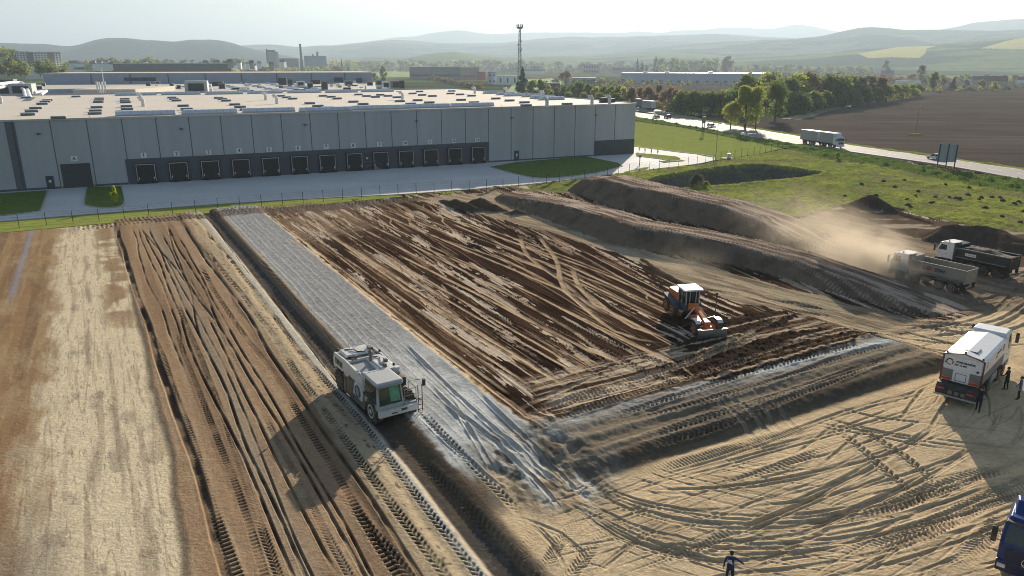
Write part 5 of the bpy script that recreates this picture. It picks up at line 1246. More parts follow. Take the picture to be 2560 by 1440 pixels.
def proto(kind, size, var):
    """meshes of a 10 m tree: size n(ear), m(iddle), f(ar)"""
    key = (kind, size, var)
    if key in PROTO: return PROTO[key]
    n, leaf = {'n': (5200, .20), 'm': (2300, .36), 'f': (360, .62)}[size]
    sd = hash_(kind) * 100 + var * 7 + ord(size)
    if kind == 'c': c = crown_mesh('crown', 'c', sd, 10, 4.6, n, leaf * .9, .08, 'cone', 14)
    elif kind == 'b': c = crown_mesh('crown', 'b', sd, 10, 7.5, int(n * .75), leaf * .8, .2, 'round', 15)
    elif kind in 'tl': c = crown_mesh('crown', 'y' if kind == 't' else 'l', sd, 10, 4.6, n, leaf, .2, 'col', 18)
    elif kind in 'hs': c = crown_mesh('crown', kind, sd, 10, 11, n, leaf * 1.3, .02, 'round', 14)
    else: c = crown_mesh('crown', kind, sd, 10, 8.2 + var, n, leaf, .12 if var else .18, 'round', 17)
    t = trunk_mesh('trunk', sd, 10, 6, .26 if kind != 'c' else .2, kind != 'c')
    PROTO[key] = (c, t); return PROTO[key]
def hash_(k): return {'g': 1, 'y': 2, 'r': 3, 'b': 4, 'c': 5, 'o': 6, 's': 7, 'w': 8, 'h': 9, 't': 10, 'l': 11}[k]
rt = random.Random(21)
KIND = {'g': 'leafy_tree', 'y': 'leafy_tree', 'r': 'leafy_tree', 'b': 'bare_tree', 'c': 'conifer', 'o': 'leafy_tree', 's': 'shrub', 'w': 'blossom_tree', 'h': 'shrub', 't': 'leafy_tree', 'l': 'leafy_tree'}
def tree(u, v, hpx, kind, label, group=None, size='m', wide=1.0, D=None, bush=False, sink=False):
    if D is None: p = GP(u, v); p[2] = 0
    else: p = GD(u, v, D)
    sc = p[1] / (CT * CAM_F - S_T * (v - 720)); h = hpx * sc
    c, t = proto(kind, size, rt.randrange(2))
    name = 'shrub' if bush else KIND[kind]
    o = empty(name, (p[0], p[1], p[2] - .1), rt.uniform(0, 6.28), label=label, cat='shrub' if name == 'shrub' else 'tree', group=group)
    k = h / 10.0 / .97; o.scale = (k * wide, k * wide, k)
    if bush or sink: o.location.z -= h * (.12 if size != 'f' else .24)
    for nm, me in (('crown', c), ('trunk', t)):
        q = bpy.data.objects.new(nm, me); COL.objects.link(q); q.parent = o
    return o
# --- single trees one can tell apart
for a in [
    (290, 519, 56, 'l', 'young yellow green tree on the small lawn in front of the warehouse', None, 'n', .62), (-2, 517, 34, 'l', 'young tree cut off by the left border of the picture, on the lawn', None, 'n', .9),
    (1862, 320, 106, 't', 'tall loose light green tree at the roadside, left one of the tall pair', None, 'n', 1.25), (1888, 323, 104, 'y', 'tall light green tree at the roadside, right one of the tall pair', None, 'n', .62), (1826, 320, 62, 'y', 'bright yellow green bush at the foot of the tall roadside trees', None, 'n', 1.05),
    (1936, 303, 92, 'g', 'big round dark green tree behind the tall roadside pair', None, 'n', 1.0), (1306, 236, 62, 'c', 'dark conifer standing below the lattice mast', None, 'n', 1.5), (1412, 212, 36, 'r', 'reddish round tree left of the pale blue shed', None, 'm', 1.2),
    (1815, 186, 42, 'o', 'golden brown tree towering behind the long pale blue hall', None, 'm', 1.1), (1638, 184, 38, 'c', 'single pointed dark conifer left of the big grey trees behind the long hall', None, 'm', .9),
    (1592, 184, 33, 'c', 'tallest of three close conifers beside the dark brown roof', None, 'm', .9), (1604, 185, 29, 'c', 'middle conifer of three beside the dark brown roof', None, 'm', 1.1), (1615, 185, 22, 'c', 'smallest conifer of three beside the dark brown roof', None, 'm', 1.2),
    (856, 183, 30, 'c', 'bigger of two dark conifers behind the factory wall', None, 'm', 1.1), (871, 183, 22, 'c', 'smaller of two dark conifers behind the factory wall', None, 'm', .9), (959, 200, 34, 'g', 'lone round tree in front of the bright green field', None, 'm', .7), (936, 203, 20, 'g', 'low bush left of the lone round tree by the green field', None, 'm', 1.1), (961, 214, 22, 'g', 'low bush below the lone round tree by the green field', None, 'm', 1.0),
    (2093, 400, 20, 't', 'small sapling on the bank below the lorry', None, 'm', 1.1), (2333, 228, 46, 'g', 'tree with a bare trunk standing at the field edge near the cottages', None, 'm', .8), (2382, 224, 28, 'c', 'broad dark conifer bush at the far field edge', None, 'm', 1.8), (2357, 220, 24, 'r', 'pinkish blossoming tree left of the broad dark conifer', None, 'm', .9),
    (2412, 224, 24, 'w', 'white blossoming tree right of the broad dark conifer', None, 'm', 1.1), (2300, 209, 42, 'b', 'large bare grey tree above the white greenhouse roof', None, 'm', .9), (2214, 190, 36, 'b', 'large bare tree directly behind the blue roofed house', None, 'm', .9), (66, 184, 28, 'c', 'dark conifer at the left foot of the apartment block', None, 'm', 1.1),
    (2452, 223, 22, 'g', 'green bush in front of the brown roofed barn', None, 'm', 1.1), (2482, 228, 22, 'y', 'light green bush right of the white blossoming tree', None, 'm', 1.2)]:
    tree(*a)
tree(1742, 469, 40, 's', 'big grey green bush on the rim of the dark basin', None, 'n', .95, bush=True); tree(1764, 471, 22, 'y', 'small light green bush beside the big grey green bush', None, 'n', 1.1, bush=True)
for u in (1598, 1612, 1628, 1644): tree(u, 378 + (u - 1598) * .17, 12, 't', 'thin young sapling in the row beside the car park drive', 'saplings beside the drive', 'f', .7)
# --- hedge and trees along the road
HG = 'trees and bushes of the roadside hedge'
for a in [(1332, 238, 40, 'g'), (1350, 240, 44, 'g'), (1371, 241, 30, 'y'), (1390, 243, 28, 'h'), (1410, 246, 34, 'g'), (1428, 248, 40, 'g'), (1447, 250, 50, 'g'), (1468, 252, 46, 'g'), (1488, 254, 42, 'y'), (1508, 256, 44, 'g'), (1526, 258, 46, 'g'), (1545, 261, 50, 'g'), (1560, 264, 52, 'y')]:
    tree(*a, 'green bushy tree of the hedge that shows above the warehouse roof edge', HG, 'm', 1.0, bush=True)
for a in [(1340, 246, 22, 'h'), (1378, 250, 26, 'y'), (1420, 255, 26, 'g'), (1460, 259, 30, 'g'), (1500, 263, 34, 'g'), (1540, 268, 38, 'g')]:
    tree(*a, 'low bush in the front row of the hedge behind the warehouse roof edge', HG, 'm', 1.2, bush=True)
for a in [(1578, 267, 52, 'r'), (1600, 262, 46, 'r'), (1626, 268, 60, 'r'), (1648, 264, 56, 'b'), (1668, 276, 68, 'r'), (1690, 280, 60, 'r')]:
    tree(*a, 'reddish brown tree of the hedge around the parked trailer', HG, 'm', .9, sink=True)
for a in [(1706, 284, 62, 'g'), (1728, 286, 64, 'g'), (1752, 287, 62, 'g'), (1776, 287, 62, 'g'), (1800, 287, 64, 'g'), (1838, 290, 74, 'g'), (1690, 284, 44, 'y')]:
    tree(*a, 'green tree of the dense hedge beyond the road, right of the reddish trees', HG, 'm', 1.15, sink=True)
WG = 'trees of the copse beside the ploughed field'
for a in [(1868, 268, 88, 'g'), (1892, 272, 80, 'g'), (1900, 262, 88, 'y'), (1928, 264, 84, 'g'), (1965, 278, 92, 'g'), (1988, 272, 90, 'y'), (2016, 270, 92, 'o'), (2042, 268, 80, 'g'), (2066, 268, 86, 'g'), (2092, 266, 84, 'g'), (2118, 262, 76, 'g'), (2142, 260, 72, 'b'), (2165, 256, 70, 'b'), (2190, 254, 66, 'r'),
          (1975, 285, 60, 'g'), (2000, 286, 58, 'g'), (2030, 280, 56, 'g'), (2060, 276, 52, 'g'), (2095, 270, 50, 'g'), (2130, 266, 46, 'g'), (2160, 262, 44, 'g'), (2190, 258, 42, 'g'), (2214, 254, 44, 'g'), (2236, 250, 42, 'g'), (2256, 247, 38, 'g'), (2276, 244, 36, 'y'), (2294, 241, 32, 'g'), (1950, 282, 50, 'g'), (2016, 250, 62, 'b'), (2072, 246, 64, 'b'), (2120, 240, 55, 'b')]:
    tree(*a, {'g': 'green tree in the long copse beside the ploughed field', 'y': 'yellowish tree in the long copse beside the ploughed field', 'o': 'golden topped tree in the middle of the copse beside the ploughed field', 'b': 'bare greyish tree in the copse beside the ploughed field', 'r': 'reddish bare tree at the right of the copse beside the ploughed field'}[a[3]], WG, 'm', 1.2, sink=True)
# --- far belts: many alike, one object per tree
def belt(n, u0, u1, v0, v1, h0, h1, kinds, label, group, D=None, wide=1.0, seed=1):
    r = random.Random(seed)
    for i in range(n):
        u = u0 + (u1 - u0) * (i + r.uniform(.1, .9)) / n; f = (u - u0) / (u1 - u0); v = v0 + (v1 - v0) * f + r.uniform(-1.5, 1.5)
        tree(u, v, r.uniform(h0, h1), r.choice(kinds), label, group, 'f', wide * r.uniform(1.0, 1.5), D if D is None else D * r.uniform(.93, 1.07), sink=True)
belt(34, 575, 850, 187, 184, 15, 27, 'ghyyg', 'olive bush in the thicket behind the factory roof', 'thicket behind the factory', None, 1.3, 2)
belt(16, 600, 840, 184, 181, 18, 26, 'bgo', 'browner tree at the back of the thicket behind the factory roof', 'thicket behind the factory', None, 1.1, 12)
belt(26, 1062, 1200, 198, 222, 10, 17, 'hhho', 'straw coloured scrub in the row in front of the dark grey hall', 'straw coloured scrub row', None, 1.4, 3)
belt(42, 800, 1300, 179, 178, 22, 34, 'bgybg', 'hazy tree in the belt behind the bright green field', 'hazy far tree belt', None, 1.2, 4)
belt(30, 820, 1330, 176, 176, 24, 34, 'bby', 'hazy bare tree in the back row of the belt behind the green field', 'hazy far tree belt', None, 1.1, 5)
belt(30, 1290, 1660, 178, 178, 18, 34, 'bgsb', 'hazy tree of the belt behind the lattice mast and the small houses', 'hazy far tree belt', None, 1.2, 6)
belt(16, 1640, 1790, 184, 185, 36, 48, 'bbg', 'big greyish tree in the row behind the long pale blue hall', 'big trees behind the long hall', None, .9, 7)
belt(26, 1820, 2180, 182, 186, 20, 32, 'bgbg', 'hazy tree of the belt beyond the copse', 'hazy far tree belt', None, 1.2, 8)
belt(30, 2150, 2590, 172, 178, 12, 20, 'gbg', 'hazy tree in the long far belt below the yellow field', 'hazy far tree belt', None, 1.4, 9)
belt(26, 2180, 2600, 206, 206, 14, 26, 'bgrb', 'garden tree among the houses beyond the ploughed field', 'garden trees beyond the ploughed field', None, 1.2, 10)
belt(12, 2310, 2600, 228, 222, 10, 16, 'gybs', 'low bush at the far edge of the ploughed field', 'garden trees beyond the ploughed field', None, 1.4, 13)
belt(26, 1310, 1580, 214, 214, 12, 22, 'bgyb', 'tree among the sheds behind the hedge', 'trees among the sheds', None, 1.2, 14)
belt(20, 1560, 1900, 212, 217, 8, 15, 'gby', 'small tree in the row before the long pale blue hall', 'small trees before the long hall', None, 1.2, 15)
belt(18, -20, 165, 178, 180, 22, 44, 'ggcyg', 'tree around the apartment block on the left', 'trees around the apartment block', 690, 1.0, 16)
belt(16, -30, 75, 140, 150, 18, 30, 'gybg', 'tree high on the wooded slope at the left border', 'trees on the wooded slope', 1120, 1.2, 19)
belt(26, 130, 420, 168, 164, 14, 27, 'gybg', 'hazy tree on the gentle slope behind the white offices', 'hazy trees on the left slope', 1500, 1.3, 17)
belt(20, 300, 620, 166, 164, 14, 24, 'bgb', 'hazy tree of the belt behind the dark hall', 'hazy trees on the left slope', 1750, 1.3, 18)
# --- clumps on the meadow
CL = M('clump_soil', (.055, .045, .03), .95, 0, .3, 3, .8, 8)
cm = None
for i, (x, y) in enumerate([(1225,745),(1770,715),(1900,755),(2005,755),(2055,765),(2082,770),(1690,775),(1695,815),(1715,832),(1865,800),(1885,795),(2140,745),(2240,765),(2225,775),(2270,838),(2320,760),(2380,765),(2400,785),(2490,808),(2520,795),(1750,755),(1515,637),(1670,635),(1975,665),(1350,660),(2530,950),(2395,900),(1600,680),(1460,745),(2150,690),(2600,820),(2560,870)]):
    p = GP(1700 + x / 2.977, 240 + y / 2.977)
    if cm is None:
        bm = bmesh.new(); bmesh.ops.create_icosphere(bm, subdivisions=3, radius=.38)
        r = random.Random(4)
        for v in bm.verts: v.co *= 1 + r.uniform(-.16, .16); v.co.z = max(-.15, v.co.z) * .9
        cm = bpy.data.meshes.new('grass_clump'); bm.to_mesh(cm); bm.free(); cm.materials.append(CL)
    o = bpy.data.objects.new('grass_clump', cm); COL.objects.link(o)
    o.location = (p[0], p[1], zat(p[0], p[1]) - .02); o.rotation_euler = (0, 0, i * 1.3); s = .8 + .45 * ((i * 37) % 10) / 10; o.scale = (s * 1.1, s, s)
    tag(o, 'dark round clump scattered on the green meadow', 'clump', 'dark clumps on the meadow')
# ================================================================== VEHICLES
OFFW = M('machine_white', (.66, .65, .62), .4, 0, .05, 1.2, dirt=(.36, .30, .22), dirtamt=.3); CABG = M('cab_grey', (.42, .43, .43), .45, 0, .06, 1.5, dirt=(.33, .28, .21), dirtamt=.25)
TRAY = M('tray_grey', (.30, .31, .32), .5, .1, .08, 2); GGL = M('green_tinted_glass', (.012, .05, .036), .08, 0, .3, 2, spec=.6); GGL2 = M('lit_green_glass', (.10, .30, .19), .12, 0, .3, 2.5)
ORG = M('machine_orange', (.68, .17, .03), .45, 0, .08, 1.5, dirt=(.28, .19, .12), dirtamt=.3); BLG = M('fender_blue_grey', (.055, .072, .11), .75, 0, .1, 2, dirt=(.22, .17, .12), dirtamt=.3); RUB = M('tyre_rubber', (.028, .026, .024), .9, 0, .25, 3, .4, 20, dirt=(.17, .13, .09), dirtamt=.5)
STL = M('worn_steel', (.17, .16, .15), .5, .4, .2, 3, dirt=(.2, .15, .1), dirtamt=.4); CHAS = M('chassis_black', (.035, .034, .033), .6, .1, .2, 2, dirt=(.18, .14, .10), dirtamt=.4)
TRW = M('truck_white', (.70, .71, .72), .35, 0, .04, 1, dirt=(.42, .37, .30), dirtamt=.22); DUSTY = M('dusty_tipper_body', (.27, .25, .22), .7, .1, .12, 1.2, dirt=(.36, .30, .23), dirtamt=.5); DGRN = M('dark_tipper_body', (.022, .032, .034), .4, .1, .2, 1, dirt=(.12, .10, .08), dirtamt=.25)
TRED = M('lettering_red', (.38, .05, .05), .6, 0, .2, 4); TGRY = M('panel_mud_grey', (.19, .185, .175), .6, 0, .15, 2, dirt=(.12, .15, .17), dirtamt=.4); LRED = M('lamp_red', (.55, .05, .03), .3); LORG = M('lamp_orange', (.7, .2, .04), .3); LCLR = M('lamp_clear', (.6, .6, .6), .15)
BLUE = M('truck_blue', (.014, .045, .17), .25, .15, .06, 1); NAVY = M('truck_navy', (.018, .028, .075), .35, .1, .1, 1); CURTN = M('grey_tarpaulin', (.33, .34, .34), .7, 0, .08, .4); CHROME = M('bright_trim', (.6, .6, .6), .2, .9, .03); SOILM = M('loaded_soil', (.075, .052, .036), .95, 0, .3, 2, .9, 3)
def wheel(par, x, y, r, w, rim=CHAS, lugs=0, hub=.55, rimcol=None):
    s = 1 if y > 0 else -1
    mb = MB().lathe([(r * .58, -w / 2), (r * .86, -w / 2), (r * .97, -w * .40), (r, -w * .22), (r, w * .22), (r * .97, w * .40), (r * .86, w / 2), (r * .58, w / 2)], (0, 0, 0), 'Y', 22)
    for i in range(lugs):
        a = 2 * math.pi * i / lugs
        for q, da in ((-1, 0), (1, math.pi / lugs)):
            c, sn = math.cos(a + da), math.sin(a + da)
            mb.box((r * 1.0 * c, q * w * .24, r * 1.0 * sn), (.09, w * .44, r * .13), ry=-(a + da), rz=0)
    o = mb.build('wheel', RUB, par, loc=(x, y, r))
    MB().lathe([(r * .57, w * .10 * s), (r * .60, w * .47 * s), (r * .56, w * .52 * s), (r * .46, w * .50 * s), (r * .40, w * .42 * s), (r * .22, w * .42 * s), (r * .18, w * .54 * s), (.02, w * .55 * s)], (0, 0, 0), 'Y', 18).build('rim', rim, o)
    return o
def ground_z(x, y): return zat(x, y)
def yawxy(ax, ay, bx_, by_): return math.atan2(by_ - ay, bx_ - ax)
# ---------------------------------------------------------------- soil stabiliser
hd = R_(-57); ox, oy = -9.75, 48.05
sm = empty('soil_stabiliser', (ox, oy, ground_z(ox, oy) - .05), hd, label='big white soil stabiliser machine with a green glazed cab, working on the grey strip', cat='soil stabiliser')
for x in (2.95, -2.95):
    for y in (1.2, -1.2): wheel(sm, x, y, .84, .62, OFFW if x > 0 else CHAS, 16)
MB().bx(-3.9, 3.6, -.75, .75, .75, 1.5).build('chassis', CHAS, sm, bevel=.03)
MB().prism_y([(-1.75, .30), (1.55, .30), (1.85, .9), (1.4, 1.75), (-1.6, 1.75), (-2.0, .9)], -1.42, 1.42).build('milling_drum_housing', M('housing_dark', (.07, .075, .08), .6, .2, .2, 3, dirt=(.25, .2, .14), dirtamt=.5), sm, bevel=.04)
MB().prism_y([(-4.15, 1.55), (-4.2, 2.2), (-3.95, 2.75), (-2.0, 2.85), (.55, 2.72), (1.35, 2.3), (1.55, 1.7), (.9, 1.45), (.35, 1.95), (-.9, 2.05), (-1.6, 1.5), (-2.1, 1.75), (-3.75, 1.75)], -1.4, -1.28).build('side_panel', OFFW, sm, bevel=.02)
MB().prism_y([(-4.15, 1.55), (-4.2, 2.2), (-3.95, 2.75), (-2.0, 2.85), (.55, 2.72), (1.35, 2.3), (1.55, 1.7), (.9, 1.45), (.35, 1.95), (-.9, 2.05), (-1.6, 1.5), (-2.1, 1.75), (-3.75, 1.75)], 1.28, 1.4).build('side_panel', OFFW, sm, bevel=.02)
for s in (-1, 1):
    MB().prism_y([(-.3, .95), (1.35, .85), (1.6, 1.5), (1.2, 2.05), (.2, 2.0)], s * 1.44 - .03, s * 1.44 + .03).build('drum_cover', OFFW, sm, bevel=.02)
    MB().tube((.75, s * 1.46, 1.45), (.75, s * 1.52, 1.45), .46, .46, 20).build('drive_cover', TRAY, sm)
MB().bx(-4.05, -1.75, -1.27, 1.27, 1.7, 2.66).build('engine_bay', CABG, sm, bevel=.04)
MB().box((-3.15, .0, 2.78), (1.55, 2.1, .2), taper=(.94, .94)).build('engine_hood', OFFW, sm, bevel=.04)
gr = MB()
for i in range(3): gr.bx(-2.28 + i * .16, -2.18 + i * .16, -1.2, 1.2, 2.66, 2.74)
gr.build('cooling_grille', CHAS, sm)
MB().bx(-1.78, 1.2, -1.27, 1.27, 1.6, 2.42).build('middle_body', OFFW, sm, bevel=.03)
fr = MB(); fr.bx(-1.75, -1.62, -1.27, 1.27, 2.42, 2.78).bx(.72, .88, -1.27, 1.27, 2.42, 2.7).bx(-1.62, .72, -1.27, -1.17, 2.42, 2.72).bx(-1.62, .72, .12, .25, 2.42, 2.72); fr.build('tray_frame', OFFW, sm, bevel=.02)
MB().box((-.45, -.52, 2.52), (2.3, 1.25, .05), ry=.06).build('tray', TRAY, sm)
MB().bx(-1.62, 1.25, .27, 1.3, 2.42, 2.8).build('deck_box', OFFW, sm, bevel=.05)
MB().tube((-1.0, .26, 2.5), (-1.0, .26, 3.35), .13, .13, 12).tube((-1.0, .26, 3.3), (-1.12, .26, 3.45), .12, .12, 10).build('exhaust', STL, sm)
MB().bx(1.25, 1.75, -1.3, 1.3, 1.5, 2.65).build('bulkhead', CABG, sm, bevel=.04)
cb = MB().loft([[(1.75, -1.42, 1.15), (3.95, -1.42, 1.15), (3.95, .45, 1.15), (1.75, .45, 1.15)], [(1.75, -1.42, 1.7), (4.0, -1.42, 1.7), (4.0, .45, 1.7), (1.75, .45, 1.7)], [(1.75, -1.3, 2.9), (3.74, -1.3, 2.9), (3.74, .38, 2.9), (1.75, .38, 2.9)]])
cab = cb.build('cab', CABG, sm, bevel=.03)
MB().loft([[(4.01, -1.28, 1.55), (4.02, .32, 1.55), (4.05, .32, 1.55), (4.05, -1.28, 1.55)], [(3.79, -1.2, 2.8), (3.79, .28, 2.8), (3.83, .28, 2.8), (3.83, -1.2, 2.8)]]).build('windscreen', GGL, cab)
MB().loft([[(4.055, -.5, 1.75), (4.055, .18, 1.68), (4.065, .18, 1.68), (4.065, -.5, 1.75)], [(3.85, -.55, 2.68), (3.85, .16, 2.75), (3.86, .16, 2.75), (3.86, -.55, 2.68)]]).build('glass_reflection_panel', GGL2, cab)
for a, b in ((1.85, 2.75), (2.85, 3.7)): MB().loft([[(a, -1.43, 1.6), (b + .12, -1.43, 1.6), (b + .12, -1.46, 1.6), (a, -1.46, 1.6)], [(a, -1.32, 2.8), (b - .06, -1.32, 2.8), (b - .06, -1.35, 2.8), (a, -1.35, 2.8)]]).build('side_window', GGL, cab)
MB().loft([[(1.9, .46, 1.6), (3.8, .46, 1.6), (3.8, .49, 1.6), (1.9, .49, 1.6)], [(1.9, .39, 2.95), (3.6, .39, 2.95), (3.6, .42, 2.95), (1.9, .42, 2.95)]]).build('side_window', GGL, cab)
MB().box((2.85, -.46, 3.0), (2.3, 2.0, .2), taper=(.92, .92)).build('cab_roof', CABG, cab, bevel=.07)
MB().bx(3.7, 4.08, -1.32, .4, 2.82, 2.96).build('sun_visor', TRAY, cab, bevel=.03)
MB().bx(1.75, 4.0, .5, 1.42, 1.15, 1.3).build('platform', TRAY, sm, bevel=.02)
MB().bx(1.85, 2.55, .6, 1.35, 1.3, 2.5).build('equipment_cabinet', CHAS, sm, bevel=.05); MB().bx(2.6, 3.0, .7, 1.2, 1.3, 2.0).build('equipment_box', STL, sm, bevel=.05)
MB().tube((1.5, 1.15, 2.3), (1.5, 1.15, 2.95), .2, .2, 12).build('air_filter', OFFW, sm)
rl = MB()
for y in (.55, 1.38): rl.tube((3.95, y, 1.3), (3.95, y, 2.25), .025, None, 6)
rl.tube((3.95, .55, 2.25), (3.95, 1.38, 2.25), .025, None, 6).tube((3.95, .55, 1.8), (3.95, 1.38, 1.8), .02, None, 6).tube((3.95, 1.38, 2.25), (2.7, 1.4, 2.25), .025, None, 6).tube((2.7, 1.4, 2.25), (2.7, 1.4, 1.3), .025, None, 6)
rl.build('railing', GREYM, sm)
MB().bx(3.98, 4.25, -1.42, 1.4, .78, 1.22).build('front_bumper', OFFW, sm, bevel=.03)
MB().bx(4.25, 4.26, -.55, -.15, .92, 1.0).build('bumper_mark', CHAS, sm); MB().bx(4.25, 4.28, .15, .55, 1.0, 1.15).build('tow_hook_plate', CHAS, sm)
ld = MB()
for y in (1.55, 1.85): ld.tube((3.9, y, .4), (3.9, y, 2.35), .03, None, 6)
for z in (.55, .9, 1.25): ld.tube((3.9, 1.55, z), (3.9, 1.85, z), .03, None, 6)
ld.tube((3.9, 1.42, 1.35), (3.9, 1.85, 1.35), .03, None, 6); ld.build('ladder', CHAS, sm)
for y in (1.95, -1.65): MB().tube((3.7, y * .75, 2.7), (4.0, y, 2.75), .02, None, 5).box((4.02, y, 2.5), (.08, .22, .45)).build('mirror', CHAS, sm)
hr = MB(); pts = [(-3.9, .4, 2.85), (-3.9, .45, 3.3), (-3.8, .9, 3.42), (-3.7, 1.2, 3.3), (-3.7, 1.25, 2.8)]; hr.path(pts, .03)
hr.path([(-3.9, -.6, 2.85), (-3.95, -.8, 3.25)], .03); hr.path([(-3.6, -.3, 2.85), (-3.7, -.35, 3.3)], .02); hr.build('handrail', OFFW, sm)
for p in ((-3.5, -1.25, 2.95), (1.1, 1.1, 2.9), (-1.7, 1.25, 2.95)): MB().lathe([(.09, 0), (.09, .16), (.03, .2)], p, 'Z', 10).build('beacon', CHAS, sm)
MB().bx(-4.3, -4.1, -1.25, 1.25, .9, 1.7).build('rear_bumper', CABG, sm, bevel=.03)
vt_ = MB()
for i in range(5): vt_.bx(-3.7 + i * .3, -3.5 + i * .3, -1.415, -1.40, 2.0, 2.45)
vt_.build('side_vents', CHAS, sm)
hz_ = MB(); hz_.path([(-3.6, -.7, 2.9), (-3.2, -.2, 2.96), (-2.7, -.1, 2.92), (-2.5, .5, 2.9)], .035); hz_.path([(-2.4, -.9, 2.75), (-1.9, -.6, 2.82), (-1.6, -.9, 2.78)], .04); hz_.path([(-1.5, .6, 2.83), (-.9, .9, 2.86), (.2, .5, 2.84), (.9, .7, 2.8)], .03); hz_.path([(.9, -1.2, 2.75), (1.3, -.9, 2.72), (1.7, -1.1, 2.9)], .04); hz_.build('hydraulic_hoses', BLACK, sm)
for x, y, w_, h_ in ((-2.9, 1.0, .5, .25), (-.2, 1.05, .35, .2), (.7, .6, .3, .25), (-1.68, -.6, .2, .3)): MB().box((x, y, 2.88 + h_ / 2 - .1), (w_, w_ * .7, h_)).build('deck_fitting', STL, sm, bevel=.03)
jt_ = MB()
for x in (-.9, .0): jt_.bx(x - .012, x + .012, .3, 1.28, 2.795, 2.806)
jt_.bx(-3.9, -2.42, -.01, .01, 2.875, 2.886); jt_.build('panel_gaps', CHAS, sm)
MB().prism_y([(-2.2, .35), (-1.9, 1.3), (-1.6, 1.4), (-1.8, .35)], -1.46, -1.3).build('drum_side_arm', STL, sm); MB().tube((-2.1, -1.36, 1.9), (-1.9, -1.4, .9), .08).build('lift_cylinder', STL, sm)
mdf = MB()
for s in (1, -1): mdf.bx(2.1, 3.8, s * 1.2 - .32, s * 1.2 + .32, 1.72, 1.78) if False else None
ring_ = MB()
for i in range(20):
    a, b_ = 2 * math.pi * i / 20, 2 * math.pi * (i + 1) / 20; ring_.tube((.75 + .4 * math.cos(a), -1.53, 1.45 + .4 * math.sin(a)), (.75 + .4 * math.cos(b_), -1.53, 1.45 + .4 * math.sin(b_)), .035, None, 5, False)
ring_.build('cover_ring', M('decal_blue', (.05, .08, .16), .5), sm)
# ---------------------------------------------------------------- grader
hd = R_(-81); ox, oy = 16.5, 63.75
gm = empty('motor_grader', (ox, oy, ground_z(ox, oy)), hd, label='orange motor grader with a bright white cab roof and front blade, on dark soil', cat='grader')
for s in (1, -1):
    wheel(gm, -2.2, s * 1.02, .68, .48, ORG, 12); wheel(gm, -3.75, s * 1.02, .68, .48, ORG, 12); wheel(gm, 2.95, s * 1.0, .64, .42, ORG, 12)
    MB().prism_y([(-4.75, 1.55), (-4.3, 1.72), (-1.6, 1.42), (-1.2, 1.15), (-1.2, 1.05), (-1.7, 1.3), (-4.3, 1.58), (-4.8, 1.45)], s * .78, s * 1.35).build('rear_fender', BLG, gm, bevel=.02)
    MB().prism_y([(2.35, 1.28), (2.6, 1.44), (3.3, 1.44), (3.6, 1.25), (3.6, 1.19), (3.3, 1.38), (2.6, 1.38), (2.35, 1.22)], s * .78, s * 1.25).build('front_mudguard', TRW, gm, bevel=.02)
    MB().tube((-2.98, s * .5, .68), (-2.98, s * .85, .68), .3, .3, 10).bx(-3.8, -2.15, min(s * .62, s * .78), max(s * .62, s * .78), .5, .86).build('tandem_case', CHAS, gm)
MB().bx(-4.6, -1.9, -.72, .72, .8, 1.35).build('rear_frame', BLG, gm, bevel=.04)
MB().loft([[(-4.7, -.62, 1.3), (-2.0, -.66, 1.3), (-2.0, .66, 1.3), (-4.7, .62, 1.3)], [(-4.6, -.68, 2.12), (-2.0, -.72, 2.3), (-2.0, .72, 2.3), (-4.6, .68, 2.12)]]).build('engine_hood', ORG, gm, bevel=.05)
MB().loft([[(-4.62, -.5, 2.13), (-2.0, -.55, 2.31), (-2.0, .55, 2.31), (-4.62, .5, 2.13)], [(-4.55, -.42, 2.18), (-2.05, -.48, 2.36), (-2.05, .48, 2.36), (-4.55, .42, 2.18)]]).build('hood_top', TRW, gm)
MB().bx(-4.95, -4.7, -.9, .9, .75, 1.25).build('counterweight', CHAS, gm, bevel=.04)
cab = MB().loft([[(-1.95, -.72, 1.0), (-.35, -.6, 1.0), (-.35, .6, 1.0), (-1.95, .72, 1.0)], [(-1.95, -.78, 1.65), (-.3, -.64, 1.65), (-.3, .64, 1.65), (-1.95, .78, 1.65)]]).build('cab', BLG, gm, bevel=.03)
MB().loft([[(-1.9, -.74, 1.66), (-.36, -.6, 1.66), (-.36, .6, 1.66), (-1.9, .74, 1.66)], [(-1.9, -.74, 2.92), (-.46, -.62, 2.92), (-.46, .62, 2.92), (-1.9, .74, 2.92)]]).build('cab_glass', GLASS(), cab)
pb = MB()
for x, y in ((-1.9, .76), (-1.9, -.76), (-.38, .62), (-.38, -.62), (-1.15, .72), (-1.15, -.72)): pb.tube((x, y, 1.65), (x - .03, y, 2.95), .055, None, 6)
pb.bx(-.36, -.32, -.32, -.26, 1.7, 2.9).bx(-.36, -.32, .26, .32, 1.7, 2.9); pb.build('cab_pillars', CABG, cab)
MB().box((-1.15, 0, 3.02), (1.95, 1.9, .15), taper=(.95, .95)).build('cab_roof', M('roof_white', (.82, .81, .78), .4), cab, bevel=.04)
for s in (1, -1): MB().tube((-.4, s * .65, 2.6), (-.15, s * 1.05, 2.62), .02, None, 5).box((-.12, s * 1.12, 2.5), (.06, .2, .34)).build('mirror', CHAS, cab)
MB().loft([[(x, -w_, z - t_), (x, w_, z - t_), (x, w_, z + t_), (x, -w_, z + t_)] for x, z, w_, t_ in ((-.4, 1.45, .45, .32), (.1, 1.65, .32, .28), (.5, 1.66, .22, .22), (1.2, 1.45, .18, .19), (2.4, 1.12, .18, .18), (3.2, .98, .3, .2))]).build('gooseneck_beam', ORG, gm, bevel=.03)
MB().bx(2.75, 3.15, -.95, .95, .5, .75).build('front_axle', ORG, gm, bevel=.03)
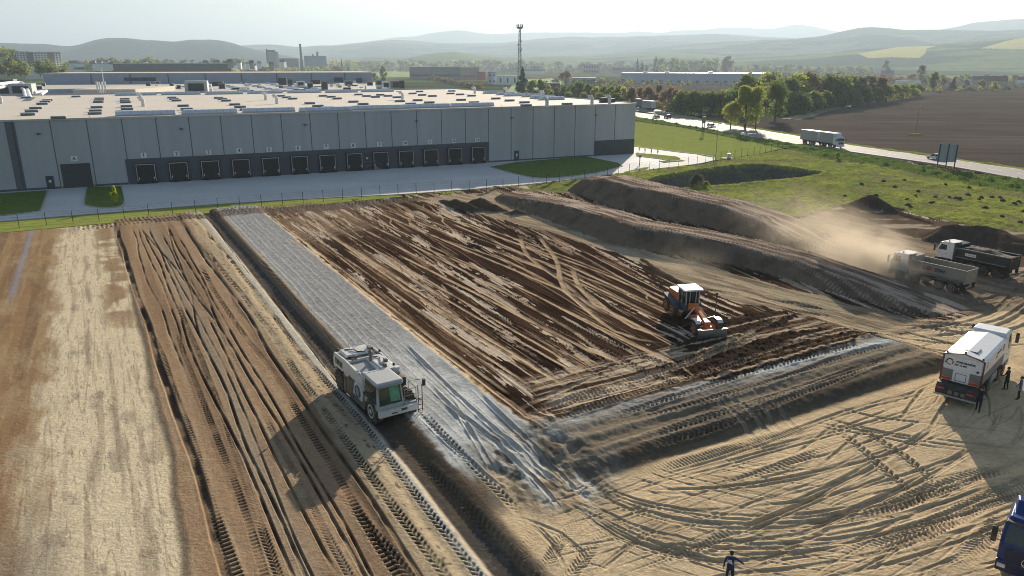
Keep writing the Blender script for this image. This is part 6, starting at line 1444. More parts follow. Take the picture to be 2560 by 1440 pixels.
MB().loft([[(x, -w_, z), (x, w_, z), (x, w_, z + .14), (x, -w_, z + .14)] for x, z, w_ in ((2.6, .75, .12), (1.2, .78, .4), (.4, .8, .62))]).build('drawbar', ORG, gm, bevel=.02)
MB().tube((.35, 0, .62), (.35, 0, .78), .68, .68, 22).build('turntable', STL, gm)
bl = MB(); n = 7
bl.loft([[(.3 + .22 * (1 - math.cos(t * .32)) * 2.2 - e, y, .06 + .62 * t / (n - 1)) for t in range(n) for e in ((0,) if False else (0,))] + [(.3 + .22 * (1 - math.cos(t * .32)) * 2.2 + .06, y, .06 + .62 * t / (n - 1)) for t in range(n - 1, -1, -1) for e in (0,)] for y in (-1.75, 1.75)])
o = bl.build('mouldboard', STL, gm); o.rotation_euler = (0, 0, .45); o.location = (.1, 0, 0)
for s in (1, -1):
    MB().tube((.75, s * .25, 1.75), (.7, s * 1.05, .7), .07, .07, 8).tube((.72, s * .75, 1.1), (.7, s * 1.05, .7), .045, None, 8).build('lift_cylinder', M('cylinder_pale', (.6, .5, .46), .35, .2), gm)
    MB().tube((3.3, s * .3, 1.0), (4.05, s * .32, .72), .09, .09, 8).build('front_cylinder', M('machine_red_orange', (.6, .12, .05), .4), gm)
MB().bx(3.2, 3.95, -.42, .42, .45, .85).build('front_bracket', ORG, gm, bevel=.04)
fb = MB(); fb.loft([[(4.12 + .10 * math.sin(t * .6), y, .08 + .78 * t / 5) for t in range(6)] + [(4.2 + .10 * math.sin(t * .6), y, .08 + .78 * t / 5) for t in range(5, -1, -1)] for y in (-1.3, 1.3)]); fb.build('front_blade', STL, gm)
for s in (1, -1): MB().bx(4.08, 4.24, s * 1.18 - .16, s * 1.18 + .16, .86, .93).build('blade_cap', TRW, gm)
MB().tube((.55, 1.85, .5), (.55, 1.85, 2.75), .045, .04, 8).lathe([(.02, 2.75), (.12, 2.8), (.14, 2.88), (.10, 2.97), (.02, 3.0)], (.55, 1.85, 0), 'Z', 12).tube((.4, 1.2, .5), (.55, 1.85, .5), .05).build('sensor_mast', CHAS, gm)
for s in (1, -1): MB().bx(-4.97, -4.95, s * .6 - .12, s * .6 + .12, 1.0, 1.15).build('tail_light', LRED, gm)
# ---------------------------------------------------------------- lorries
def lorry_cab(par, x0, x1, w, z0, z1, paint, low=None, sleeper=0.0, roofbar=True, dirty=None, deflector=False, dark_grille=True):
    """flat-nosed cab: x1 is the front"""
    h = w / 2; low = low or paint
    c = MB().loft([[(x0, -h, z0), (x1 - .06, -h, z0), (x1, -h + .14, z0), (x1, h - .14, z0), (x1 - .06, h, z0), (x0, h, z0)],
                   [(x0, -h, z0 + .95), (x1 - .06, -h, z0 + .95), (x1 + .03, -h + .14, z0 + .95), (x1 + .03, h - .14, z0 + .95), (x1 - .06, h, z0 + .95), (x0, h, z0 + .95)],
                   [(x0, -h + .05, z1 - .22), (x1 - .36, -h + .07, z1 - .22), (x1 - .24, -h + .22, z1 - .22), (x1 - .24, h - .22, z1 - .22), (x1 - .36, h - .07, z1 - .22), (x0, h - .05, z1 - .22)],
                   [(x0 + .1, -h + .16, z1), (x1 - .62, -h + .18, z1), (x1 - .55, -h + .32, z1), (x1 - .55, h - .32, z1), (x1 - .62, h - .18, z1), (x0 + .1, h - .16, z1)]]).build('cab', paint, par, bevel=.04)
    MB().loft([[(x1 - .02, -h + .17, z0 + .98), (x1 - .02, h - .17, z0 + .98), (x1 + .045, h - .17, z0 + .98), (x1 + .045, -h + .17, z0 + .98)], [(x1 - .28, -h + .24, z1 - .3), (x1 - .28, h - .24, z1 - .3), (x1 - .215, h - .24, z1 - .3), (x1 - .215, -h + .24, z1 - .3)]]).build('windscreen', GLASS(), cab_ := c)
    for s in (1, -1):
        MB().loft([[(x1 - 1.15, s * (h + .012), z0 + 1.0), (x1 - .2, s * (h + .012), z0 + 1.0), (x1 - .2, s * (h - .05), z0 + 1.0), (x1 - 1.15, s * (h - .05), z0 + 1.0)], [(x1 - 1.12, s * (h - .035), z1 - .34), (x1 - .46, s * (h - .035), z1 - .34), (x1 - .46, s * (h - .1), z1 - .34), (x1 - 1.12, s * (h - .1), z1 - .34)]]).build('side_window', GLASS(), c)
        MB().tube((x1 - .25, s * h, z1 - .35), (x1 + .12, s * (h + .22), z1 - .38), .025, None, 5).box((x1 + .12, s * (h + .25), z1 - .78), (.12, .22, .78)).build('mirror', CHAS, c, bevel=.02)
        MB().box((x1 + .0, s * (h - .28), z0 - .22), (.12, .42, .2)).build('headlight', LCLR, par, bevel=.02)
        MB().bx(x1 - 1.3, x1 - 1.15, s * (h + .005) - .02, s * (h + .005) + .02, z0 + .6, z0 + .66).build('door_handle', CHAS, c)
    MB().bx(x1 - .35, x1 + .08, -h, h, z0 - .55, z0 + .02).build('bumper', low, par, bevel=.06)
    if dark_grille: MB().bx(x1 + .0, x1 + .045, -h + .35, h - .35, z0 + .12, z0 + .72).build('grille', CHAS, c)
    if roofbar: MB().bx(x1 - .52, x1 - .2, -h + .1, h - .1, z1 - .22, z1 - .12).build('sun_visor', CHAS, c, bevel=.02)
    if deflector: MB().loft([[(x0 + .1, -h + .15, z1 - .02), (x1 - .8, -h + .25, z1 - .02), (x1 - .8, h - .25, z1 - .02), (x0 + .1, h - .15, z1 - .02)], [(x0 + .1, -h + .12, z1 + .62), (x0 + .5, -h + .2, z1 + .6), (x0 + .5, h - .2, z1 + .6), (x0 + .1, h - .12, z1 + .62)]]).build('wind_deflector', paint, c, bevel=.05)
    return c
def tipper(x, y, hd, label, body, loaded, dirty, txt=None):
    o = empty('tipper_truck', (x, y, ground_z(x, y)), hd, label=label, cat='tipper truck', group='tipper trucks on the haul road')
    for ax in (2.85, 1.15, -1.45, -2.8):
        for s in (1, -1): wheel(o, ax, s * 1.02, .53, .36 if ax > 0 else .5, DUSTY if dirty else CHAS)
    MB().bx(-3.7, 3.6, -.42, .42, .62, 1.0).build('chassis', CHAS, o)
    low = M('dusty_bumper', (.24, .21, .17), .8, 0, .15, 2) if dirty else CHAS
    lorry_cab(o, 2.15, 4.1, 2.42, 1.05, 3.0, TRW, low)
    MB().bx(1.85, 2.12, .2, 1.15, 1.1, 3.1).build('air_intake', CHAS, o, bevel=.04)
    for s in (1, -1):
        MB().prism_y([(x0, z) for x0, z in ((2.1, .85), (2.3, 1.12), (3.4, 1.12), (3.55, .85), (3.45, .85), (3.33, 1.05), (2.36, 1.05), (2.2, .85))], s * .8, s * 1.22).build('mudguard', low, o)
        MB().bx(-.4, .5, min(s * .55, s * 1.15), max(s * .55, s * 1.15), .55, 1.0).build('fuel_tank', STL if not dirty else DUSTY, o, bevel=.06)
        MB().prism_y([(-3.55, .95), (-3.2, 1.14), (-.95, 1.14), (-.7, .95), (-.75, .92), (-1.0, 1.09), (-3.15, 1.09), (-3.5, .92)], s * .78, s * 1.28).build('mudguard', low, o)
    x0, x1, z0, z1, hw = -3.9, 1.75, 1.22, 2.55, 1.25
    b = MB()
    for s in (1, -1): b.loft([[(x0, s * (hw - .16), z0), (x1, s * (hw - .16), z0), (x1, s * (hw - .22), z0), (x0, s * (hw - .22), z0)], [(x0, s * hw, z0 + .3), (x1, s * hw, z0 + .3), (x1, s * (hw - .06), z0 + .3), (x0, s * (hw - .06), z0 + .3)], [(x0, s * hw, z1), (x1, s * hw, z1), (x1, s * (hw - .07), z1), (x0, s * (hw - .07), z1)]])
    b.bx(x0, x1, -hw + .2, hw - .2, z0 - .02, z0 + .06).bx(x1 - .08, x1, -hw + .02, hw - .02, z0, z1 + .35).loft([[(x1 - .06, -hw, z1 + .3), (x1 - .06, hw, z1 + .3), (x1, hw, z1 + .36), (x1, -hw, z1 + .36)], [(x1 + .55, -hw + .1, z1 + .4), (x1 + .55, hw - .1, z1 + .4), (x1 + .55, hw - .1, z1 + .46), (x1 + .55, -hw + .1, z1 + .46)]])
    bd = b.build('tipping_body', body, o)
    rm = MB()
    for s in (1, -1): rm.bx(x0, x1, s * hw - .05, s * hw + .05, z1 - .02, z1 + .07).bx(x0 + .1, x1, s * hw - .01, s * hw + .02, z0 + .28, z0 + .36)
    rm.build('top_rail', body if dirty else GREYM, bd)
    tg = MB().bx(x0 - .08, x0, -hw, hw, z0 - .12, z1).build('tailgate', body, bd, bevel=.02)
    MB().bx(x0 - .12, x0 - .08, -hw + .15, -hw + .25, z0, z1).bx(x0 - .12, x0 - .08, hw - .25, hw - .15, z0, z1).bx(x0 - .11, x0 - .08, -.8, .8, z0 + .2, z0 + .3).build('tailgate_ribs', body, tg)
    MB().bx(x0 - .25, x0 - .12, -1.15, 1.15, .55, .68).bx(x0 - .2, x0 + .1, -.9, -.8, .6, 1.1).bx(x0 - .2, x0 + .1, .8, .9, .6, 1.1).build('underrun_bar', CHAS, o)
    for s in (1, -1):
        MB().bx(x0 - .13, x0 - .09, s * .78 - .24, s * .78 + .24, z1 - .42, z1 - .26).build('tail_light', LRED if not dirty else DUSTY, tg); MB().bx(x0 - .28, x0 - .25, s * .95 - .12, s * .95 + .12, .75, .87).build('rear_lamp', LRED if s < 0 else LCLR, o)
    gx, gy = np.meshgrid(np.linspace(x0 + .05, x1 - .1, 30), np.linspace(-hw + .1, hw - .1, 12), indexing='ij')
    gz = (z0 + .35 if not loaded else z1 - .30) + (.55 if loaded else .15) * fbm(gx * .8 + x, gy * .8, 4, 151) * np.cos(gy / hw * 1.2) + (.35 if loaded else .2) * np.exp(-((gx + .6) / 1.6) ** 2) * np.cos(gy / hw * 1.3)
    mb = MB(); mb.v = [(gx[i, j], gy[i, j], gz[i, j]) for i in range(30) for j in range(12)]; mb.f = [(i * 12 + j, (i + 1) * 12 + j, (i + 1) * 12 + j + 1, i * 12 + j + 1) for i in range(29) for j in range(11)]
    mb.build('soil_load', SOILM, o, smooth=True)
    if txt:
        text_mesh('lettering', 'DED', .52, TRED, bd, face_matrix((-.1, hw + .008, z0 + .82), (-1, 0, 0), (0, 0, 1)), .004, bold=.02)
        text_mesh('lettering', 'STAV.', .46, INK, bd, face_matrix((-1.45, hw + .008, z0 + .78), (-1, 0, 0), (0, 0, 1)), .004, bold=.02)
    else:
        pl = MB().bx(-.45, .75, hw + .005, hw + .03, z0 + .62, z0 + .95).build('name_plate', SIGNW, bd)
        mk = MB()
        for i in range(7): mk.bx(.6 - i * .15 - .09, .6 - i * .15, hw + .03, hw + .036, z0 + .70, z0 + (.86 if i % 2 else .83))
        mk.build('plate_marks', GREYM, pl)
    MB().lathe([(.08, 0), (.08, .12), (.02, .16)], (3.1, .6, 3.0), 'Z', 10).build('beacon', LORG, o)
    return o
tipper(45.5, 77.2, R_(123), 'dusty grey tipper truck with white cab and red and black lettering, beside the dust cloud', DUSTY, False, True, True)
tipper(53.6, 82.6, R_(121), 'dark green tipper truck loaded with brown soil, behind the dusty grey one', DGRN, True, False)
# ---------------------------------------------------------------- spreader truck
ra, rb_ = GP(2351, 988, .6), GP(2428, 1009, .6); rc = (ra + rb_) / 2; hd = math.atan2(rb_[1] - ra[1], rb_[0] - ra[0]) + math.pi / 2
sp = empty('spreader_truck', (rc[0], rc[1], ground_z(rc[0], rc[1])), hd, label='white binder spreader truck with a boxy tank and red tail lights, near the right border', cat='spreader truck')
for ax in (1.55, 2.9, 6.2, 7.6):
    for s in (1, -1): wheel(sp, ax, s * 1.02, .54, .38 if ax > 5 else .5, STL)
MB().bx(.5, 8.2, -.42, .42, .6, 1.1).build('chassis', CHAS, sp)
hw = 1.25
MB().loft([[(x, -hw + .08, 1.28), (x, -hw, 1.5), (x, -hw, 2.2), (x, hw, 2.2), (x, hw, 1.5), (x, hw - .08, 1.28)] for x in (.35, 6.35)]).build('tank_lower', TGRY, sp, bevel=.02)
MB().loft([[(x, -hw - .02, 2.2), (x, -hw - .02, 3.22), (x, -hw + .2, 3.34), (x, 0, 3.50), (x, hw - .2, 3.34), (x, hw + .02, 3.22), (x, hw + .02, 2.2)] for x in (.32, 6.4)]).build('tank', TRW, sp, bevel=.02)
tr = MB()
for s in (1, -1): tr.bx(.28, .34, s * hw - .05, s * hw + .05, 1.28, 3.25)
tr.loft([[(x, -hw, 3.26), (x, 0, 3.53), (x, hw, 3.26), (x, hw, 3.2), (x, 0, 3.47), (x, -hw, 3.2)] for x in (.25, .33)]); tr.build('rear_edge_trim', M('edge_maroon', (.12, .05, .05), .5), sp)
MB().bx(.27, .345, -1.15, 1.15, 1.35, 3.18).build('rear_wall', TRW, sp)
for s in (1, -1):
    MB().bx(.235, .27, s * .86 - .33, s * .86 + .33, 1.4, 2.2).build('rear_panel', TGRY, sp)
    MB().bx(.20, .235, s * .86 - .30, s * .86 + .30, 1.42, 1.56).build('tail_light', LRED, sp); MB().bx(.20, .235, s * .86 - .08, s * .86 + .30, 1.57, 1.63).build('tail_light', LORG, sp)
MB().bx(.22, .27, -.5, .5, 1.36, 2.16).build('rear_hatch', TRW, sp)
hq = MB(); hq.bx(.205, .22, -.34, .34, 2.0, 2.03).bx(.205, .22, -.34, .34, 1.46, 1.49).bx(.205, .22, -.34, -.31, 1.46, 2.03).bx(.205, .22, .31, .34, 1.46, 2.03); hq.build('hatch_frame', CHAS, sp)
F = lambda y, z: face_matrix((.262, y, z), (0, -1, 0), (0, 0, 1))
text_mesh('lettering', 'STREUMASTER', .185, INK, sp, F(-.16, 2.82), .004, bold=.008); text_mesh('lettering', 'SW 16 MC', .17, INK, sp, F(.12, 2.60), .004, bold=.008)
def ring_logo(par, cx, r, Mx, cols, gap=.9):
    for k, (a0, a1, m) in enumerate(cols):
        mb = MB(); n = 14; P = []
        for i in range(n + 1):
            a = a0 + (a1 - a0) * i / n; P += [(math.cos(a) * r, math.sin(a) * r, 0), (math.cos(a) * r * .68, math.sin(a) * r * .68, 0), (math.cos(a) * r, math.sin(a) * r, .008), (math.cos(a) * r * .68, math.sin(a) * r * .68, .008)]
        mb.v = P
        for i in range(n): b = i * 4; mb.f += [(b, b + 1, b + 5, b + 4), (b + 2, b + 6, b + 7, b + 3), (b, b + 4, b + 6, b + 2), (b + 1, b + 3, b + 7, b + 5)]
        o = mb.build('ring_emblem', m, par); o.matrix_local = Mx
ring_logo(sp, 0, .24, F(.82, 2.74), [(.6, 3.2, INK), (3.2, 5.2, GREYM), (-.7, .4, TRED)])
MB().bx(.255, .268, 1.05, 1.12, 2.62, 2.7).build('hook', CHAS, sp); MB().tube((.2, -.95, 2.42), (.27, -.95, 2.42), .08, .08, 12).build('camera_socket', CHAS, sp)
FS = lambda x, z: face_matrix((x, -hw - .03, z), (1, 0, 0), (0, 0, 1))
text_mesh('lettering', 'STREUMASTER', .2, NAVY, sp, FS(4.3, 2.9), .004, bold=.008); text_mesh('lettering', 'SW 16', .17, NAVY, sp, FS(3.75, 2.66), .004, bold=.006)
ring_logo(sp, 0, .26, FS(5.6, 2.86), [(.5, 3.4, INK), (3.6, 5.4, NAVY), (5.6, 6.6, TRED)])
text_mesh('lettering', '/', .62, TRED, sp, FS(1.15, 2.72), .004, bold=.03)
MB().bx(.4, 6.3, -hw - .02, -hw + .05, 2.17, 2.2).build('side_rail', GREYM, sp)
rf_ = MB(); rf_.bx(1.2, 2.2, -.55, -.5, 3.42, 3.49).bx(1.2, 1.25, -.55, .2, 3.42, 3.5); rf_.build('roof_grab_rail', CHAS, sp)
for y in (-1.1, 0.0, 1.1): MB().lathe([(.07, 0), (.07, .1), (.02, .14)], (.42, y, 3.28 + .22 * (1 - abs(y) / 1.2)), 'Z', 8).build('roof_lamp', CHAS, sp)
MB().prism_y([(-.55, .45), (-.6, .85), (-.35, 1.3), (.6, 1.3), (.9, .7), (.6, .42)], -1.25, 1.25).build('spreader_box', CHAS, sp, bevel=.03)
ed = MB(); ed.bx(-.68, -.58, -1.3, 1.3, .5, .62); ed.bx(-.6, .6, -1.32, -1.25, .5, .62); ed.build('spreader_skirt', TRAY, sp)
sq = MB()
for y in (-.5, -.1, .3): sq.bx(-.66, -.58, y - .13, y + .13, .72, .98)
sq.build('hydraulic_blocks', STL, sp)
for s in (1, -1): MB().bx(-.66, -.6, s * .9 - .22, s * .9 + .22, .98, 1.08).build('reflector', LRED, sp)
MB().bx(3.8, 5.4, -1.2, -.5, .55, 1.15).build('side_locker', TRAY, sp, bevel=.04); MB().bx(3.8, 5.4, .5, 1.2, .55, 1.15).build('side_locker', TRAY, sp, bevel=.04)
lorry_cab(sp, 6.65, 8.75, 2.45, 1.15, 3.55, TRW, TRW)
for s in (1, -1): MB().prism_y([(6.85, .95), (7.0, 1.2), (8.2, 1.2), (8.35, .95), (8.25, .95), (8.1, 1.13), (7.1, 1.13), (6.95, .95)], s * .82, s * 1.25).build('mudguard', TGRY, sp)
# ---------------------------------------------------------------- blue tractor unit
fa = GP(2570, 1413, 1.2); hd = R_(-131)
o_ = np.array([math.cos(hd), math.sin(hd)])
bx0 = fa[:2] - o_ * 3.92
bt = empty('blue_lorry', (bx0[0], bx0[1], 0), hd, label='dark blue lorry cab cut off by the lower right corner of the picture', cat='lorry')
for s in (1, -1): wheel(bt, 2.6, s * 1.02, .53, .36, STL)
for ax in (-1.2,):
    for s in (1, -1): wheel(bt, ax, s * .95, .53, .55, STL)
MB().bx(-2.2, 3.6, -.42, .42, .6, 1.0).build('chassis', CHAS, bt)
c = lorry_cab(bt, 1.6, 3.82, 2.45, .95, 3.0, BLUE, NAVY)
MB().loft([[(1.7, -1.08, 2.98), (3.0, -.95, 2.98), (3.0, .95, 2.98), (1.7, 1.08, 2.98)], [(1.7, -1.05, 3.4), (2.2, -.95, 3.38), (2.2, .95, 3.38), (1.7, 1.05, 3.4)]]).build('wind_deflector', BLUE, c, bevel=.08)
MB().bx(3.82, 3.885, -.95, .95, .62, 1.62).build('black_grille', NAVY, bt, bevel=.03)
for i in range(4): MB().bx(3.88, 3.90, -.7, .7, .8 + i * .18, .83 + i * .18).build('grille_bar', CHAS, bt)
emb = MB(); n = 26
for i in range(n):
    a, b = 2 * math.pi * i / n, 2 * math.pi * (i + 1) / n; emb.tube((3.92, .24 * math.cos(a), 1.2 + .24 * math.sin(a)), (3.92, .24 * math.cos(b), 1.2 + .24 * math.sin(b)), .024, None, 6, False)
for i in range(3):
    a = math.pi / 2 + i * 2 * math.pi / 3; emb.tube((3.92, 0, 1.2), (3.92, .24 * math.cos(a), 1.2 + .24 * math.sin(a)), .035, .012, 6)
emb.build('star_emblem', CHROME, bt)
for s in (1, -1): MB().box((3.9, s * .98, .72), (.12, .34, .2)).build('headlamp', LCLR, bt, bevel=.03)
MB().box((3.62, -.3, 2.02), (.06, .5, .10)).build('vest_reflection', M('vest_reflection_yellow', (.55, .65, .08), .7), bt)  # reflection of a yellow vest in the windscreen, added as a coloured bar
# ---------------------------------------------------------------- traffic on the main road
def tangent(x, y):
    k = int(np.argmin(np.hypot(lat(.5)[:, 0] - x, lat(.5)[:, 1] - y))); k = min(max(k, 1), NRd - 2); d = lat(.5)[k + 1] - lat(.5)[k - 1]; return math.atan2(d[1], d[0])
def on_road(u, v, f):
    p = GP(u, v); c = lat(f); k = int(np.argmin([abs(PX(q[0], q[1], .1)[0] - u) for q in c])); return c[k][0], c[k][1]
x, y = on_road(2054, 362, .27); hd = tangent(x, y)
lt_ = empty('lorry', (x, y, .1), hd, label='white cab lorry with a grey curtain body and matching trailer, on the main road', cat='lorry')
for ax, par in ((8.0, 0), (4.0, 0), (3.0, 0)):
    for s in (1, -1): wheel(lt_, ax, s * 1.02, .5, .4, STL)
MB().bx(1.4, 7.3, -1.25, 1.25, 1.15, 3.95).build('curtain_body', CURTN, lt_, bevel=.02); MB().bx(1.4, 7.3, -1.27, 1.27, 3.95, 4.02).build('body_roof', TRW, lt_); MB().bx(1.0, 8.5, -.45, .45, .6, 1.1).build('chassis', CHAS, lt_)
MB().bx(7.25, 7.34, -1.24, 1.24, 1.2, 3.9).build('head_board', TRW, lt_)
lorry_cab(lt_, 7.45, 9.3, 2.42, .95, 3.0, TRW, TRW, deflector=True); MB().loft([[(7.45, -1.15, 2.95), (8.6, -1.0, 2.95), (8.6, 1.0, 2.95), (7.45, 1.15, 2.95)], [(7.45, -1.15, 3.9), (7.7, -1.1, 3.85), (7.7, 1.1, 3.85), (7.45, 1.15, 3.9)]]).build('roof_fairing', M('pale_blue_paint', (.45, .60, .68), .35), lt_, bevel=.05)
trl = MB().bx(-7.6, .3, -1.25, 1.25, 1.1, 3.9).build('trailer', CURTN, lt_, bevel=.02); MB().bx(-7.6, .3, -1.27, 1.27, 3.9, 3.97).build('roof', TRW, trl); MB().bx(.3, .36, -1.2, 1.2, 1.2, 3.85).build('front_wall', TRW, trl); MB().bx(-7.6, .2, -.45, .45, .65, 1.1).build('frame', CHAS, trl); MB().tube((.2, 0, .7), (1.3, 0, .7), .08).build('drawbar', CHAS, trl)
for ax in (-5.9, -4.8, -1.0):
    for s in (1, -1): w_ = wheel(lt_, ax, s * 1.02, .48, .38, STL)
ss = MB()
for x0 in np.arange(-7.2, .2, 1.25): ss.bx(x0, x0 + .05, -1.265, -1.25, 1.15, 3.9)
for x0 in np.arange(1.8, 7.2, 1.25): ss.bx(x0, x0 + .05, -1.265, -1.25, 1.2, 3.92)
ss.bx(-7.6, .3, -1.27, -1.25, 1.08, 1.2).bx(1.4, 7.3, -1.27, -1.25, 1.12, 1.24); ss.build('curtain_straps', GREYM, lt_)
def car(x, y, z, hd, label, paint, kind='hatch', group=None):
    o = empty('car', (x, y, z), hd, label=label, cat='car', group=group); L2 = 2.2; w = .88
    tall = {'hatch': 1.45, 'suv': 1.72, 'estate': 1.47}[kind]; b = .78 if kind != 'suv' else .95
    MB().loft([[(-L2, yy * .94, .32), (-L2, yy * .96, b), (L2 * .98, yy * .92, b - .12), (L2, yy * .88, .32)][::1] for yy in (-w, w)]).build('body', paint, o, bevel=.08) if False else \
    MB().loft([[(x0, -w * k, .28), (x0, -w * k, zt), (x0, w * k, zt), (x0, w * k, .28)] for x0, k, zt in ((-L2, .86, b - .06), (-L2 + .25, .98, b + .04), (-1.0, 1.0, b + .05), (.9, 1.0, b + .02), (1.7, .95, b - .08), (L2, .80, b - .26))]).build('body', paint, o, bevel=.05)
    back = {'hatch': -1.95, 'suv': -2.05, 'estate': -2.1}[kind]
    g = MB().loft([[(back, -w * .93, b), (1.15, -w * .93, b - .02), (1.15, w * .93, b - .02), (back, w * .93, b)], [(back + .32, -w * .76, tall - .06), (.25, -w * .76, tall - .06), (.25, w * .76, tall - .06), (back + .32, w * .76, tall - .06)]]).build('windows', GLASS(), o)
    MB().loft([[(back + .28, -w * .77, tall - .08), (.32, -w * .77, tall - .08), (.32, w * .77, tall - .08), (back + .28, w * .77, tall - .08)], [(back + .45, -w * .68, tall), (.1, -w * .68, tall), (.1, w * .68, tall), (back + .45, w * .68, tall)]]).build('roof', paint, o, bevel=.03)
    pl = MB()
    for s in (1, -1): pl.tube((.28, s * w * .77, tall - .05), (1.15, s * w * .93, b), .04, None, 5).tube((-.55, s * w * .77, tall - .05), (-.5, s * w * .94, b), .045, None, 5).tube((back + .3, s * w * .77, tall - .05), (back, s * w * .93, b), .06, None, 5)
    pl.build('pillars', paint, o)
    for ax in (1.35, -1.3):
        for s in (1, -1): wheel(o, ax, s * .78, .32, .22, STL)
    for s in (1, -1):
        MB().box((L2 - .08, s * .62, b - .28), (.12, .3, .13)).build('headlight', LCLR, o); MB().box((-L2 + .02, s * .68, b - .12), (.1, .22, .16)).build('tail_light', LRED, o); MB().box((.75, s * (w + .08), b + .1), (.12, .16, .12)).build('wing_mirror', paint, o)
    return o
PW = M('car_white', (.72, .73, .74), .25, 0, .03); PS = M('car_silver', (.42, .43, .44), .25, .4, .03); PD = M('car_dark', (.045, .047, .055), .25, .2, .03)
CG = 'cars on the main road'
for u, v, f, rev, lab, pm, kd in ((1642, 297, .30, 1, 'silver hatchback on the road, just ahead of the dark off-roader', PS, 'hatch'), (1671, 296, .62, 1, 'dark tall off-road car on the road near the layby', PD, 'suv'), (1777, 317, .33, 0, 'white estate car on the road beside the small dark sign', PW, 'estate'), (2343, 398, .62, 1, 'white car half hidden behind the big three post road sign', PW, 'hatch')):
    x, y = on_road(u, v, f); car(x, y, .1, tangent(x, y) + (math.pi if rev else 0), lab, pm, kd, CG)
for u, v, hd_, lab, mt, L3 in ((1633, 276.5, 112, 'grey box trailer with a white rear door, parked in the layby by the reddish trees', CURTN, 9), (1612, 271, 112, 'dark grey trailer half hidden behind the paler parked box trailer', GREYM, 9)):
    p = GP(u, v); o = empty('box_trailer', (p[0], p[1], .07), R_(hd_), label=lab, cat='trailer', group='trailers parked in the layby')
    MB().bx(0, L3, -1.5, 1.5, 1.1, 4.6).build('box', mt, o); MB().bx(0, L3, -1.52, 1.52, 4.6, 4.7).build('roof', TRW, o); MB().bx(-.06, 0, -1.4, 1.4, 1.2, 4.5).build('rear_door', TRW if mt is CURTN else GREYM, o); MB().bx(0, L3, -.5, .5, .6, 1.1).build('frame', CHAS, o)
    for ax in (1.4, 2.6, 3.8):
        for s in (1, -1): wheel(o, ax, s * 1.15, .52, .4, STL)
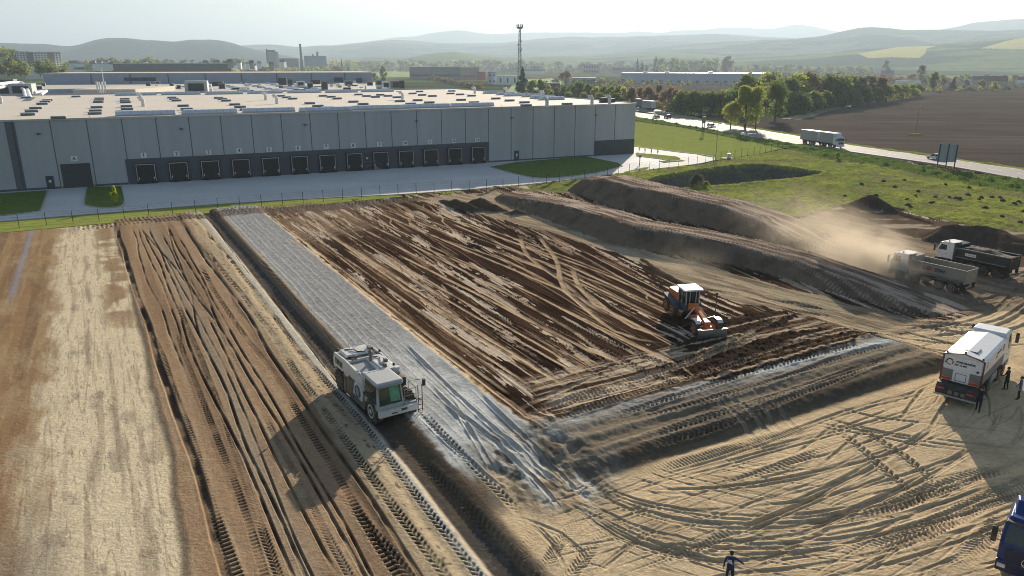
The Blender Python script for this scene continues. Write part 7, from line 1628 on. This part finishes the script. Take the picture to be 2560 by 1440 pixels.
# ================================================================== PEOPLE
def cloth(n, c): return M(n, c, .85, 0, .15, 4, .2, 30)
SKIN = M('skin', (.42, .25, .18), .6, 0, .05, 5); HAIR = M('hair_dark', (.025, .018, .014), .7, 0, .2, 20); SHOE = M('work_shoes', (.02, .018, .017), .7); JN = cloth('jacket_navy', (.016, .028, .10)); TN = cloth('trousers_dark', (.015, .016, .022)); SB = cloth('shirt_blue', (.10, .16, .34)); GW = cloth('work_suit_dark_blue', (.014, .02, .035))
def person(x, y, hd, label, torso, legs, lean=0.0, stride=.15, arms=((.1, .0), (.1, .0)), height=1.78, skin_arm=False, headturn=0.0, elbow=(.2, .2)):
    k = height / 1.78
    zf = ground_z(x, y)
    V = []; E = []; RD = []
    def add(p, r, par=None):
        V.append(p); RD.append(r)
        if par is not None: E.append((par, len(V) - 1))
        return len(V) - 1
    def lx(z): return lean * max(0, z - .95)
    pel = add((0, 0, .98), (.15, .115)); sp1 = add((lx(1.15), 0, 1.15), (.145, .11), pel); ch = add((lx(1.34), 0, 1.34), (.175, .12), sp1); up = add((lx(1.46), 0, 1.45), (.13, .09), ch); nk = add((lx(1.53) + .01, 0, 1.53), (.055, .055), up)
    hd0 = add((lx(1.6) + .02, 0, 1.60), (.075, .085), nk); hd1 = add((lx(1.68) + .02, 0, 1.685), (.082, .098), hd0); add((lx(1.75) + .015, 0, 1.745), (.055, .065), hd1)
    ends = []
    for i, s in ((0, 1), (1, -1)):
        st = stride * (1 if i == 0 else -1)
        hp = add((0, s * .09, .9), (.10, .10), pel); kn = add((st * .55 + .03, s * .10 + s * .02, .50), (.062, .062), hp); an = add((st * 1.0 - .02, s * .12, .10), (.042, .042), kn); he = add((st + .0, s * .12, .045), (.042, .042), an); to = add((st + .17, s * .135, .035), (.04, .032), he)
        sh = add((lx(1.43), s * .20, 1.43), (.062, .062), up); fw, ou = arms[i]
        el = add((lx(1.43) + fw * .28, s * (.24 + ou * .3), 1.43 - .28 * math.sqrt(max(.2, 1 - fw * fw - ou * ou))), (.045, .045), sh)
        e = elbow[i]; wr = add((V[el][0] + .25 * math.sin(e + fw), V[el][1] + s * ou * .12, V[el][2] - .25 * math.cos(e + fw)), (.032, .032), el)
        d = Vector(V[wr]) - Vector(V[el]); d.normalize(); ac = Vector((0, s, 0)).cross(d).normalized(); hnd = Vector(V[wr]) + d * .06
        pm = add(tuple(hnd), (.03, .018), wr)
        for j, (off, ln) in enumerate(((-.028, .068), (-.010, .08), (.010, .076), (.027, .06))):
            b0 = add(tuple(hnd + d * .025 + ac * off), (.0095, .0095), pm); b1 = add(tuple(hnd + d * (.03 + ln * .55) + ac * off * 1.1 - Vector((0, s * .008, 0))), (.0085, .0085), b0); add(tuple(hnd + d * (.03 + ln) + ac * off - Vector((0, s * .026, 0))), (.0075, .0075), b1)
        t0 = add(tuple(hnd - d * .01 + ac * .034), (.011, .011), pm); add(tuple(hnd + d * .035 + ac * .055), (.009, .009), t0)
        ends.append((V[wr], V[to]))
    me = bpy.data.meshes.new('body'); me.from_pydata([tuple(c * k for c in p) for p in V], E, [])
    tmp = bpy.data.objects.new('person', me); COL.objects.link(tmp)
    md = tmp.modifiers.new('skin', 'SKIN'); md.use_smooth_shade = True
    for i, r in enumerate(RD): me.skin_vertices[0].data[i].radius = (r[0] * k, r[1] * k)
    me.skin_vertices[0].data[0].use_root = True
    sb = tmp.modifiers.new('sub', 'SUBSURF'); sb.levels = 2; sb.render_levels = 2
    dg = bpy.context.evaluated_depsgraph_get(); m2 = bpy.data.meshes.new_from_object(tmp.evaluated_get(dg)); bpy.data.objects.remove(tmp, do_unlink=True)
    m2.name = 'person'; m2.materials.clear()
    for mt in (torso, legs, SKIN, SHOE): m2.materials.append(mt)
    for p in m2.polygons:
        c = p.center / k; idx = 0
        if c.z < .09: idx = 3
        elif c.z < .96 and abs(c.y) < .25 and not any((Vector(w) - c).length < .22 for w, t in ends): idx = 1
        if c.z > 1.52: idx = 2
        for w, t in ends:
            if (Vector(w) - c).length < .17 and (c - Vector(w)).dot(Vector(w) - Vector((lx(1.43), 0, 1.43))) > -.004: idx = 2
        p.material_index = idx
    o = bpy.data.objects.new('person', m2); COL.objects.link(o); o.location = (x, y, zf - .01); o.rotation_euler = (0, 0, hd)
    tag(o, label, 'person')
    hx = lx(1.68) + .02
    MB().lathe([(.02, .125), (.07, .11), (.098, .06), (.104, .0), (.098, -.05), (.085, -.09)], (0, 0, 0), 'Z', 16).build('hair', HAIR, o, smooth=True, loc=((hx - .022) * k, 0, 1.685 * k)).scale = (.92 * k, .86 * k, k * .82)
    fx = (hx + .088) * k
    MB().box((fx + .012, 0, 1.665 * k), (.03, .026, .045), taper=(.4, .6)).build('nose', SKIN, o, bevel=.006)
    for s in (1, -1):
        MB().lathe([(.002, -.006), (.011, 0), (.002, .006)], (fx + .002, s * .03 * k, 1.695 * k), 'X', 8).build('eye', HAIR, o); MB().box((hx * k, s * .085 * k, 1.675 * k), (.035, .014, .055)).build('ear', SKIN, o, bevel=.006)
    MB().box((fx, 0, 1.625 * k), (.01, .045, .01)).build('mouth', M('lips', (.30, .13, .11), .5), o)
    return o
p = GP(1822, 1463); o = person(p[0], p[1], R_(74), 'person in navy jacket with white ring emblem on the back, walking at the bottom edge', JN, TN, .12, .2, ((-.05, .12), (.15, .75)), 1.8, elbow=(.1, .6))
Mx = face_matrix((-.0, .03, 1.34), (.10, -1, .0), (.12, 0, 1))
Mx = face_matrix((-.088, .05, 1.34), (0, -1, 0), (.12, 0, 1))
WT = M('print_white', (.75, .75, .78), .7); ring_logo(o, 0, .085, Mx, [(0, 3.2, WT), (3.2, 6.3, WT)])
text_mesh('print', 'K', .1, WT, o, Mx @ Matrix.Translation((0, 0, .004)), .003, bold=.004); MB().box((-.083, -.02, 1.25), (.008, .16, .035), rx=.5).build('print_bar', WT, o)
p = GP(2441, 1039); person(p[0], p[1], R_(48), 'person in dark clothes leaning to the rear corner of the white spreader, legs apart', GW, TN, .30, .22, ((.55, .15), (.4, .2)), 1.8, elbow=(.7, .6))
p = GP(2511, 986); person(p[0], p[1], R_(120), 'person in dark clothes standing close to the side of the white spreader truck', GW, TN, .06, .06, ((.3, .1), (.2, .1)), 1.78, elbow=(.9, .4))
p = GP(2543, 1008); person(p[0], p[1], R_(150), 'person in a light blue shirt and dark trousers beside the white spreader truck', SB, TN, .02, .05, ((.05, .1), (.1, .15)), 1.76, elbow=(.2, .4))
# ================================================================== DUST behind the tipper
dm = bpy.data.materials.new('dust_cloud'); dm.use_nodes = True; n = dm.node_tree; L = n.links.new; n.nodes.remove(n.nodes['Principled BSDF'])
v = n.nodes.new('ShaderNodeVolumePrincipled'); v.inputs['Color'].default_value = (.86, .77, .63, 1); v.inputs['Anisotropy'].default_value = .3
tc = n.nodes.new('ShaderNodeTexCoord'); gr = n.nodes.new('ShaderNodeTexGradient'); gr.gradient_type = 'SPHERICAL'; L(tc.outputs['Object'], gr.inputs[0])
no = n.nodes.new('ShaderNodeTexNoise'); no.inputs['Scale'].default_value = 1.8; no.inputs['Detail'].default_value = 5; no.inputs['Roughness'].default_value = .6; L(tc.outputs['Object'], no.inputs['Vector'])
mr = n.nodes.new('ShaderNodeMapRange'); mr.inputs[1].default_value = .36; mr.inputs[2].default_value = .7; L(no.outputs['Fac'], mr.inputs[0])
m1 = n.nodes.new('ShaderNodeMath'); m1.operation = 'MULTIPLY'; L(gr.outputs['Fac'], m1.inputs[0]); L(mr.outputs[0], m1.inputs[1])
m2 = n.nodes.new('ShaderNodeMath'); m2.operation = 'MULTIPLY'; L(m1.outputs[0], m2.inputs[0])
oi = n.nodes.new('ShaderNodeObjectInfo'); L(oi.outputs['Alpha'], m2.inputs[1]); L(m2.outputs[0], v.inputs['Density'])
L(v.outputs[0], n.nodes['Material Output'].inputs['Volume'])
bm = bmesh.new(); bmesh.ops.create_icosphere(bm, subdivisions=3, radius=1.0); dmesh = bpy.data.meshes.new('puff'); bm.to_mesh(dmesh); bm.free(); dmesh.materials.append(dm)
dc = tag(empty('dust_cloud', (0, 0, 0)), 'pale brown dust cloud drifting left of the dusty grey tipper truck', 'dust', kind='stuff')
for u, vv, z, rx, ry, rz, den in ((2256, 690, 1.1, 3.2, 2.8, 2.2, .85), (2212, 662, 1.5, 4.6, 4, 3.2, .85), (2175, 645, 1.8, 6, 5, 3.8, .45), (2130, 622, 2.2, 7, 6, 4.4, .22), (2065, 590, 2.8, 8, 8, 5, .11), (1990, 550, 3.2, 9, 10, 5.5, .05), (1720, 665, 1.5, 7, 5, 3, .035), (2330, 722, .6, 3, 2.2, 1.2, .35)):
    p = GP(u, vv, z); o = bpy.data.objects.new('puff', dmesh); COL.objects.link(o); o.parent = dc; o.location = p; o.scale = (rx, ry, rz); o.color = (1, 1, 1, den); o.rotation_euler = (0, 0, u * .01)
# ================================================================== AIR
def vol_box(name, lo, hi, dens, col, aniso):
    mb = MB().bx(lo[0], hi[0], lo[1], hi[1], lo[2], hi[2])
    m = bpy.data.materials.new(name); m.use_nodes = True; n = m.node_tree
    n.nodes.remove(n.nodes['Principled BSDF'])
    v = n.nodes.new('ShaderNodeVolumePrincipled'); v.inputs['Color'].default_value = col + (1,); v.inputs['Density'].default_value = dens; v.inputs['Anisotropy'].default_value = aniso
    n.links.new(v.outputs[0], n.nodes['Material Output'].inputs['Volume'])
    return tag(mb.build(name, m), kind='stuff')
vol_box('haze', (-25000, -600, -12), (25000, 21000, 900), 1.5e-4, (.47, .585, .71), .3)
